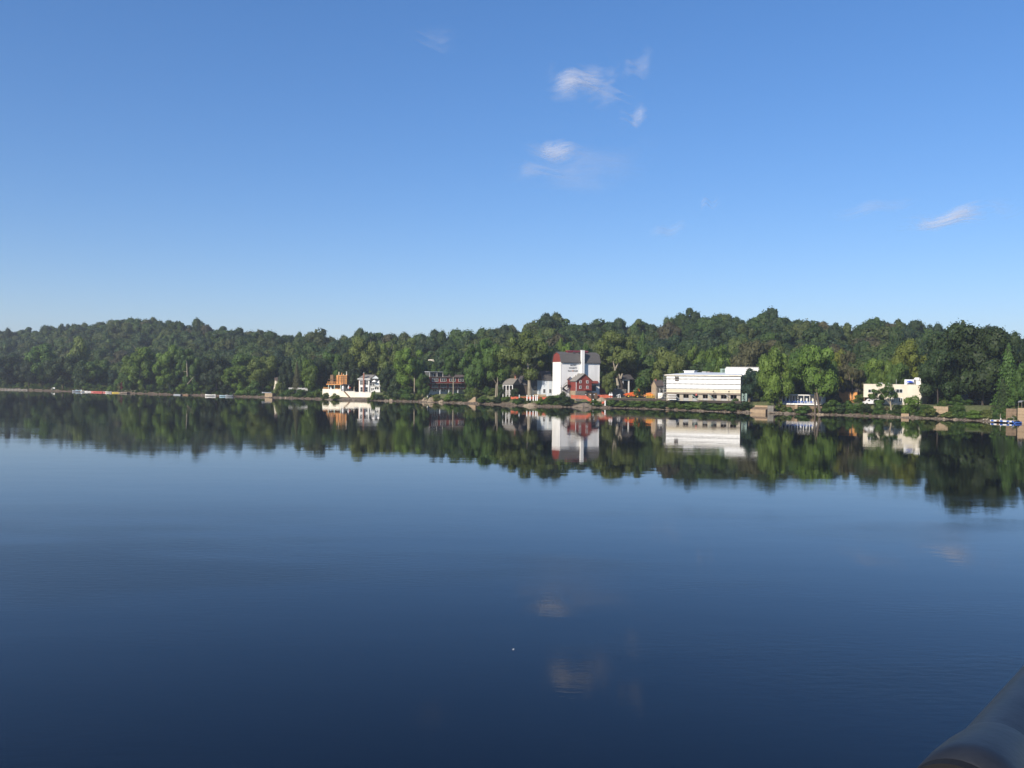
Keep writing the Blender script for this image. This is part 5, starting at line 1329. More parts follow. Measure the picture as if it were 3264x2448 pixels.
boat('row_boat', 'small pale rowing boat left of the red raft', 'boat', 268, -.5, 4.0, 1.4, .75, 'hull_white', .5, [seat(-.7, 1.4, .5), seat(.6, 1.4, .5)])
boat('canoe', 'upturned white and green canoe at the left end of the red raft', 'canoe', 284, -2.5, 5.6, .95, .5, 'hull_white', -.05, [seat(-1.2, .95, .33), seat(1.2, .95, .33)])
def raft(label, px0, px1, off, m, h, deckm, posts, cat='raft', name='floating_dock', panels=()):
    F = Fac(px0, shore(px0) + off, px1, shore(px1) + off, 0); t = thing(name, label, cat, F.loc, F.yaw); k = max(4, int(F.L / 1.1))
    for i in range(k): box_part('plank', deckm, t, F.L * i / k + .015, F.L * (i + 1) / k - .015, -.03, 2.4, h, h + .07)
    box_part('side_board', m, t, 0, F.L, 0, .1, h - .42, h - .003); box_part('side_board', m, t, 0, F.L, 2.28, 2.38, h - .42, h - .003)
    for i in range(3): MB().tube((F.L * (i + .2) / 3, 1.2, .02), (F.L * (i + .85) / 3, 1.2, .02), .32, n=10).build('float', 'black_metal', t)
    for px, yt in posts:
        u = F.uz(px, 1245)[0]; MB().tube((u, 2.6, -1.5), (u, 2.6, F.uz(px, yt, 2.6)[1]), .10, n=7).build('mooring_post', 'old_wood', t)
    for px, w, mm in panels:
        u = F.uz(px, 1346)[0]; w_ = w / FPX * F.A.y; box_part('panel', mm, t, u - w_ / 2, u + w_ / 2, -.06, -.003, h - .42, h - .003)
    return F, t
raft('long red floating raft moored along the left bank', 290, 326, -3.2, 'hull_red', .55, 'hull_red', ())
raft('short red and white raft right of the long red one', 328, 341, -3.0, 'hull_red', .5, 'hull_white', ())
raft('weathered wooden dock with two tall posts right of the yellow boat', 378, 404, -3, 'old_wood', .6, 'old_wood', ((376, 1238), (405, 1239)), 'dock')
raft('low grey dock near the leaning pale tree', 553, 575, -3, 'hull_grey', .45, 'galv_metal', (), 'dock')
raft('narrow brown plank dock right of the grey one', 582, 600, -2.5, 'brown_wood', .4, 'old_wood', (), 'dock')
boat('kayak', 'yellow kayak moored left of the wooden dock', 'kayak', 370, -4, 4.6, .9, .5, 'hull_yellow', .05, [('cockpit_rim', 'black_metal', -.5, .5, -.28, .28, .40, .46), ('deck_stripe', 'orange_paint', .8, 1.3, -.2, .2, .42, .47)])
boat('dinghy', 'small white dinghy just right of the red raft', 'dinghy', 346, -3, 3.4, 1.4, .65, 'hull_white', .1, [seat(-.5, 1.4, .45), seat(.7, 1.4, .45)])
boat('motor_boat', 'white motor boat moored at the left half of the tree shadowed bank', 'motor boat', 671, -4, 5.6, 2.1, .85, 'hull_white', .05, [('windscreen', 'glass_dark', .2, .3, -.8, .8, .8, 1.35), seat(-.9, 2.1, .6), ('outboard_motor', 'black_metal', -3.1, -2.75, -.25, .25, .35, 1.3)])
boat('row_boat', 'pale blue rowing boat between the two motor boats', 'boat', 713, -4, 4.4, 1.6, .6, 'light_blue', .03, [seat(-.8, 1.6, .4), seat(.7, 1.6, .4)])
boat('motor_boat', 'grey motor boat with dark outboard right of the pale blue boat', 'motor boat', 731, -3, 4.6, 1.8, .9, 'hull_grey', 3.0, [('windscreen', 'glass_dark', .3, .4, -.7, .7, .85, 1.5), seat(-.8, 1.8, .6), ('outboard_motor', 'black_metal', -2.6, -2.25, -.25, .25, .4, 1.6)])
boat('row_boat', 'grey boat lying on the bank left of the tan stone block', 'boat', 850, 5, 5.0, 1.6, .6, 'hull_grey', .1, [seat(-.9, 1.6, .4), seat(.8, 1.6, .4)], 2.2)
F_, d_ = raft('pale floating dock with bright blue panels at the right edge', 3156, 3232, -4.5, 'white_trim', .75, 'concrete', ((3172, 1318),), 'dock', panels=((3163, 9, 'blue_paint'), (3181, 9, 'brown_wood'), (3192, 9, 'blue_paint'), (3213, 9, 'blue_paint'), (3228, 6, 'blue_paint')))
j = thing('jet_ski', 'dark blue jet ski moored at the right end of the blue panelled dock', 'jet ski', at(3245, shore(3245) - 4, .05), .2)
hull(2.6, 1.1, .45).build('hull', 'blue_paint', j, True); MB().prism([(-1.1, .3), (.9, .3), (.5, .62), (.1, .85), (-.9, .75)], -.25, .25).build('seat', 'rubber', j); MB().beam((.2, 0, .8), (.0, 0, 1.1), .1).beam((0, -.35, 1.1), (0, .35, 1.1), .06).build('handlebar', 'black_metal', j)

# ------------------------------------------------------------------ park at the right, small things on the left
def park():
    G = lambda px, D: at(px, D, ground_pd(px, D))
    p = thing('stone_pillar', 'square tan stone pillar standing on the park lawn', 'pillar', G(3127, 283) - Vector((0, 0, .2)))
    for i in range(3): box_part('stone', 'stone_tan', p, -.42 + .02 * i, .42 - .02 * i, -.42, .42, .3 * i + .01, .3 * i + .29)
    box_part('capstone', 'concrete', p, -.52, .52, -.52, .52, .90, 1.05)
    c = thing('sun_lounger', 'yellow cream sun lounger on the park lawn above the bank', 'lounger', G(3143, 279), -.3)
    box_part('seat', 'yellow_sheathing', c, -.9, .3, -.3, .3, .32, .40); MB().beam((.3, 0, .36), (.85, 0, 1.0), .6, .08).build('backrest', 'yellow_sheathing', c)
    for x in (-.8, .2):
        for y in (-.25, .25): box_part('leg', 'white_trim', c, x - .03, x + .03, y - .03, y + .03, 0, .317)
    c = thing('blue_chair', 'pale blue garden chair at the right end of the park lawn', 'chair', G(3168, 281), .4)
    box_part('seat', 'light_blue', c, -.32, .32, -.3, .3, .38, .45); box_part('backrest', 'light_blue', c, -.32, .32, .25, .33, .45, 1.1)
    for x in (-.28, .28):
        for y in (-.25, .25): box_part('leg', 'light_blue', c, x - .04, x + .04, y - .04, y + .04, 0, .377)
    q = thing('furled_parasol', 'teal furled parasol at the far right beneath the dark trees', 'parasol', G(3234, 276)); MB().tube((0, 0, 0), (0, 0, 2.1), .03).build('pole', 'old_wood', q); MB().lathe([(.05, .75), (.22, .85), (.17, 1.5), (.04, 2.15)], 9).build('canopy', 'teal_cloth', q, True)
    q = thing('white_table', 'white picnic table before the teal parasol', 'table', G(3233, 273), .2)
    box_part('tabletop', 'white_trim', q, -.95, .95, -.4, .4, .7, .76)
    for y in (-.75, .55): box_part('bench', 'white_trim', q, -.95, .95, y, y + .22, .42, .47)
    for x in (-.7, .7): MB().beam((x, -.7, 0), (x, .1, .7), .08).beam((x, .7, 0), (x, -.1, .7), .08).build('leg', 'white_trim', q)
    q = thing('white_urn', 'pale garden figure among shrubs above the blue panelled dock', 'statue', G(3190, 271)); MB().box(-.18, .18, -.18, .18, -.2, .4).build('plinth', 'concrete', q); MB().lathe([(.16, .4), (.22, .8), (.12, 1.1), (.15, 1.3), (.08, 1.55), (.02, 1.7)], 10).build('figure', 'white_trim', q, True)
    q = thing('picket_fence', 'short weathered white picket fence on the bank at the far right', 'fence', G(3203, 270.5), -.1)
    for i in range(9): box_part('picket', 'white_trim', q, i * .33, i * .33 + .12, 0, .05, -.1, .8 + .08 * (i % 2))
    for z in (.2, .6): box_part('rail', 'white_trim', q, 0, 2.8, .053, .1, z, z + .08)
    q = thing('gazebo', 'arched grey garden gazebo cut by the right picture edge', 'gazebo', at(3264, 270, 4.3), .1)
    for x in (-.75, .75):
        for y in (0, 1.5): MB().tube((x, y, 0), (x, y, 1.9), .06).build('post', 'old_wood', q)
    b = MB()
    for i in range(8):
        a0, a1 = math.pi * i / 8, math.pi * (i + 1) / 8; b.add([(.85 * math.cos(a), y, 1.9 + .55 * math.sin(a)) for a in (a0, a1) for y in (-.1, 1.6)] + [(.78 * math.cos(a), y, 1.9 + .48 * math.sin(a)) for a in (a0, a1) for y in (-.1, 1.6)], [(0, 1, 3, 2), (6, 7, 5, 4), (0, 2, 6, 4), (1, 5, 7, 3)])
    b.build('arch_roof', 'galv_metal', q)
    q = thing('driftwood_log', 'dark forked driftwood log lying across the waterline at the right', 'log', at(3062, shore(3070) - 1.2, .05)); MB().tube((0, 0, -.15), (1.7, .3, .75), .12, .05, 7).build('trunk', 'bark_dark', q, True); MB().tube((.9, .15, .3), (1.3, .7, .35), .06, .02, 5).build('branch', 'bark_dark', q)
    # left bank
    q = thing('garden_bench', 'small white bench on the far left bank', 'bench', at(170, shore(170) + 6, 1.0), .2)
    box_part('seat', 'white_trim', q, -.9, .9, -.3, .3, .5, .62); box_part('backrest', 'white_trim', q, -.9, .9, .3, .4, .62, 1.4)
    for x in (-.8, .8): box_part('leg', 'white_trim', q, x - .1, x + .1, -.28, .28, -.2, .497)
    q = thing('lawn_awning', 'long cream awning on posts at the top of the green ramp', 'awning', at(351, shore(351) + 16, 3.2), -.1)
    for i in range(3): MB().prism([(0, .75), (2.4, 1.1), (2.4, 1.2), (0, .85)], i * 2.6, i * 2.6 + 2.5, 'x').build('canvas', 'yellow_sheathing', q)
    for i in range(4):
        for y in (.1, 2.3): MB().tube((i * 2.55 + .05, y, -2.2), (i * 2.55 + .05, y, .7 + y * .14), .05).build('post', 'white_trim', q)
    for x0, x1, lab in ((0, 88, 'low pale stone embankment wall at the left picture edge'),):
        F = Fac(x0, shore(x0) + 1.0, x1, shore(x1) + 1.0, 0); q = thing('embankment_wall', lab, 'wall', F.loc, F.yaw); k = 24
        for i in range(k): box_part('stone', 'stone_grey', q, F.L * i / k + .03, F.L * (i + 1) / k - .03, -.06 * (i % 3), .6, -.5, .75 + .08 * ((i * 7) % 3))
    F = Fac(921, 481, 980, 474, 3.2); q = thing('garden_wall', 'low grey garden wall under trees left of the orange house', 'wall', F.loc, F.yaw)
    for i in range(6): box_part('panel', 'grey_sheathing', q, F.L * i / 6 + .03, F.L * (i + 1) / 6 - .03, 0, .25, -.6, F.uz(950, 1236.5)[1] + .05 * (i % 2))
    for i in range(7): box_part('pier', 'grey_sheathing', q, F.L * i / 6 - .16, F.L * i / 6 + .16, -.06, .31, -.6, F.uz(950, 1235)[1])
    for px, py, lab in ((1636, 2073, 'tiny white feather floating on the open water'),):
        D = 12 * FPX / (py - 1205 - (px - CX) * .0105); o = MB().add([(-.05, 0, .01), (0, .018, .025), (.06, 0, .035), (0, -.018, .025), (0, 0, .045)], [(0, 1, 4), (1, 2, 4), (2, 3, 4), (3, 0, 4), (3, 2, 1, 0)]).build('feather', 'white_paint'); o.location = at(px, D, 0); tag(o, lab, 'feather')
park()

# ------------------------------------------------------------------ riverside and town trees, one by one
# column, top row, width, metres behind the waterline, kind, tint, bark, label
TREE_TABLE = [
 (22, 1128, 105, 20, 'round', 'dark', 'dark', 'dark broad tree at the left picture edge above the low embankment'),
 (92, 1140, 90, 14, 'round', 'deep', 'dark', 'low dark tree second from the left edge on the far bank'),
 (138, 1098, 125, 26, 'round', 'mid', 'grey', 'broad drooping tree behind the far left bench'),
 (200, 1132, 105, 12, 'round', 'dark', 'grey', 'dark spreading tree with bare grey trunk right of the white bench'),
 (243, 1074, 80, 30, 'col', 'olive', 'grey', 'tall narrow olive tree above the grey rowing boats'),
 (262, 1150, 60, 9, 'col', 'dark', 'grey', 'dark upright tree with pale trunk by the grey rowing boats'),
 (306, 1146, 95, 24, 'round', 'mid', 'grey', 'rounded mid green tree behind the red raft'),
 (357, 1180, 36, 20, 'col', 'blue', 'grey', 'small blunt cypress left of the cream awning'),
 (392, 1188, 60, 22, 'round', 'mid', 'grey', 'leafy tree right of the cream awning'),
 (446, 1108, 105, 12, 'syc', 'bright', 'pale', 'large bright green sycamore right of the wooden dock'),
 (505, 1140, 70, 26, 'round', 'mid', 'grey', 'mid green tree between the two large left sycamores'),
 (540, 1103, 105, 8, 'syc', 'bright', None, 'bright sycamore with a pale trunk leaning over the grey dock'),
 (597, 1112, 85, 10, 'syc', 'mid', None, 'sycamore with pale upright trunk and limbs right of the leaning one'),
 (650, 1150, 80, 24, 'round', 'dark', 'dark', 'dark tree behind the white motor boat'),
 (690, 1138, 110, 12, 'round', 'deep', 'dark', 'big dark green tree overhanging the white motor boat'),
 (754, 1166, 98, 9, 'syc', 'lime', 'grey', 'yellow green tree standing out right of the pale blue boat'),
 (790, 1128, 95, 30, 'round', 'mid', 'grey', 'tall mid green tree behind the yellow green one'),
 (838, 1134, 110, 16, 'round', 'olive', 'grey', 'olive spreading tree above the tan stone block'),
 (893, 1120, 85, 34, 'round', 'blue', 'dark', 'blue green tree rising behind the cream cottage'),
 (915, 1150, 60, 14, 'round', 'deep', 'dark', 'dark tree against the right side of the cream cottage'),
 (946, 1152, 45, 13, 'conifer', 'brown', 'dark', 'dull brown conifer behind the grey garden wall'),
 (986, 1146, 56, 12, 'col', 'lime', 'grey', 'ivy clad yellow green column tree left of the orange house'),
 (1027, 1138, 80, 28, 'round', 'deep', 'dark', 'dark tree directly left of the orange frame house'),
 (1064, 1124, 70, 36, 'round', 'mid', 'grey', 'mid green tree peeping over the orange frame house'),
 (1112, 1132, 80, 34, 'round', 'dark', 'dark', 'dark tree between the orange house and the white house'),
 (1126, 1172, 50, 24, 'round', 'deep', 'dark', 'deep green tree against the chimney side of the white house'),
 (1178, 1076, 130, 46, 'syc', 'olive', 'pale', 'tall olive sycamore with pale limbs behind the white house roof'),
 (1238, 1092, 100, 44, 'syc', 'olive', 'pale', 'olive sycamore behind the terrace parasol'),
 (1232, 1172, 62, 11, 'round', 'deep', 'dark', 'dark tree crowding the right side of the white house'),
 (1258, 1196, 55, 6, 'bush', 'dark', None, 'dark bushy tree at the water right of the landing stage'),
 (1306, 1112, 112, 10, 'syc', 'bright', None, 'tall bright green sycamore left of the red brick building'),
 (1348, 1192, 48, 6, 'round', 'mid', 'grey', 'small leafy tree screening the left end wall of the red brick building'),
 (1342, 1150, 60, 26, 'round', 'mid', 'grey', 'mid green tree at the left end of the red brick building'),
 (1434, 1117, 80, 14, 'syc', 'mid', None, 'slim sycamore whose pale trunk crosses the red brick building'),
 (1391, 1160, 46, 44, 'round', 'mid', 'grey', 'leafy tree hiding the lower part of the cream house above the brick building'),
 (1470, 1120, 70, 44, 'round', 'dark', 'dark', 'dark tree rising behind the red brick building roof'),
 (1516, 1082, 118, 14, 'syc', 'mid', 'pale', 'great round sycamore at the right end of the red brick building'),
 (1586, 1100, 92, 14, 'round', 'mid', 'pale', 'leafy tree with two pale stems left of the porch cottage'),
 (1560, 1140, 60, 24, 'round', 'dark', 'dark', 'dark tree in the gap between the two great sycamores'),
 (1668, 1054, 158, 12, 'syc', 'olive', None, 'giant sycamore with thick pale trunk left of the playhouse'),
 (1738, 1118, 76, 34, 'round', 'mid', 'grey', 'mid green tree against the left gable of the playhouse'),
 (1782, 1082, 48, 60, 'round', 'lime', 'grey', 'small yellow green tree showing above the red gable'),
 (1806, 1096, 66, 52, 'round', 'bright', 'grey', 'bright tree behind the red ridge monitor of the playhouse'),
 (1862, 1100, 74, 56, 'round', 'mid', 'grey', 'mid green tree behind the white chimney'),
 (1970, 1060, 150, 37, 'syc', 'olive', None, 'giant forked sycamore right of the playhouse with cream limbs coloured as sunlit'),
 (1941, 1186, 48, 14, 'round', 'olive', 'grey', 'small olive tree beside the dark red shed'),
 (2010, 1090, 70, 56, 'round', 'dark', 'dark', 'dark tree behind the right half of the forked sycamore'),
 (2050, 1066, 44, 90, 'col', 'mid', 'grey', 'narrow pointed tree on the slope right of the forked sycamore'),
 (2041, 1199, 48, 16, 'bush', 'mid', 'grey', 'dense small tree behind the orange handler'),
 (2062, 1160, 60, 50, 'round', 'deep', 'dark', 'deep shaded tree behind the stone house gable'),
 (2130, 1110, 112, 36, 'round', 'olive', 'grey', 'umbrella shaped olive tree above the stone house roof'),
 (2178, 1146, 70, 60, 'round', 'deep', 'dark', 'deep green tree behind the left end of the white roof'),
 (2214, 1102, 70, 62, 'round', 'lime', 'grey', 'yellow green tree behind the roof hatch of the wrapped building'),
 (2288, 1100, 92, 62, 'round', 'lime', 'grey', 'broader yellow green tree behind the steel roof frame'),
 (2250, 1140, 66, 60, 'round', 'mid', 'grey', 'mid green tree between the two yellow green ones'),
 (2392, 1090, 142, 60, 'round', 'brown', 'grey', 'large brownish olive tree behind the white penthouse'),
 (2392, 1176, 80, 12, 'round', 'blue', 'dark', 'dark blue green tree hugging the right end of the wrapped building'),
 (2440, 1150, 70, 26, 'round', 'dark', 'dark', 'dark tree between the wrapped building and the bright maples'),
 (2470, 1112, 114, 2.5, 'round', 'bright', 'grey', 'bright maple with a short trunk left of the pavilion'),
 (2540, 1112, 90, 24, 'round', 'mid', 'grey', 'shaded tree between the two bright maples'),
 (2598, 1102, 150, 1.5, 'high', 'bright', 'grey', 'biggest bright maple overhanging the pavilion roof'),
 (2640, 1150, 70, 15, 'round', 'mid', 'grey', 'mid green tree at the right end of the pavilion'),
 (2676, 1116, 66, 40, 'round', 'yellow', 'grey', 'yellowing tree behind the biggest maple'),
 (2702, 1124, 92, 20, 'sparse', 'brown', 'grey', 'thin brown tree with bare stems before the ochre house'),
 (2728, 1180, 70, 24, 'sparse', 'brown', 'dark', 'sparse dark tree left of the cream building'),
 (2768, 1150, 66, 34, 'round', 'mid', 'grey', 'mid green tree over the left end of the cream building'),
 (2806, 1144, 86, 36, 'round', 'bright', 'grey', 'bright tree behind the middle of the cream building'),
 (2896, 1086, 132, 46, 'round', 'yellow', 'grey', 'big golden yellow tree above the blue parasol'),
 (2862, 1160, 78, 32, 'round', 'mid', 'grey', 'mid green tree under the golden yellow one'),
 (2814, 1220, 88, 7, 'sparse', 'mid', None, 'slender young tree with leaning pale stem before the cream building'),
 (2990, 1118, 130, 14, 'round', 'dark', 'dark', 'dark spreading tree right of the cream building'),
 (3132, 1032, 206, 22, 'round', 'dark', 'dark', 'giant dark tree towering at the right'),
 (3030, 1066, 190, 26, 'round', 'dark', 'dark', 'broad dark tree forming the left shoulder of the giant one'),
 (3192, 1062, 130, 30, 'round', 'dark', 'dark', 'dark green shoulder tree right of the giant dark one'),
 (3030, 1160, 110, 20, 'round', 'deep', 'dark', 'deep shaded tree under the left of the giant dark tree'),
 (3120, 1190, 100, 26, 'round', 'deep', 'dark', 'low shaded tree behind the park lawn'),
 (3212, 1096, 126, 14, 'conifer', 'mid', 'dark', 'tall green conifer near the right picture edge'),
 (3196, 1206, 76, 11, 'conifer', 'dark', 'dark', 'shorter conifer at the foot of the tall one'),
 (3272, 1150, 90, 9, 'round', 'mid', 'grey', 'green tree cut by the right picture edge'),
 (3252, 1120, 80, 34, 'round', 'dark', 'dark', 'dark tree behind the tall conifer at the right edge'),
]
for px, top, w, o, kind, tn, bark, lab in TREE_TABLE:
    nm = {'syc': 'sycamore_tree', 'conifer': 'conifer_tree', 'col': 'column_tree', 'sparse': 'thin_tree'}.get(kind, 'broadleaf_tree')
    lean = {540: -.10, 2812: -.08}.get(px, 0)
    tree(nm, lab, px, top, w, shore(px) + o, kind, tn, bark, 'trees along the river bank and among the houses', lean=lean, lift={1434: .30, 1668: .12, 1970: .16, 1306: .08, 1586: .15}.get(px, 0))
tree('red_leaf_shrub', 'small maroon leaved tree beside the cream awning', 391, 1209, 14, shore(391) + 14, 'bush', 'maroon', 'dark', cat='shrub')
def limb_tree(px, D, label, segs, m, z):
    """Bare limbs that show pale against the crown."""
    o = at(px, D, z); b = MB()
    for (x0, y0, d0, r0, x1, y1, d1, r1) in segs: b.tube(P(x0, y0, D + d0) - o, P(x1, y1, D + d1) - o, r0, r1, 7, False)
    return b, o
t_ = [o for o in C.objects if o.get('label', '').startswith('giant forked sycamore')][0]
for segs, m in (([(1982, 1256, -1, 1.3, 1980, 1222, -1, 1.05), (1980, 1222, -1, 1.05, 1968, 1200, -1, .7), (1980, 1222, -1, .8, 1978, 1196, -2, .55), (1978, 1205, -2, .5, 1985, 1192, -2.5, .3)], 'bark_dark'),
                ([(1970, 1228, -2.6, .75, 1966, 1205, -2.6, .5), (1978, 1206, -2.6, .5, 1973, 1192, -3, .3), (1979, 1206, -2.6, .5, 1984, 1191, -3, .34), (1961, 1180, -2.6, .5, 1957, 1164, -3, .35), (1961, 1178, -2.6, .45, 1971, 1156, -3, .25), (1957, 1164, -3, .3, 1953, 1146, -3, .15)], 'bark_pale')):  # sunlit limb shape done as paler bark than the shaded trunk
    b, o = limb_tree(1980, shore(1980) + 34, '', segs, m, 3.9); q = b.build('trunk' if 'dark' in m else 'limb', m, None, True); q.location = o
    mw = t_.matrix_world if False else Matrix.LocRotScale(t_.location, t_.rotation_euler, t_.scale)
    q.parent = t_; q.matrix_parent_inverse = mw.inverted()
t_ = [o for o in C.objects if o.get('label', '').startswith('giant sycamore with thick pale')][0]
b, o = limb_tree(1687, shore(1687) + 10, '', [(1688, 1270, 0, 1.0, 1687, 1225, 0, .72), (1687, 1225, 0, .72, 1686, 1185, 0, .55), (1686, 1190, 0, .28, 1700, 1175, 1, .18), (1700, 1175, 1, .18, 1716, 1158, 1, .08), (1686, 1190, 0, .3, 1682, 1203, -.5, .15), (1686, 1185, 0, .5, 1680, 1150, 0, .3)], 'bark_pale', 3.0)
q = b.build('trunk', 'bark_pale', None, True); q.location = o; q.parent = t_; q.matrix_parent_inverse = Matrix.LocRotScale(t_.location, t_.rotation_euler, t_.scale).inverted()
for lab0, segs in (('bright sycamore with a pale trunk leaning', [(547, 1256, 0, .5, 540, 1232, 0, .4), (540, 1232, 0, .4, 534, 1212, 0, .28)]),
                   ('slim sycamore whose pale', [(1444, 1284, 0, .30, 1445, 1240, 0, .28), (1445, 1240, 0, .28, 1445, 1200, 0, .22), (1445, 1200, 0, .22, 1442, 1160, 0, .12), (1445, 1200, 0, .12, 1450, 1190, 0, .06)]),
                   ('tall bright green sycamore left', [(1321, 1276, -2, .36, 1321, 1232, -2, .32), (1321, 1232, -2, .32, 1322, 1180, -2, .2), (1322, 1180, -2, .2, 1323, 1155, -2, .1), (1322, 1171, -2, .1, 1328, 1170, -2, .05)]),
                   ('sycamore with pale upright', [(597, 1200, -4, .3, 595, 1150, -4, .2), (597, 1225, -4, .25, 618, 1200, -4, .15), (596, 1185, -4, .14, 583, 1183, -4, .08)]),
                   ('bright maple with a short', [(2483, 1296, 0, .55, 2484, 1262, 0, .38), (2490, 1284, 0, .3, 2493, 1255, 0, .2)]),
                   ('slender young tree', [(2842, 1330, -2, .42, 2840, 1300, -2, .30), (2840, 1300, -2, .30, 2835, 1252, -2, .2), (2840, 1292, -2, .14, 2800, 1240, -2, .07)]),
                   ('biggest bright maple', [(2613, 1312, -3, .5, 2608, 1282, -3, .4), (2608, 1282, -3, .4, 2602, 1240, -2, .3)]),
                   ('thin brown tree with bare', [(2705, 1272, -1, .2, 2709, 1180, -1, .1), (2716, 1272, -1, .22, 2718, 1170, -1, .1), (2709, 1200, -1, .1, 2690, 1160, -1, .04), (2718, 1200, -1, .1, 2735, 1165, -1, .04), (2712, 1215, -1, .08, 2728, 1190, -1, .04)]),
                   ('leafy tree with two pale', [(1580, 1272, -2, .4, 1582, 1225, -2, .3), (1586, 1272, -2, .3, 1584, 1230, -2, .22)])):
    t_ = [o for o in C.objects if o.get('label', '').startswith(lab0)][0]
    D = t_.location.y; o = Vector(t_.location); b = MB()
    m_ = 'bark_grey' if 'maple' in lab0 or 'brown' in lab0 else 'bark_pale'
    for (x0, y0, d0, r0, x1, y1, d1, r1) in segs: b.tube(P(x0, y0, D + d0) - o, P(x1, y1, D + d1) - o, r0, r1, 7, False)
    q = b.build('trunk' if not ('maple' in lab0 or 'brown' in lab0 or 'two pale' in lab0) else 'limb', m_, None, True); q.location = o; q.parent = t_; q.matrix_parent_inverse = Matrix.LocRotScale(t_.location, t_.rotation_euler, t_.scale).inverted()

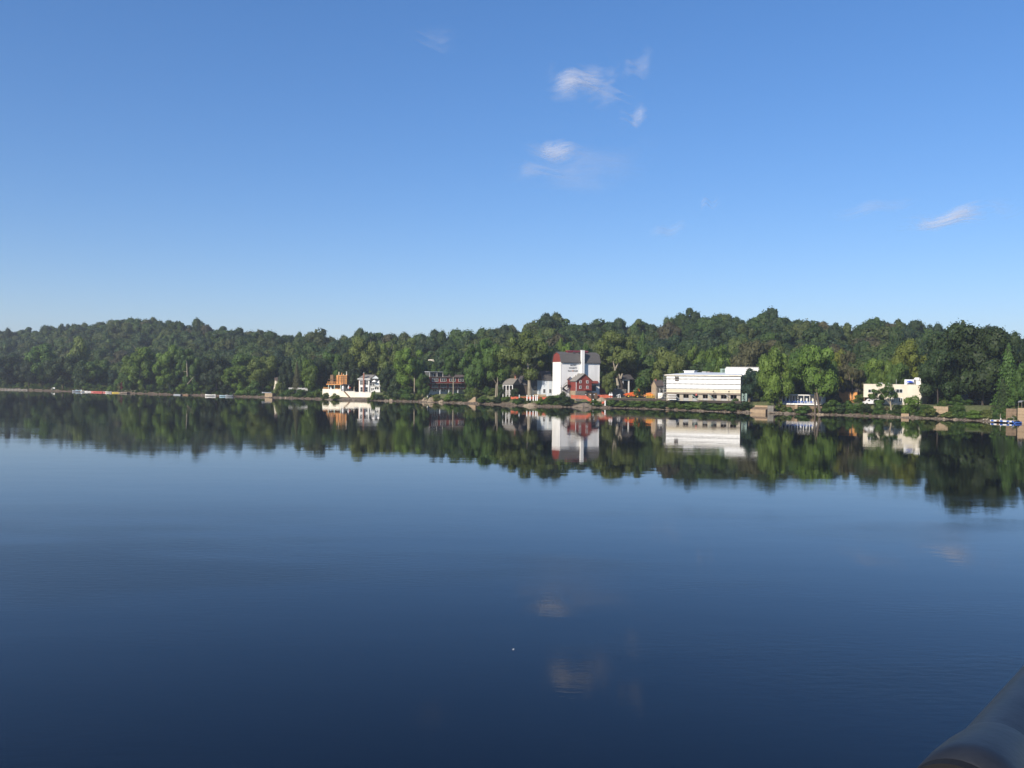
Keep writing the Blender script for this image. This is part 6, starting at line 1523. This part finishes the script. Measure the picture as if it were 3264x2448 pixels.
# ------------------------------------------------------------------ shrubs on the banks, one by one
BUSH_TABLE = [
 (282, 1221, 44, 7, 'mid', 'green shrub above the left end of the red raft'), (306, 1228, 40, 9, 'dark', 'dark low shrub above the middle of the red raft'), (332, 1232, 44, 8, 'mid', 'low shrub on the slope below the cream awning'),
 (353, 1231, 24, 4, 'bright', 'bright shrub spilling over the end of the red raft'), (412, 1194, 46, 12, 'mid', 'tall shrub right of the maroon tree'), (451, 1212, 26, 5, 'lime', 'lime green shrub at the foot of the large bright sycamore'),
 (482, 1226, 46, 8, 'mid', 'mid green shrub left of the leaning pale trunk'), (518, 1230, 36, 6, 'dark', 'dark shrub just left of the leaning pale trunk'), (578, 1222, 52, 6, 'bright', 'bright shrub above the brown plank dock'),
 (624, 1216, 60, 8, 'mid', 'large shrub left of the white motor boat'), (668, 1226, 50, 5, 'dark', 'dark shrub over the white motor boat'), (718, 1224, 46, 5, 'deep', 'deep green shrub behind the pale blue boat'),
 (768, 1222, 46, 5, 'bright', 'bright shrub below the yellow green tree'), (808, 1212, 60, 6, 'mid', 'tall mid green shrub left of the tan stone block'), (905, 1216, 20, 8, 'dark', 'dark shrub at the right corner of the cream cottage'), (889, 1213, 34, 8, 'olive', 'tall olive shrub before the cream cottage'),
 (920, 1240, 50, 6, 'mid', 'mid green shrub below the grey garden wall'), (958, 1241, 56, 6, 'mid', 'low shrub right of the brown conifer'), (996, 1248, 44, 4, 'mid', 'mid green shrub below the ivy clad column tree'),
 (1014, 1240, 30, 4, 'bright', 'bright shrub at the left end of the white river wall'), (1038, 1252, 28, 1.0, 'olive', 'small olive shrub before the left end of the white river wall'), (1068, 1254, 34, .8, 'olive', 'larger olive shrub before the white river wall'),
 (1190, 1246, 17, 2.5, 'bright', 'small bright shrub at the right end of the white river wall'), (1182, 1264, 26, 1.5, 'olive', 'low olive shrub in the water by the landing stage'), (1212, 1258, 40, 3, 'dark', 'dark shrub right of the landing stage'),
 (1290, 1238, 66, 3, 'mid', 'big shrub below the tall bright sycamore'), (1336, 1255, 34, 6, 'olive', 'olive shrub on the tan bank below the brick building'), (1393, 1258, 34, 3, 'olive', 'thin olive shrub on the bank before the brick building'),
 (1432, 1250, 40, 3, 'bright', 'bright shrub at the foot of the slim sycamore'), (1462, 1252, 50, 6, 'mid', 'mid green shrub right of the slim sycamore trunk'), (1500, 1238, 60, 8, 'olive', 'olive shrub hanging above the boat ramp'),
 (1545, 1262, 52, 4, 'mid', 'mid green shrub right of the boat ramp'), (1584, 1266, 46, 4, 'dark', 'dark shrub below the porch cottage'), (1598, 1230, 26, 9, 'dark', 'tall dark shrub before the left porch post of the cottage'), (1642, 1238, 34, 10, 'dark', 'tall dark shrub right of the porch cottage'), (1612, 1264, 44, 7, 'bright', 'bright shrub at the left end of the orange silt netting'),
 (1666, 1267, 50, 4, 'mid', 'rounded shrub before the orange silt netting'), (1722, 1266, 34, 4, 'lime', 'yellowish sapling shrub left of the big round shrub'), (1772, 1258, 82, 5, 'mid', 'big round shrub before the white playhouse'), (1806, 1264, 62, 4, 'dark', 'dark right half of the shrubbery before the playhouse'),
 (1796, 1247, 30, 9, 'dark', 'small dark shrub at the foot of the outside stairs'), (1896, 1275, 48, 3, 'mid', 'mid green shrub below the pale planks'),
 (2345, 1271, 46, 6, 'mid', 'mid green shrub at the right end of the boardwalk'), (2374, 1280, 66, 4, 'dark', 'dark shrub left of the concrete ramp block'), (2484, 1277, 36, 3.5, 'lime', 'lime green shrub around the trunk of the left maple'),
 (2500, 1290, 30, 2.2, 'olive', 'olive weeds hiding the left end of the pavilion wall'), (2546, 1302, 30, 1.8, 'dark', 'dark low shrub at the foot of the stone pier'), (2519, 1297, 30, 2, 'mid', 'small round shrub at the foot of the pavilion wall'), (2566, 1294, 54, 1.5, 'mid', 'wide shrub against the pavilion wall right of the pier'), (2602, 1300, 30, 3, 'yellow', 'yellowish weed shrub at the right end of the pavilion wall'),
 (2650, 1274, 82, 4, 'mid', 'large shrub right of the pavilion'), (2692, 1286, 60, 4, 'dark', 'dark shrub second right of the pavilion'), (2724, 1277, 66, 5, 'mid', 'shrub at the left end of the hedge before the white van'),
 (2764, 1288, 60, 4.5, 'dark', 'hedge shrub before the bonnet of the white van'), (2802, 1290, 56, 4.5, 'mid', 'hedge shrub before the rear of the white van'), (2866, 1291, 52, 4.5, 'dark', 'dark hedge shrub below the lower windows of the cream building'),
 (2906, 1262, 66, 5, 'bright', 'tall bright shrub at the right part of the cream building'), (2946, 1290, 60, 6, 'mid', 'mid green shrub right of the tall bright one'), (2966, 1300, 62, 3, 'olive', 'olive shrub left of the tan park wall'),
 (3057, 1288, 52, 4, 'mid', 'tall shrub between the tan wall and the lawn'), (3081, 1274, 46, 15, 'mid', 'clipped round shrub on the park lawn'), (3108, 1308, 56, 3, 'bright', 'bright shrub on the bank below the park lawn'),
 (3142, 1306, 50, 3.5, 'olive', 'olive shrub below the sun lounger'), (3186, 1296, 60, 6, 'mid', 'mid green shrub behind the pale garden figure'), (3206, 1308, 46, 5, 'olive', 'olive shrub above the blue panelled dock'), (3026, 1312, 50, 2.5, 'olive', 'olive shrub below the tan park wall'),
]
for i, px in enumerate(range(1948, 2336, 25)):
    BUSH_TABLE.append((px + (i * 7) % 9, 1273.5 + (px - 1948) * .022 + (i * 5) % 6, 44 + (i * 11) % 16, 2.2 + (i % 3) * .7, ['mid', 'bright', 'dark', 'mid', 'lime'][i % 5], None))
ords = ['first', 'second', 'third', 'fourth', 'fifth', 'sixth', 'seventh', 'eighth', 'ninth', 'tenth', 'eleventh', 'twelfth', 'thirteenth', 'fourteenth', 'fifteenth', 'sixteenth']
n_bw = 0
for px, top, w, o, tn, lab in BUSH_TABLE:
    g = 'shrubs on the river bank'
    if lab is None:
        lab = ords[n_bw] + ' shrub from the left under the boardwalk, ' + {'mid': 'mid green', 'bright': 'bright green', 'dark': 'dark green', 'lime': 'lime green'}[tn]; n_bw += 1; g = 'shrubs under the boardwalk'
    tree('shrub', lab, px, top, w, shore(px) + o, 'bush' if (w + px) % 3 else 'low', tn, None, g, 'shrub')

# ------------------------------------------------------------------ the wooded hills
BLD = [(1370, 1487, 450), (1753, 1912, 402), (1640, 1760, 420), (2076, 2430, 382), (2752, 2954, 332), (2490, 2622, 333), (1043, 1215, 476), (1602, 1634, 412), (1984, 2016, 410), (876, 906, 502), (2674, 2732, 342), (1376, 1405, 528), (2752, 2815, 360), (3085, 3125, 338)]
KEEP = [(1376, 1405, 528), (2752, 2790, 345), (3110, 3124, 330)]
rng = np.random.default_rng(11); cand = []
for D in np.arange(280, 1500, 10.6):
    for X in np.arange(-800, 600, 11.0):
        x, y = X + rng.uniform(-5, 5), D + rng.uniform(-4.6, 4.6)
        px = pcol(x, y)
        if px < -600 or px > 4250: continue
        ds = shore(px); s = y - ds; dr = lerp(RIDGE, px)
        if s < 30 or y > dr + 45: continue
        if any(a - 14 < px < b + 14 and y < d + 9 for a, b, d in BLD): continue
        if any(a - 9 < px < b + 9 and y < d for a, b, d in KEEP): continue
        if s < 62 and 1500 < px < 2500 and rng.random() < .35: continue
        h = rng.uniform(11.5, 22.0) * (0.9 if y > dr - 20 else 1); w = rng.uniform(9.5, 23.0)
        if rng.random() < .05: h *= 1.15
        z = ground_pd(px, y); top = CY - FPX * 0 + (CY - CY)
        # row of its top in the photo frame
        yh = 1205 + (px - CX) * .0105; top = yh - (z + h - 12) / y * FPX; bot = yh - (z - 12) / y * FPX
        cand.append((y, x, z, h, w, px, top, bot))
cand.sort()
NB = 1000; hor = np.full(NB, 5000.0); binof = lambda p: int((p + 420) / 4080 * NB)
front = sorted([(D, px, top, w) for px, D, top, w in TREES])
fi = 0; seen = []
for y, x, z, h, w, px, top, bot in cand:
    while fi < len(front) and front[fi][0] < y:
        _, p, tp, ww = front[fi]; a, b = binof(p - ww * .4), binof(p + ww * .4); hor[max(0, a):max(0, b) + 1] = np.minimum(hor[max(0, a):max(0, b) + 1], tp + 10); fi += 1
    for a0, b0, d0 in (): pass
    wp = w / y * FPX; a, b = max(0, binof(px - wp * .42)), min(NB - 1, binof(px + wp * .42))
    vis = float(np.mean(np.clip(np.minimum(hor[a:b + 1], bot) - top, 0, None))) if b >= a else 0
    hor[a:b + 1] = np.minimum(hor[a:b + 1], top + 3)
    seen.append((vis * wp if 0 < px < 3264 else 0, vis, y, x, z, h, w, px, top))
LAND = [(70, 'above the far left embankment'), (200, 'above the white bench'), (330, 'above the red raft'), (450, 'above the bright left sycamore'), (570, 'above the leaning pale trunk'), (690, 'above the white motor boat'), (780, 'above the yellow green tree'), (900, 'above the cream cottage'), (1000, 'left of the orange house'), (1090, 'above the orange house'), (1190, 'above the white house'), (1300, 'above the tall bright sycamore'), (1420, 'above the red brick building'), (1520, 'above the boat ramp'), (1620, 'above the porch cottage'), (1730, 'left of the playhouse roof'), (1850, 'above the playhouse roof'), (1970, 'above the forked sycamore'), (2080, 'above the orange machines'), (2180, 'above the stone house'), (2290, 'above the wrapped building'), (2400, 'above the white penthouse'), (2500, 'above the left maple'), (2620, 'above the pavilion'), (2730, 'above the ochre house'), (2850, 'above the cream building'), (2960, 'above the blue parasol'), (3090, 'left of the giant dark tree'), (3400, 'right of the giant dark tree')]
order = sorted(range(len(seen)), key=lambda i: -seen[i][0]); used = set(); picked = set()
HT = ['dark', 'mid', 'olive', 'deep', 'blue', 'mid', 'dark', 'brown', 'lime']
HN = {'dark': 'dark green', 'mid': 'mid green', 'olive': 'olive', 'deep': 'very dark', 'blue': 'blue green', 'brown': 'brownish', 'lime': 'yellow green'}
HC = {'dark': (.040, .070, .019), 'mid': (.052, .090, .021), 'olive': (.068, .090, .025), 'deep': (.031, .054, .018), 'blue': (.038, .068, .027), 'brown': (.076, .072, .034), 'lime': (.082, .112, .026)}
rr = random.Random(4); n_ind = 0; rest = []
for i in order:
    sc_, vis, y, x, z, h, w, px, top = seen[i]
    if n_ind >= 165 or sc_ <= 0: break
    place = next(l for c, l in LAND if px < c + 55 or c == 3400); sk = lerp(SKYL, px); fr = (top - sk) / (1190 - sk)
    band = 'on the skyline' if fr < .10 else 'high on the wooded hill' if fr < .33 else 'halfway up the hill' if fr < .62 else 'at the foot of the hill'
    tn = HT[rr.randrange(len(HT))]; got = None
    for k in range(9):
        t2 = HT[(HT.index(tn) + k) % len(HT)]; lab = f'{HN[t2]} tree {band} {place}'
        if lab not in used: got = (t2, lab); break
    if not got: continue
    used.add(got[1]); picked.add(i); n_ind += 1
    t = thing('hill_tree', got[1], 'tree', (x, y, z - .2), rr.random() * 6.28, 'trees of the wooded hill'); t.scale = (w, w, h)
    c = part('crown', rr.choice(CR['hill']) if rr.random() < .95 else rr.choice(CR['spire']), t); cc = HC[got[0]]; k = rr.uniform(.9, 1.1); c.color = (cc[0] * k, cc[1] * k, cc[2] * k, 1)
    if fr > .5: part('trunk', rr.choice(TR['grey']), t)
for i in range(len(seen)):
    if i not in picked and (seen[i][1] > -1): rest.append(seen[i])

def scatter(name, pts, sources, m, label=None):
    """pts: (location, rotation, scale xyz, which crown) - many plants nobody could count, one object."""
    me = bpy.data.meshes.new(name); me.from_pydata([p[0] for p in pts], [], [])
    a = me.attributes.new('turn', 'FLOAT_VECTOR', 'POINT'); a.data.foreach_set('vector', np.array([(0, 0, p[1]) for p in pts], dtype=np.float32).ravel())
    a = me.attributes.new('size', 'FLOAT_VECTOR', 'POINT'); a.data.foreach_set('vector', np.array([p[2] for p in pts], dtype=np.float32).ravel())
    a = me.attributes.new('which', 'INT', 'POINT'); a.data.foreach_set('value', np.array([p[3] for p in pts], dtype=np.int32))
    o = bpy.data.objects.new(name, me); C.objects.link(o); o['kind'] = 'stuff'
    ng = bpy.data.node_groups.new(name + '_nodes', 'GeometryNodeTree')
    ng.interface.new_socket('Geometry', in_out='INPUT', socket_type='NodeSocketGeometry'); ng.interface.new_socket('Geometry', in_out='OUTPUT', socket_type='NodeSocketGeometry')
    N = ng.nodes; gi, go = N.new('NodeGroupInput'), N.new('NodeGroupOutput'); jn = N.new('GeometryNodeJoinGeometry'); ip = N.new('GeometryNodeInstanceOnPoints')
    for s in reversed(sources):
        oi = N.new('GeometryNodeObjectInfo'); oi.inputs['Object'].default_value = s; oi.inputs['As Instance'].default_value = True; oi.transform_space = 'ORIGINAL'
        ng.links.new(oi.outputs['Geometry'], jn.inputs[0])
    def attr(nm, ty):
        q = N.new('GeometryNodeInputNamedAttribute'); q.data_type = ty; q.inputs['Name'].default_value = nm; return q.outputs['Attribute']
    ng.links.new(gi.outputs[0], ip.inputs['Points']); ng.links.new(jn.outputs[0], ip.inputs['Instance']); ip.inputs['Pick Instance'].default_value = True
    ng.links.new(attr('which', 'INT'), ip.inputs['Instance Index'])
    er = N.new('FunctionNodeEulerToRotation'); ng.links.new(attr('turn', 'FLOAT_VECTOR'), er.inputs[0]); ng.links.new(er.outputs[0], ip.inputs['Rotation'])
    ng.links.new(attr('size', 'FLOAT_VECTOR'), ip.inputs['Scale'])
    sm = N.new('GeometryNodeSetMaterial'); sm.inputs['Material'].default_value = m
    ng.links.new(ip.outputs[0], sm.inputs[0]); ng.links.new(sm.outputs[0], go.inputs[0])
    md = o.modifiers.new('scatter', 'NODES'); md.node_group = ng
    return o
def crown_object(meshes):
    out = []
    for me in meshes: out.append(next(o for o in C.objects if o.type == 'MESH' and o.data == me))
    return out
hc = [me for me in CR['hill'] if any(o.type == 'MESH' and o.data == me for o in C.objects)]
src = crown_object(hc)
pts = [((x, y, z - .3), rr.random() * 6.28, (w, w, h), rr.randrange(len(src))) for _, vis, y, x, z, h, w, px, top in rest]
scatter('woods', pts, src, M['wood_leaf'])

# low growth: understorey of the wood edge and weeds along the bank
bsrc = crown_object([me for me in CR['bush'] if any(o.type == 'MESH' and o.data == me for o in C.objects)][:4] + [me for me in CR['low'] if any(o.type == 'MESH' and o.data == me for o in C.objects)][:2])
ug = []
for _ in range(3400):
    px = rr.uniform(-100, 3400); s = rr.choice([rr.uniform(2.2, 6), rr.uniform(2.5, 13), rr.uniform(12, 34), rr.uniform(30, 66)]); D = shore(px) + s
    if s < 13 and any(a < px < b for a, b in ((1028, 1190), (2388, 2450), (2500, 2535), (1335, 1372), (2870, 2900), (1500, 1640), (1815, 1895), (1915, 1935), (1680, 1720))): continue
    if s < 13 and px < 560 and rr.random() < .3: continue
    if s < 3 and rr.random() < .4: continue
    if any(a - 6 < px < b + 6 and D < d + 2 for a, b, d in BLD) and s > 9: continue
    if s >= 9 and 1815 < px < 2130: continue
    if s >= 8 and 3050 < px < 3185: continue
    w = rr.uniform(1.0, 2.6) if s < 13 else rr.uniform(2.5, 5.5); h = w * rr.uniform(.5, .95)
    if s < 3.5: w, h = w * .7, h * .6
    X = (px - CX) / FPX * D; ug.append(((X, D, ground_pd(px, D) - .15), rr.random() * 6.28, (w, w, h), rr.randrange(len(bsrc))))
scatter('undergrowth', ug, bsrc, M['scrub_leaf'])

# shore stones
def rocks():
    b = MB(); rg = random.Random(8)
    for _ in range(2600):
        px = rg.uniform(-60, 3330); s = rg.choice([rg.uniform(-.6, 1.2), rg.uniform(0, 4.5)])
        if px < 560 and rg.random() < .75: continue
        D = shore(px) + s; X = (px - CX) / FPX * D; z = ground_pd(px, D); r = rg.uniform(.12, .42) * (1.7 if rg.random() < .08 else 1)
        vs = []
        for k, (rad, zz) in enumerate(((1, -.4), (.95, .15), (.55, .5))):
            for i in range(5): a = i * 1.2566 + k * .6 + s; vs.append((X + r * rad * math.cos(a) * rg.uniform(.7, 1.25), D + r * rad * math.sin(a) * rg.uniform(.7, 1.2), z + r * zz * rg.uniform(.6, 1.2)))
        b.add(vs, [(j * 5 + i, j * 5 + (i + 1) % 5, (j + 1) * 5 + (i + 1) % 5, (j + 1) * 5 + i) for j in range(2) for i in range(5)] + [(10, 11, 12, 13, 14)])
    tag(b.build('shore_stones', 'rock'), kind='stuff')
    def boulder(px, s, w, h, m, lab):
        rg = random.Random(px); D = shore(px) + s; W_ = w / FPX * D; H_ = h / FPX * D; n, k = 11, 5; vs = []
        for j in range(k + 1):
            f = math.cos(j / k * 1.45)
            for i in range(n): a = 2 * math.pi * i / n; q = rg.uniform(.6, 1.2); vs.append((W_ / 2 * f * math.cos(a) * q, W_ * .38 * f * math.sin(a) * q, -.3 + (H_ + .3) * math.sin(j / k * 1.45) * rg.uniform(.7, 1.1)))
        o = MB().add(vs, [(j * n + i, j * n + (i + 1) % n, (j + 1) * n + (i + 1) % n, (j + 1) * n + i) for j in range(k) for i in range(n)] + [tuple(k * n + i for i in range(n))]).build('boulder', m)
        o.location = ((px - CX) / FPX * D, D, max(-.1, ground_pd(px, D) - .2)); tag(o, lab, 'rock', 'boulders along the waterline')
    for px, s, w, h, m, lab in ((1355, 3, 26, 11, 'pale_rock', 'pale rock bank left below the brick inn'), (1378, 2.5, 32, 14, 'pale_rock', 'larger pale rock outcrop below the sunlit wall end of the brick inn'), (1408, 1.5, 26, 8, 'pale_rock', 'low tan outcrop right of the pale rock bank'), (1246, .5, 17, 8, 'pale_rock', 'pale boulder at the water left of the tall bright sycamore'), (1230, .3, 12, 6, 'rock', 'brown boulder beside the pale one at the water'), (1466, .4, 18, 4, 'rock', 'flat brown rock left of the boat ramp'), (1479, .3, 12, 5, 'rock', 'small squarish rock touching the boat ramp'), (1128, -.4, 16, 6, 'rock', 'dark boulder under the middle of the white river wall'), (1052, -1.5, 34, 5, 'rock', 'flat heap of brown rock before the white river wall'), (895, .3, 14, 5, 'rock', 'brown rock below the cream cottage'), (912, .2, 9, 4, 'pale_rock', 'small pale rock right of the brown one'),
                               (2430, .3, 26, 6, 'rock', 'brown rubble at the foot of the concrete ramp block'), (2466, .4, 40, 9, 'rock', 'broad brown rock slope under the left maple'), (2510, .3, 34, 7, 'rock', 'brown rubble below the stone pavilion wall'), (2616, .4, 26, 9, 'pale_rock', 'pale rock at the right end of the pavilion wall'), (3010, .5, 18, 7, 'pale_rock', 'tan boulder below the tan park wall'), (3044, .3, 14, 6, 'pale_rock', 'tan boulder left of the driftwood log'), (3091, 9, 12, 6, 'white_trim', 'white rocks at the left edge of the park lawn'), (3102, 9.5, 8, 5, 'white_trim', 'smaller white rock beside the white rocks on the lawn'), (2128, .3, 14, 3, 'rock', 'low rock at the water below the bare yellow soil'), (1862, .3, 24, 4, 'pale_rock', 'pale flat rock below the slumped dirt mound'), (1830, .2, 20, 4, 'rock', 'brown rock below the big round shrub'), (2384, 1, 24, 7, 'rock', 'brown rock heap left of the ramp block')):
        boulder(px, s, w, h, m, lab)
rocks()

# ------------------------------------------------------------------ thin high clouds, far beyond the hills
def cloud(label, x0, y0, x1, y1, seed, dens, tilt=0.0, ZC=2600):
    D0, D1 = (ZC - 12) * FPX / (1205 - y1), (ZC - 12) * FPX / (1205 - y0); xm = (x0 + x1) / 2; Dm = (D0 + D1) / 2
    w = (x1 - x0) / FPX * Dm; d = D1 - D0; m, nt, b = nodes('cloud_wisp'); nt.nodes.remove(b)
    tc = nt.nodes.new('ShaderNodeTexCoord'); sp = nt.nodes.new('ShaderNodeSeparateXYZ'); nt.links.new(tc.outputs['Object'], sp.inputs[0])
    def nz(sx, sy, det, ro, dis, off):
        mp = nt.nodes.new('ShaderNodeMapping'); mp.inputs['Scale'].default_value = (sx / w, sy / d, 1 / 900); mp.inputs['Rotation'].default_value = (0, 0, .35 * math.sin(seed * 2)); mp.inputs['Location'].default_value = (seed * 3.7 + off, seed, 0)
        ns = nt.nodes.new('ShaderNodeTexNoise'); ns.inputs['Scale'].default_value = 1.0; ns.inputs['Detail'].default_value = det; ns.inputs['Roughness'].default_value = ro; ns.inputs['Distortion'].default_value = dis
        nt.links.new(tc.outputs['Object'], mp.inputs['Vector']); nt.links.new(mp.outputs[0], ns.inputs['Vector']); return ns.outputs['Fac']
    n1, n2 = nz(3.0, 3.4, 4, .55, .5, 0), nz(5, 16, 9, .7, 1.8, 5)
    def mth(op, a, b_=None):
        q = nt.nodes.new('ShaderNodeMath'); q.operation = op
        for k, v in enumerate((a, b_)):
            if v is None: continue
            if isinstance(v, (int, float)): q.inputs[k].default_value = v
            else: nt.links.new(v, q.inputs[k])
        return q.outputs[0]
    rx = mth('DIVIDE', sp.outputs['X'], w / 2); ry = mth('DIVIDE', mth('ADD', sp.outputs['Y'], mth('MULTIPLY', sp.outputs['X'], -tilt * d / w)), d / 2)
    e = mth('SUBTRACT', 1.0, mth('SQRT', mth('ADD', mth('MULTIPLY', rx, rx), mth('MULTIPLY', ry, ry))))
    e = mth('MAXIMUM', e, 0.0); ep = mth('POWER', e, .8)
    f = mth('ADD', mth('MULTIPLY', mth('SUBTRACT', n1, .5), 3.2), mth('SUBTRACT', mth('MULTIPLY', ep, 1.25), .42))
    f = mth('MULTIPLY', mth('MINIMUM', mth('MAXIMUM', f, 0.0), 1.0), mth('MAXIMUM', mth('SUBTRACT', mth('MULTIPLY', n2, 1.8), .3), 0.0))
    f = mth('MULTIPLY', f, mth('MINIMUM', mth('MULTIPLY', e, 1.5), 1.0)); al = mth('MINIMUM', mth('MULTIPLY', f, dens), .9)
    df = nt.nodes.new('ShaderNodeBsdfDiffuse'); df.inputs['Color'].default_value = (.95, .95, .97, 1); tl = nt.nodes.new('ShaderNodeBsdfTranslucent'); tl.inputs['Color'].default_value = (.95, .95, .97, 1)
    ad = nt.nodes.new('ShaderNodeMixShader'); ad.inputs[0].default_value = .6; nt.links.new(df.outputs[0], ad.inputs[1]); nt.links.new(tl.outputs[0], ad.inputs[2])
    tp = nt.nodes.new('ShaderNodeBsdfTransparent'); mx = nt.nodes.new('ShaderNodeMixShader'); nt.links.new(al, mx.inputs[0]); nt.links.new(tp.outputs[0], mx.inputs[1]); nt.links.new(ad.outputs[0], mx.inputs[2])
    nt.links.new(mx.outputs[0], nt.nodes['Material Output'].inputs['Surface'])
    q = MB(); n = 12
    for l in range(2):
        vs = [((i / n - .5) * w, (j / n - .5) * d, l * 70 + 40 * math.sin(i * .8 + j * .5 + seed)) for j in range(n + 1) for i in range(n + 1)]
        q.add(vs, [(j * (n + 1) + i, j * (n + 1) + i + 1, (j + 1) * (n + 1) + i + 1, (j + 1) * (n + 1) + i) for j in range(n) for i in range(n)])
    o = q.build('cloud', m, None, True); yaw = math.atan2(-(xm - CX), FPX); o.location = at(xm, Dm, ZC); o.rotation_euler = (0, 0, yaw * .0)
    tag(o, label, 'cloud', 'wisps of high cloud')
cloud('largest white wisp of cloud high in the middle of the sky', 1700, 205, 2010, 330, 1.0, .8, .05)
cloud('thin curl of cloud trailing up to the right of the largest wisp', 1950, 185, 2110, 262, 2.3, .34, .6)
cloud('faint tail of cloud hanging under the right end of the largest wisp', 1840, 285, 2060, 350, 12.6, .30, -.35)
cloud('small round puff of cloud below the largest wisp', 1960, 352, 2085, 415, 3.1, .42, .2)
cloud('feathery cloud below the small puff', 1660, 440, 1890, 535, 4.4, .6, -.2)
cloud('long faint trailing edge below the feathery cloud', 1590, 520, 1880, 585, 13.8, .30, .1)
cloud('bright slanting cloud low at the right', 2880, 625, 3200, 735, 5.2, .95, .25)
cloud('faint streak of cloud left of the bright slanting one', 2660, 620, 2900, 700, 6.6, .25, .5)
cloud('tiny faint fleck of cloud low over the wooded hill', 2220, 635, 2300, 665, 7.9, .35, .1)
cloud('faint smudge of cloud under the tiny fleck', 2060, 705, 2190, 765, 8.5, .25, .3)
cloud('wide thin veil of cloud below the feathery one', 1560, 420, 2180, 640, 11.3, .16, .25)
cloud('very faint wisp high at the left of the sky', 1290, 110, 1480, 175, 9.7, .16, -.3)

# ------------------------------------------------------------------ the air between
def haze():
    m, nt, b = nodes('haze'); nt.nodes.remove(b)
    pv = nt.nodes.new('ShaderNodeVolumePrincipled'); pv.inputs['Color'].default_value = (.86, .92, 1, 1); pv.inputs['Density'].default_value = .00018; pv.inputs['Anisotropy'].default_value = .2
    nt.links.new(pv.outputs[0], nt.nodes['Material Output'].inputs['Volume'])
    tag(MB().box(-2600, 2600, -650, 3400, -120, 150).build('haze', m), kind='stuff')
HAZE = True
if HAZE: haze()
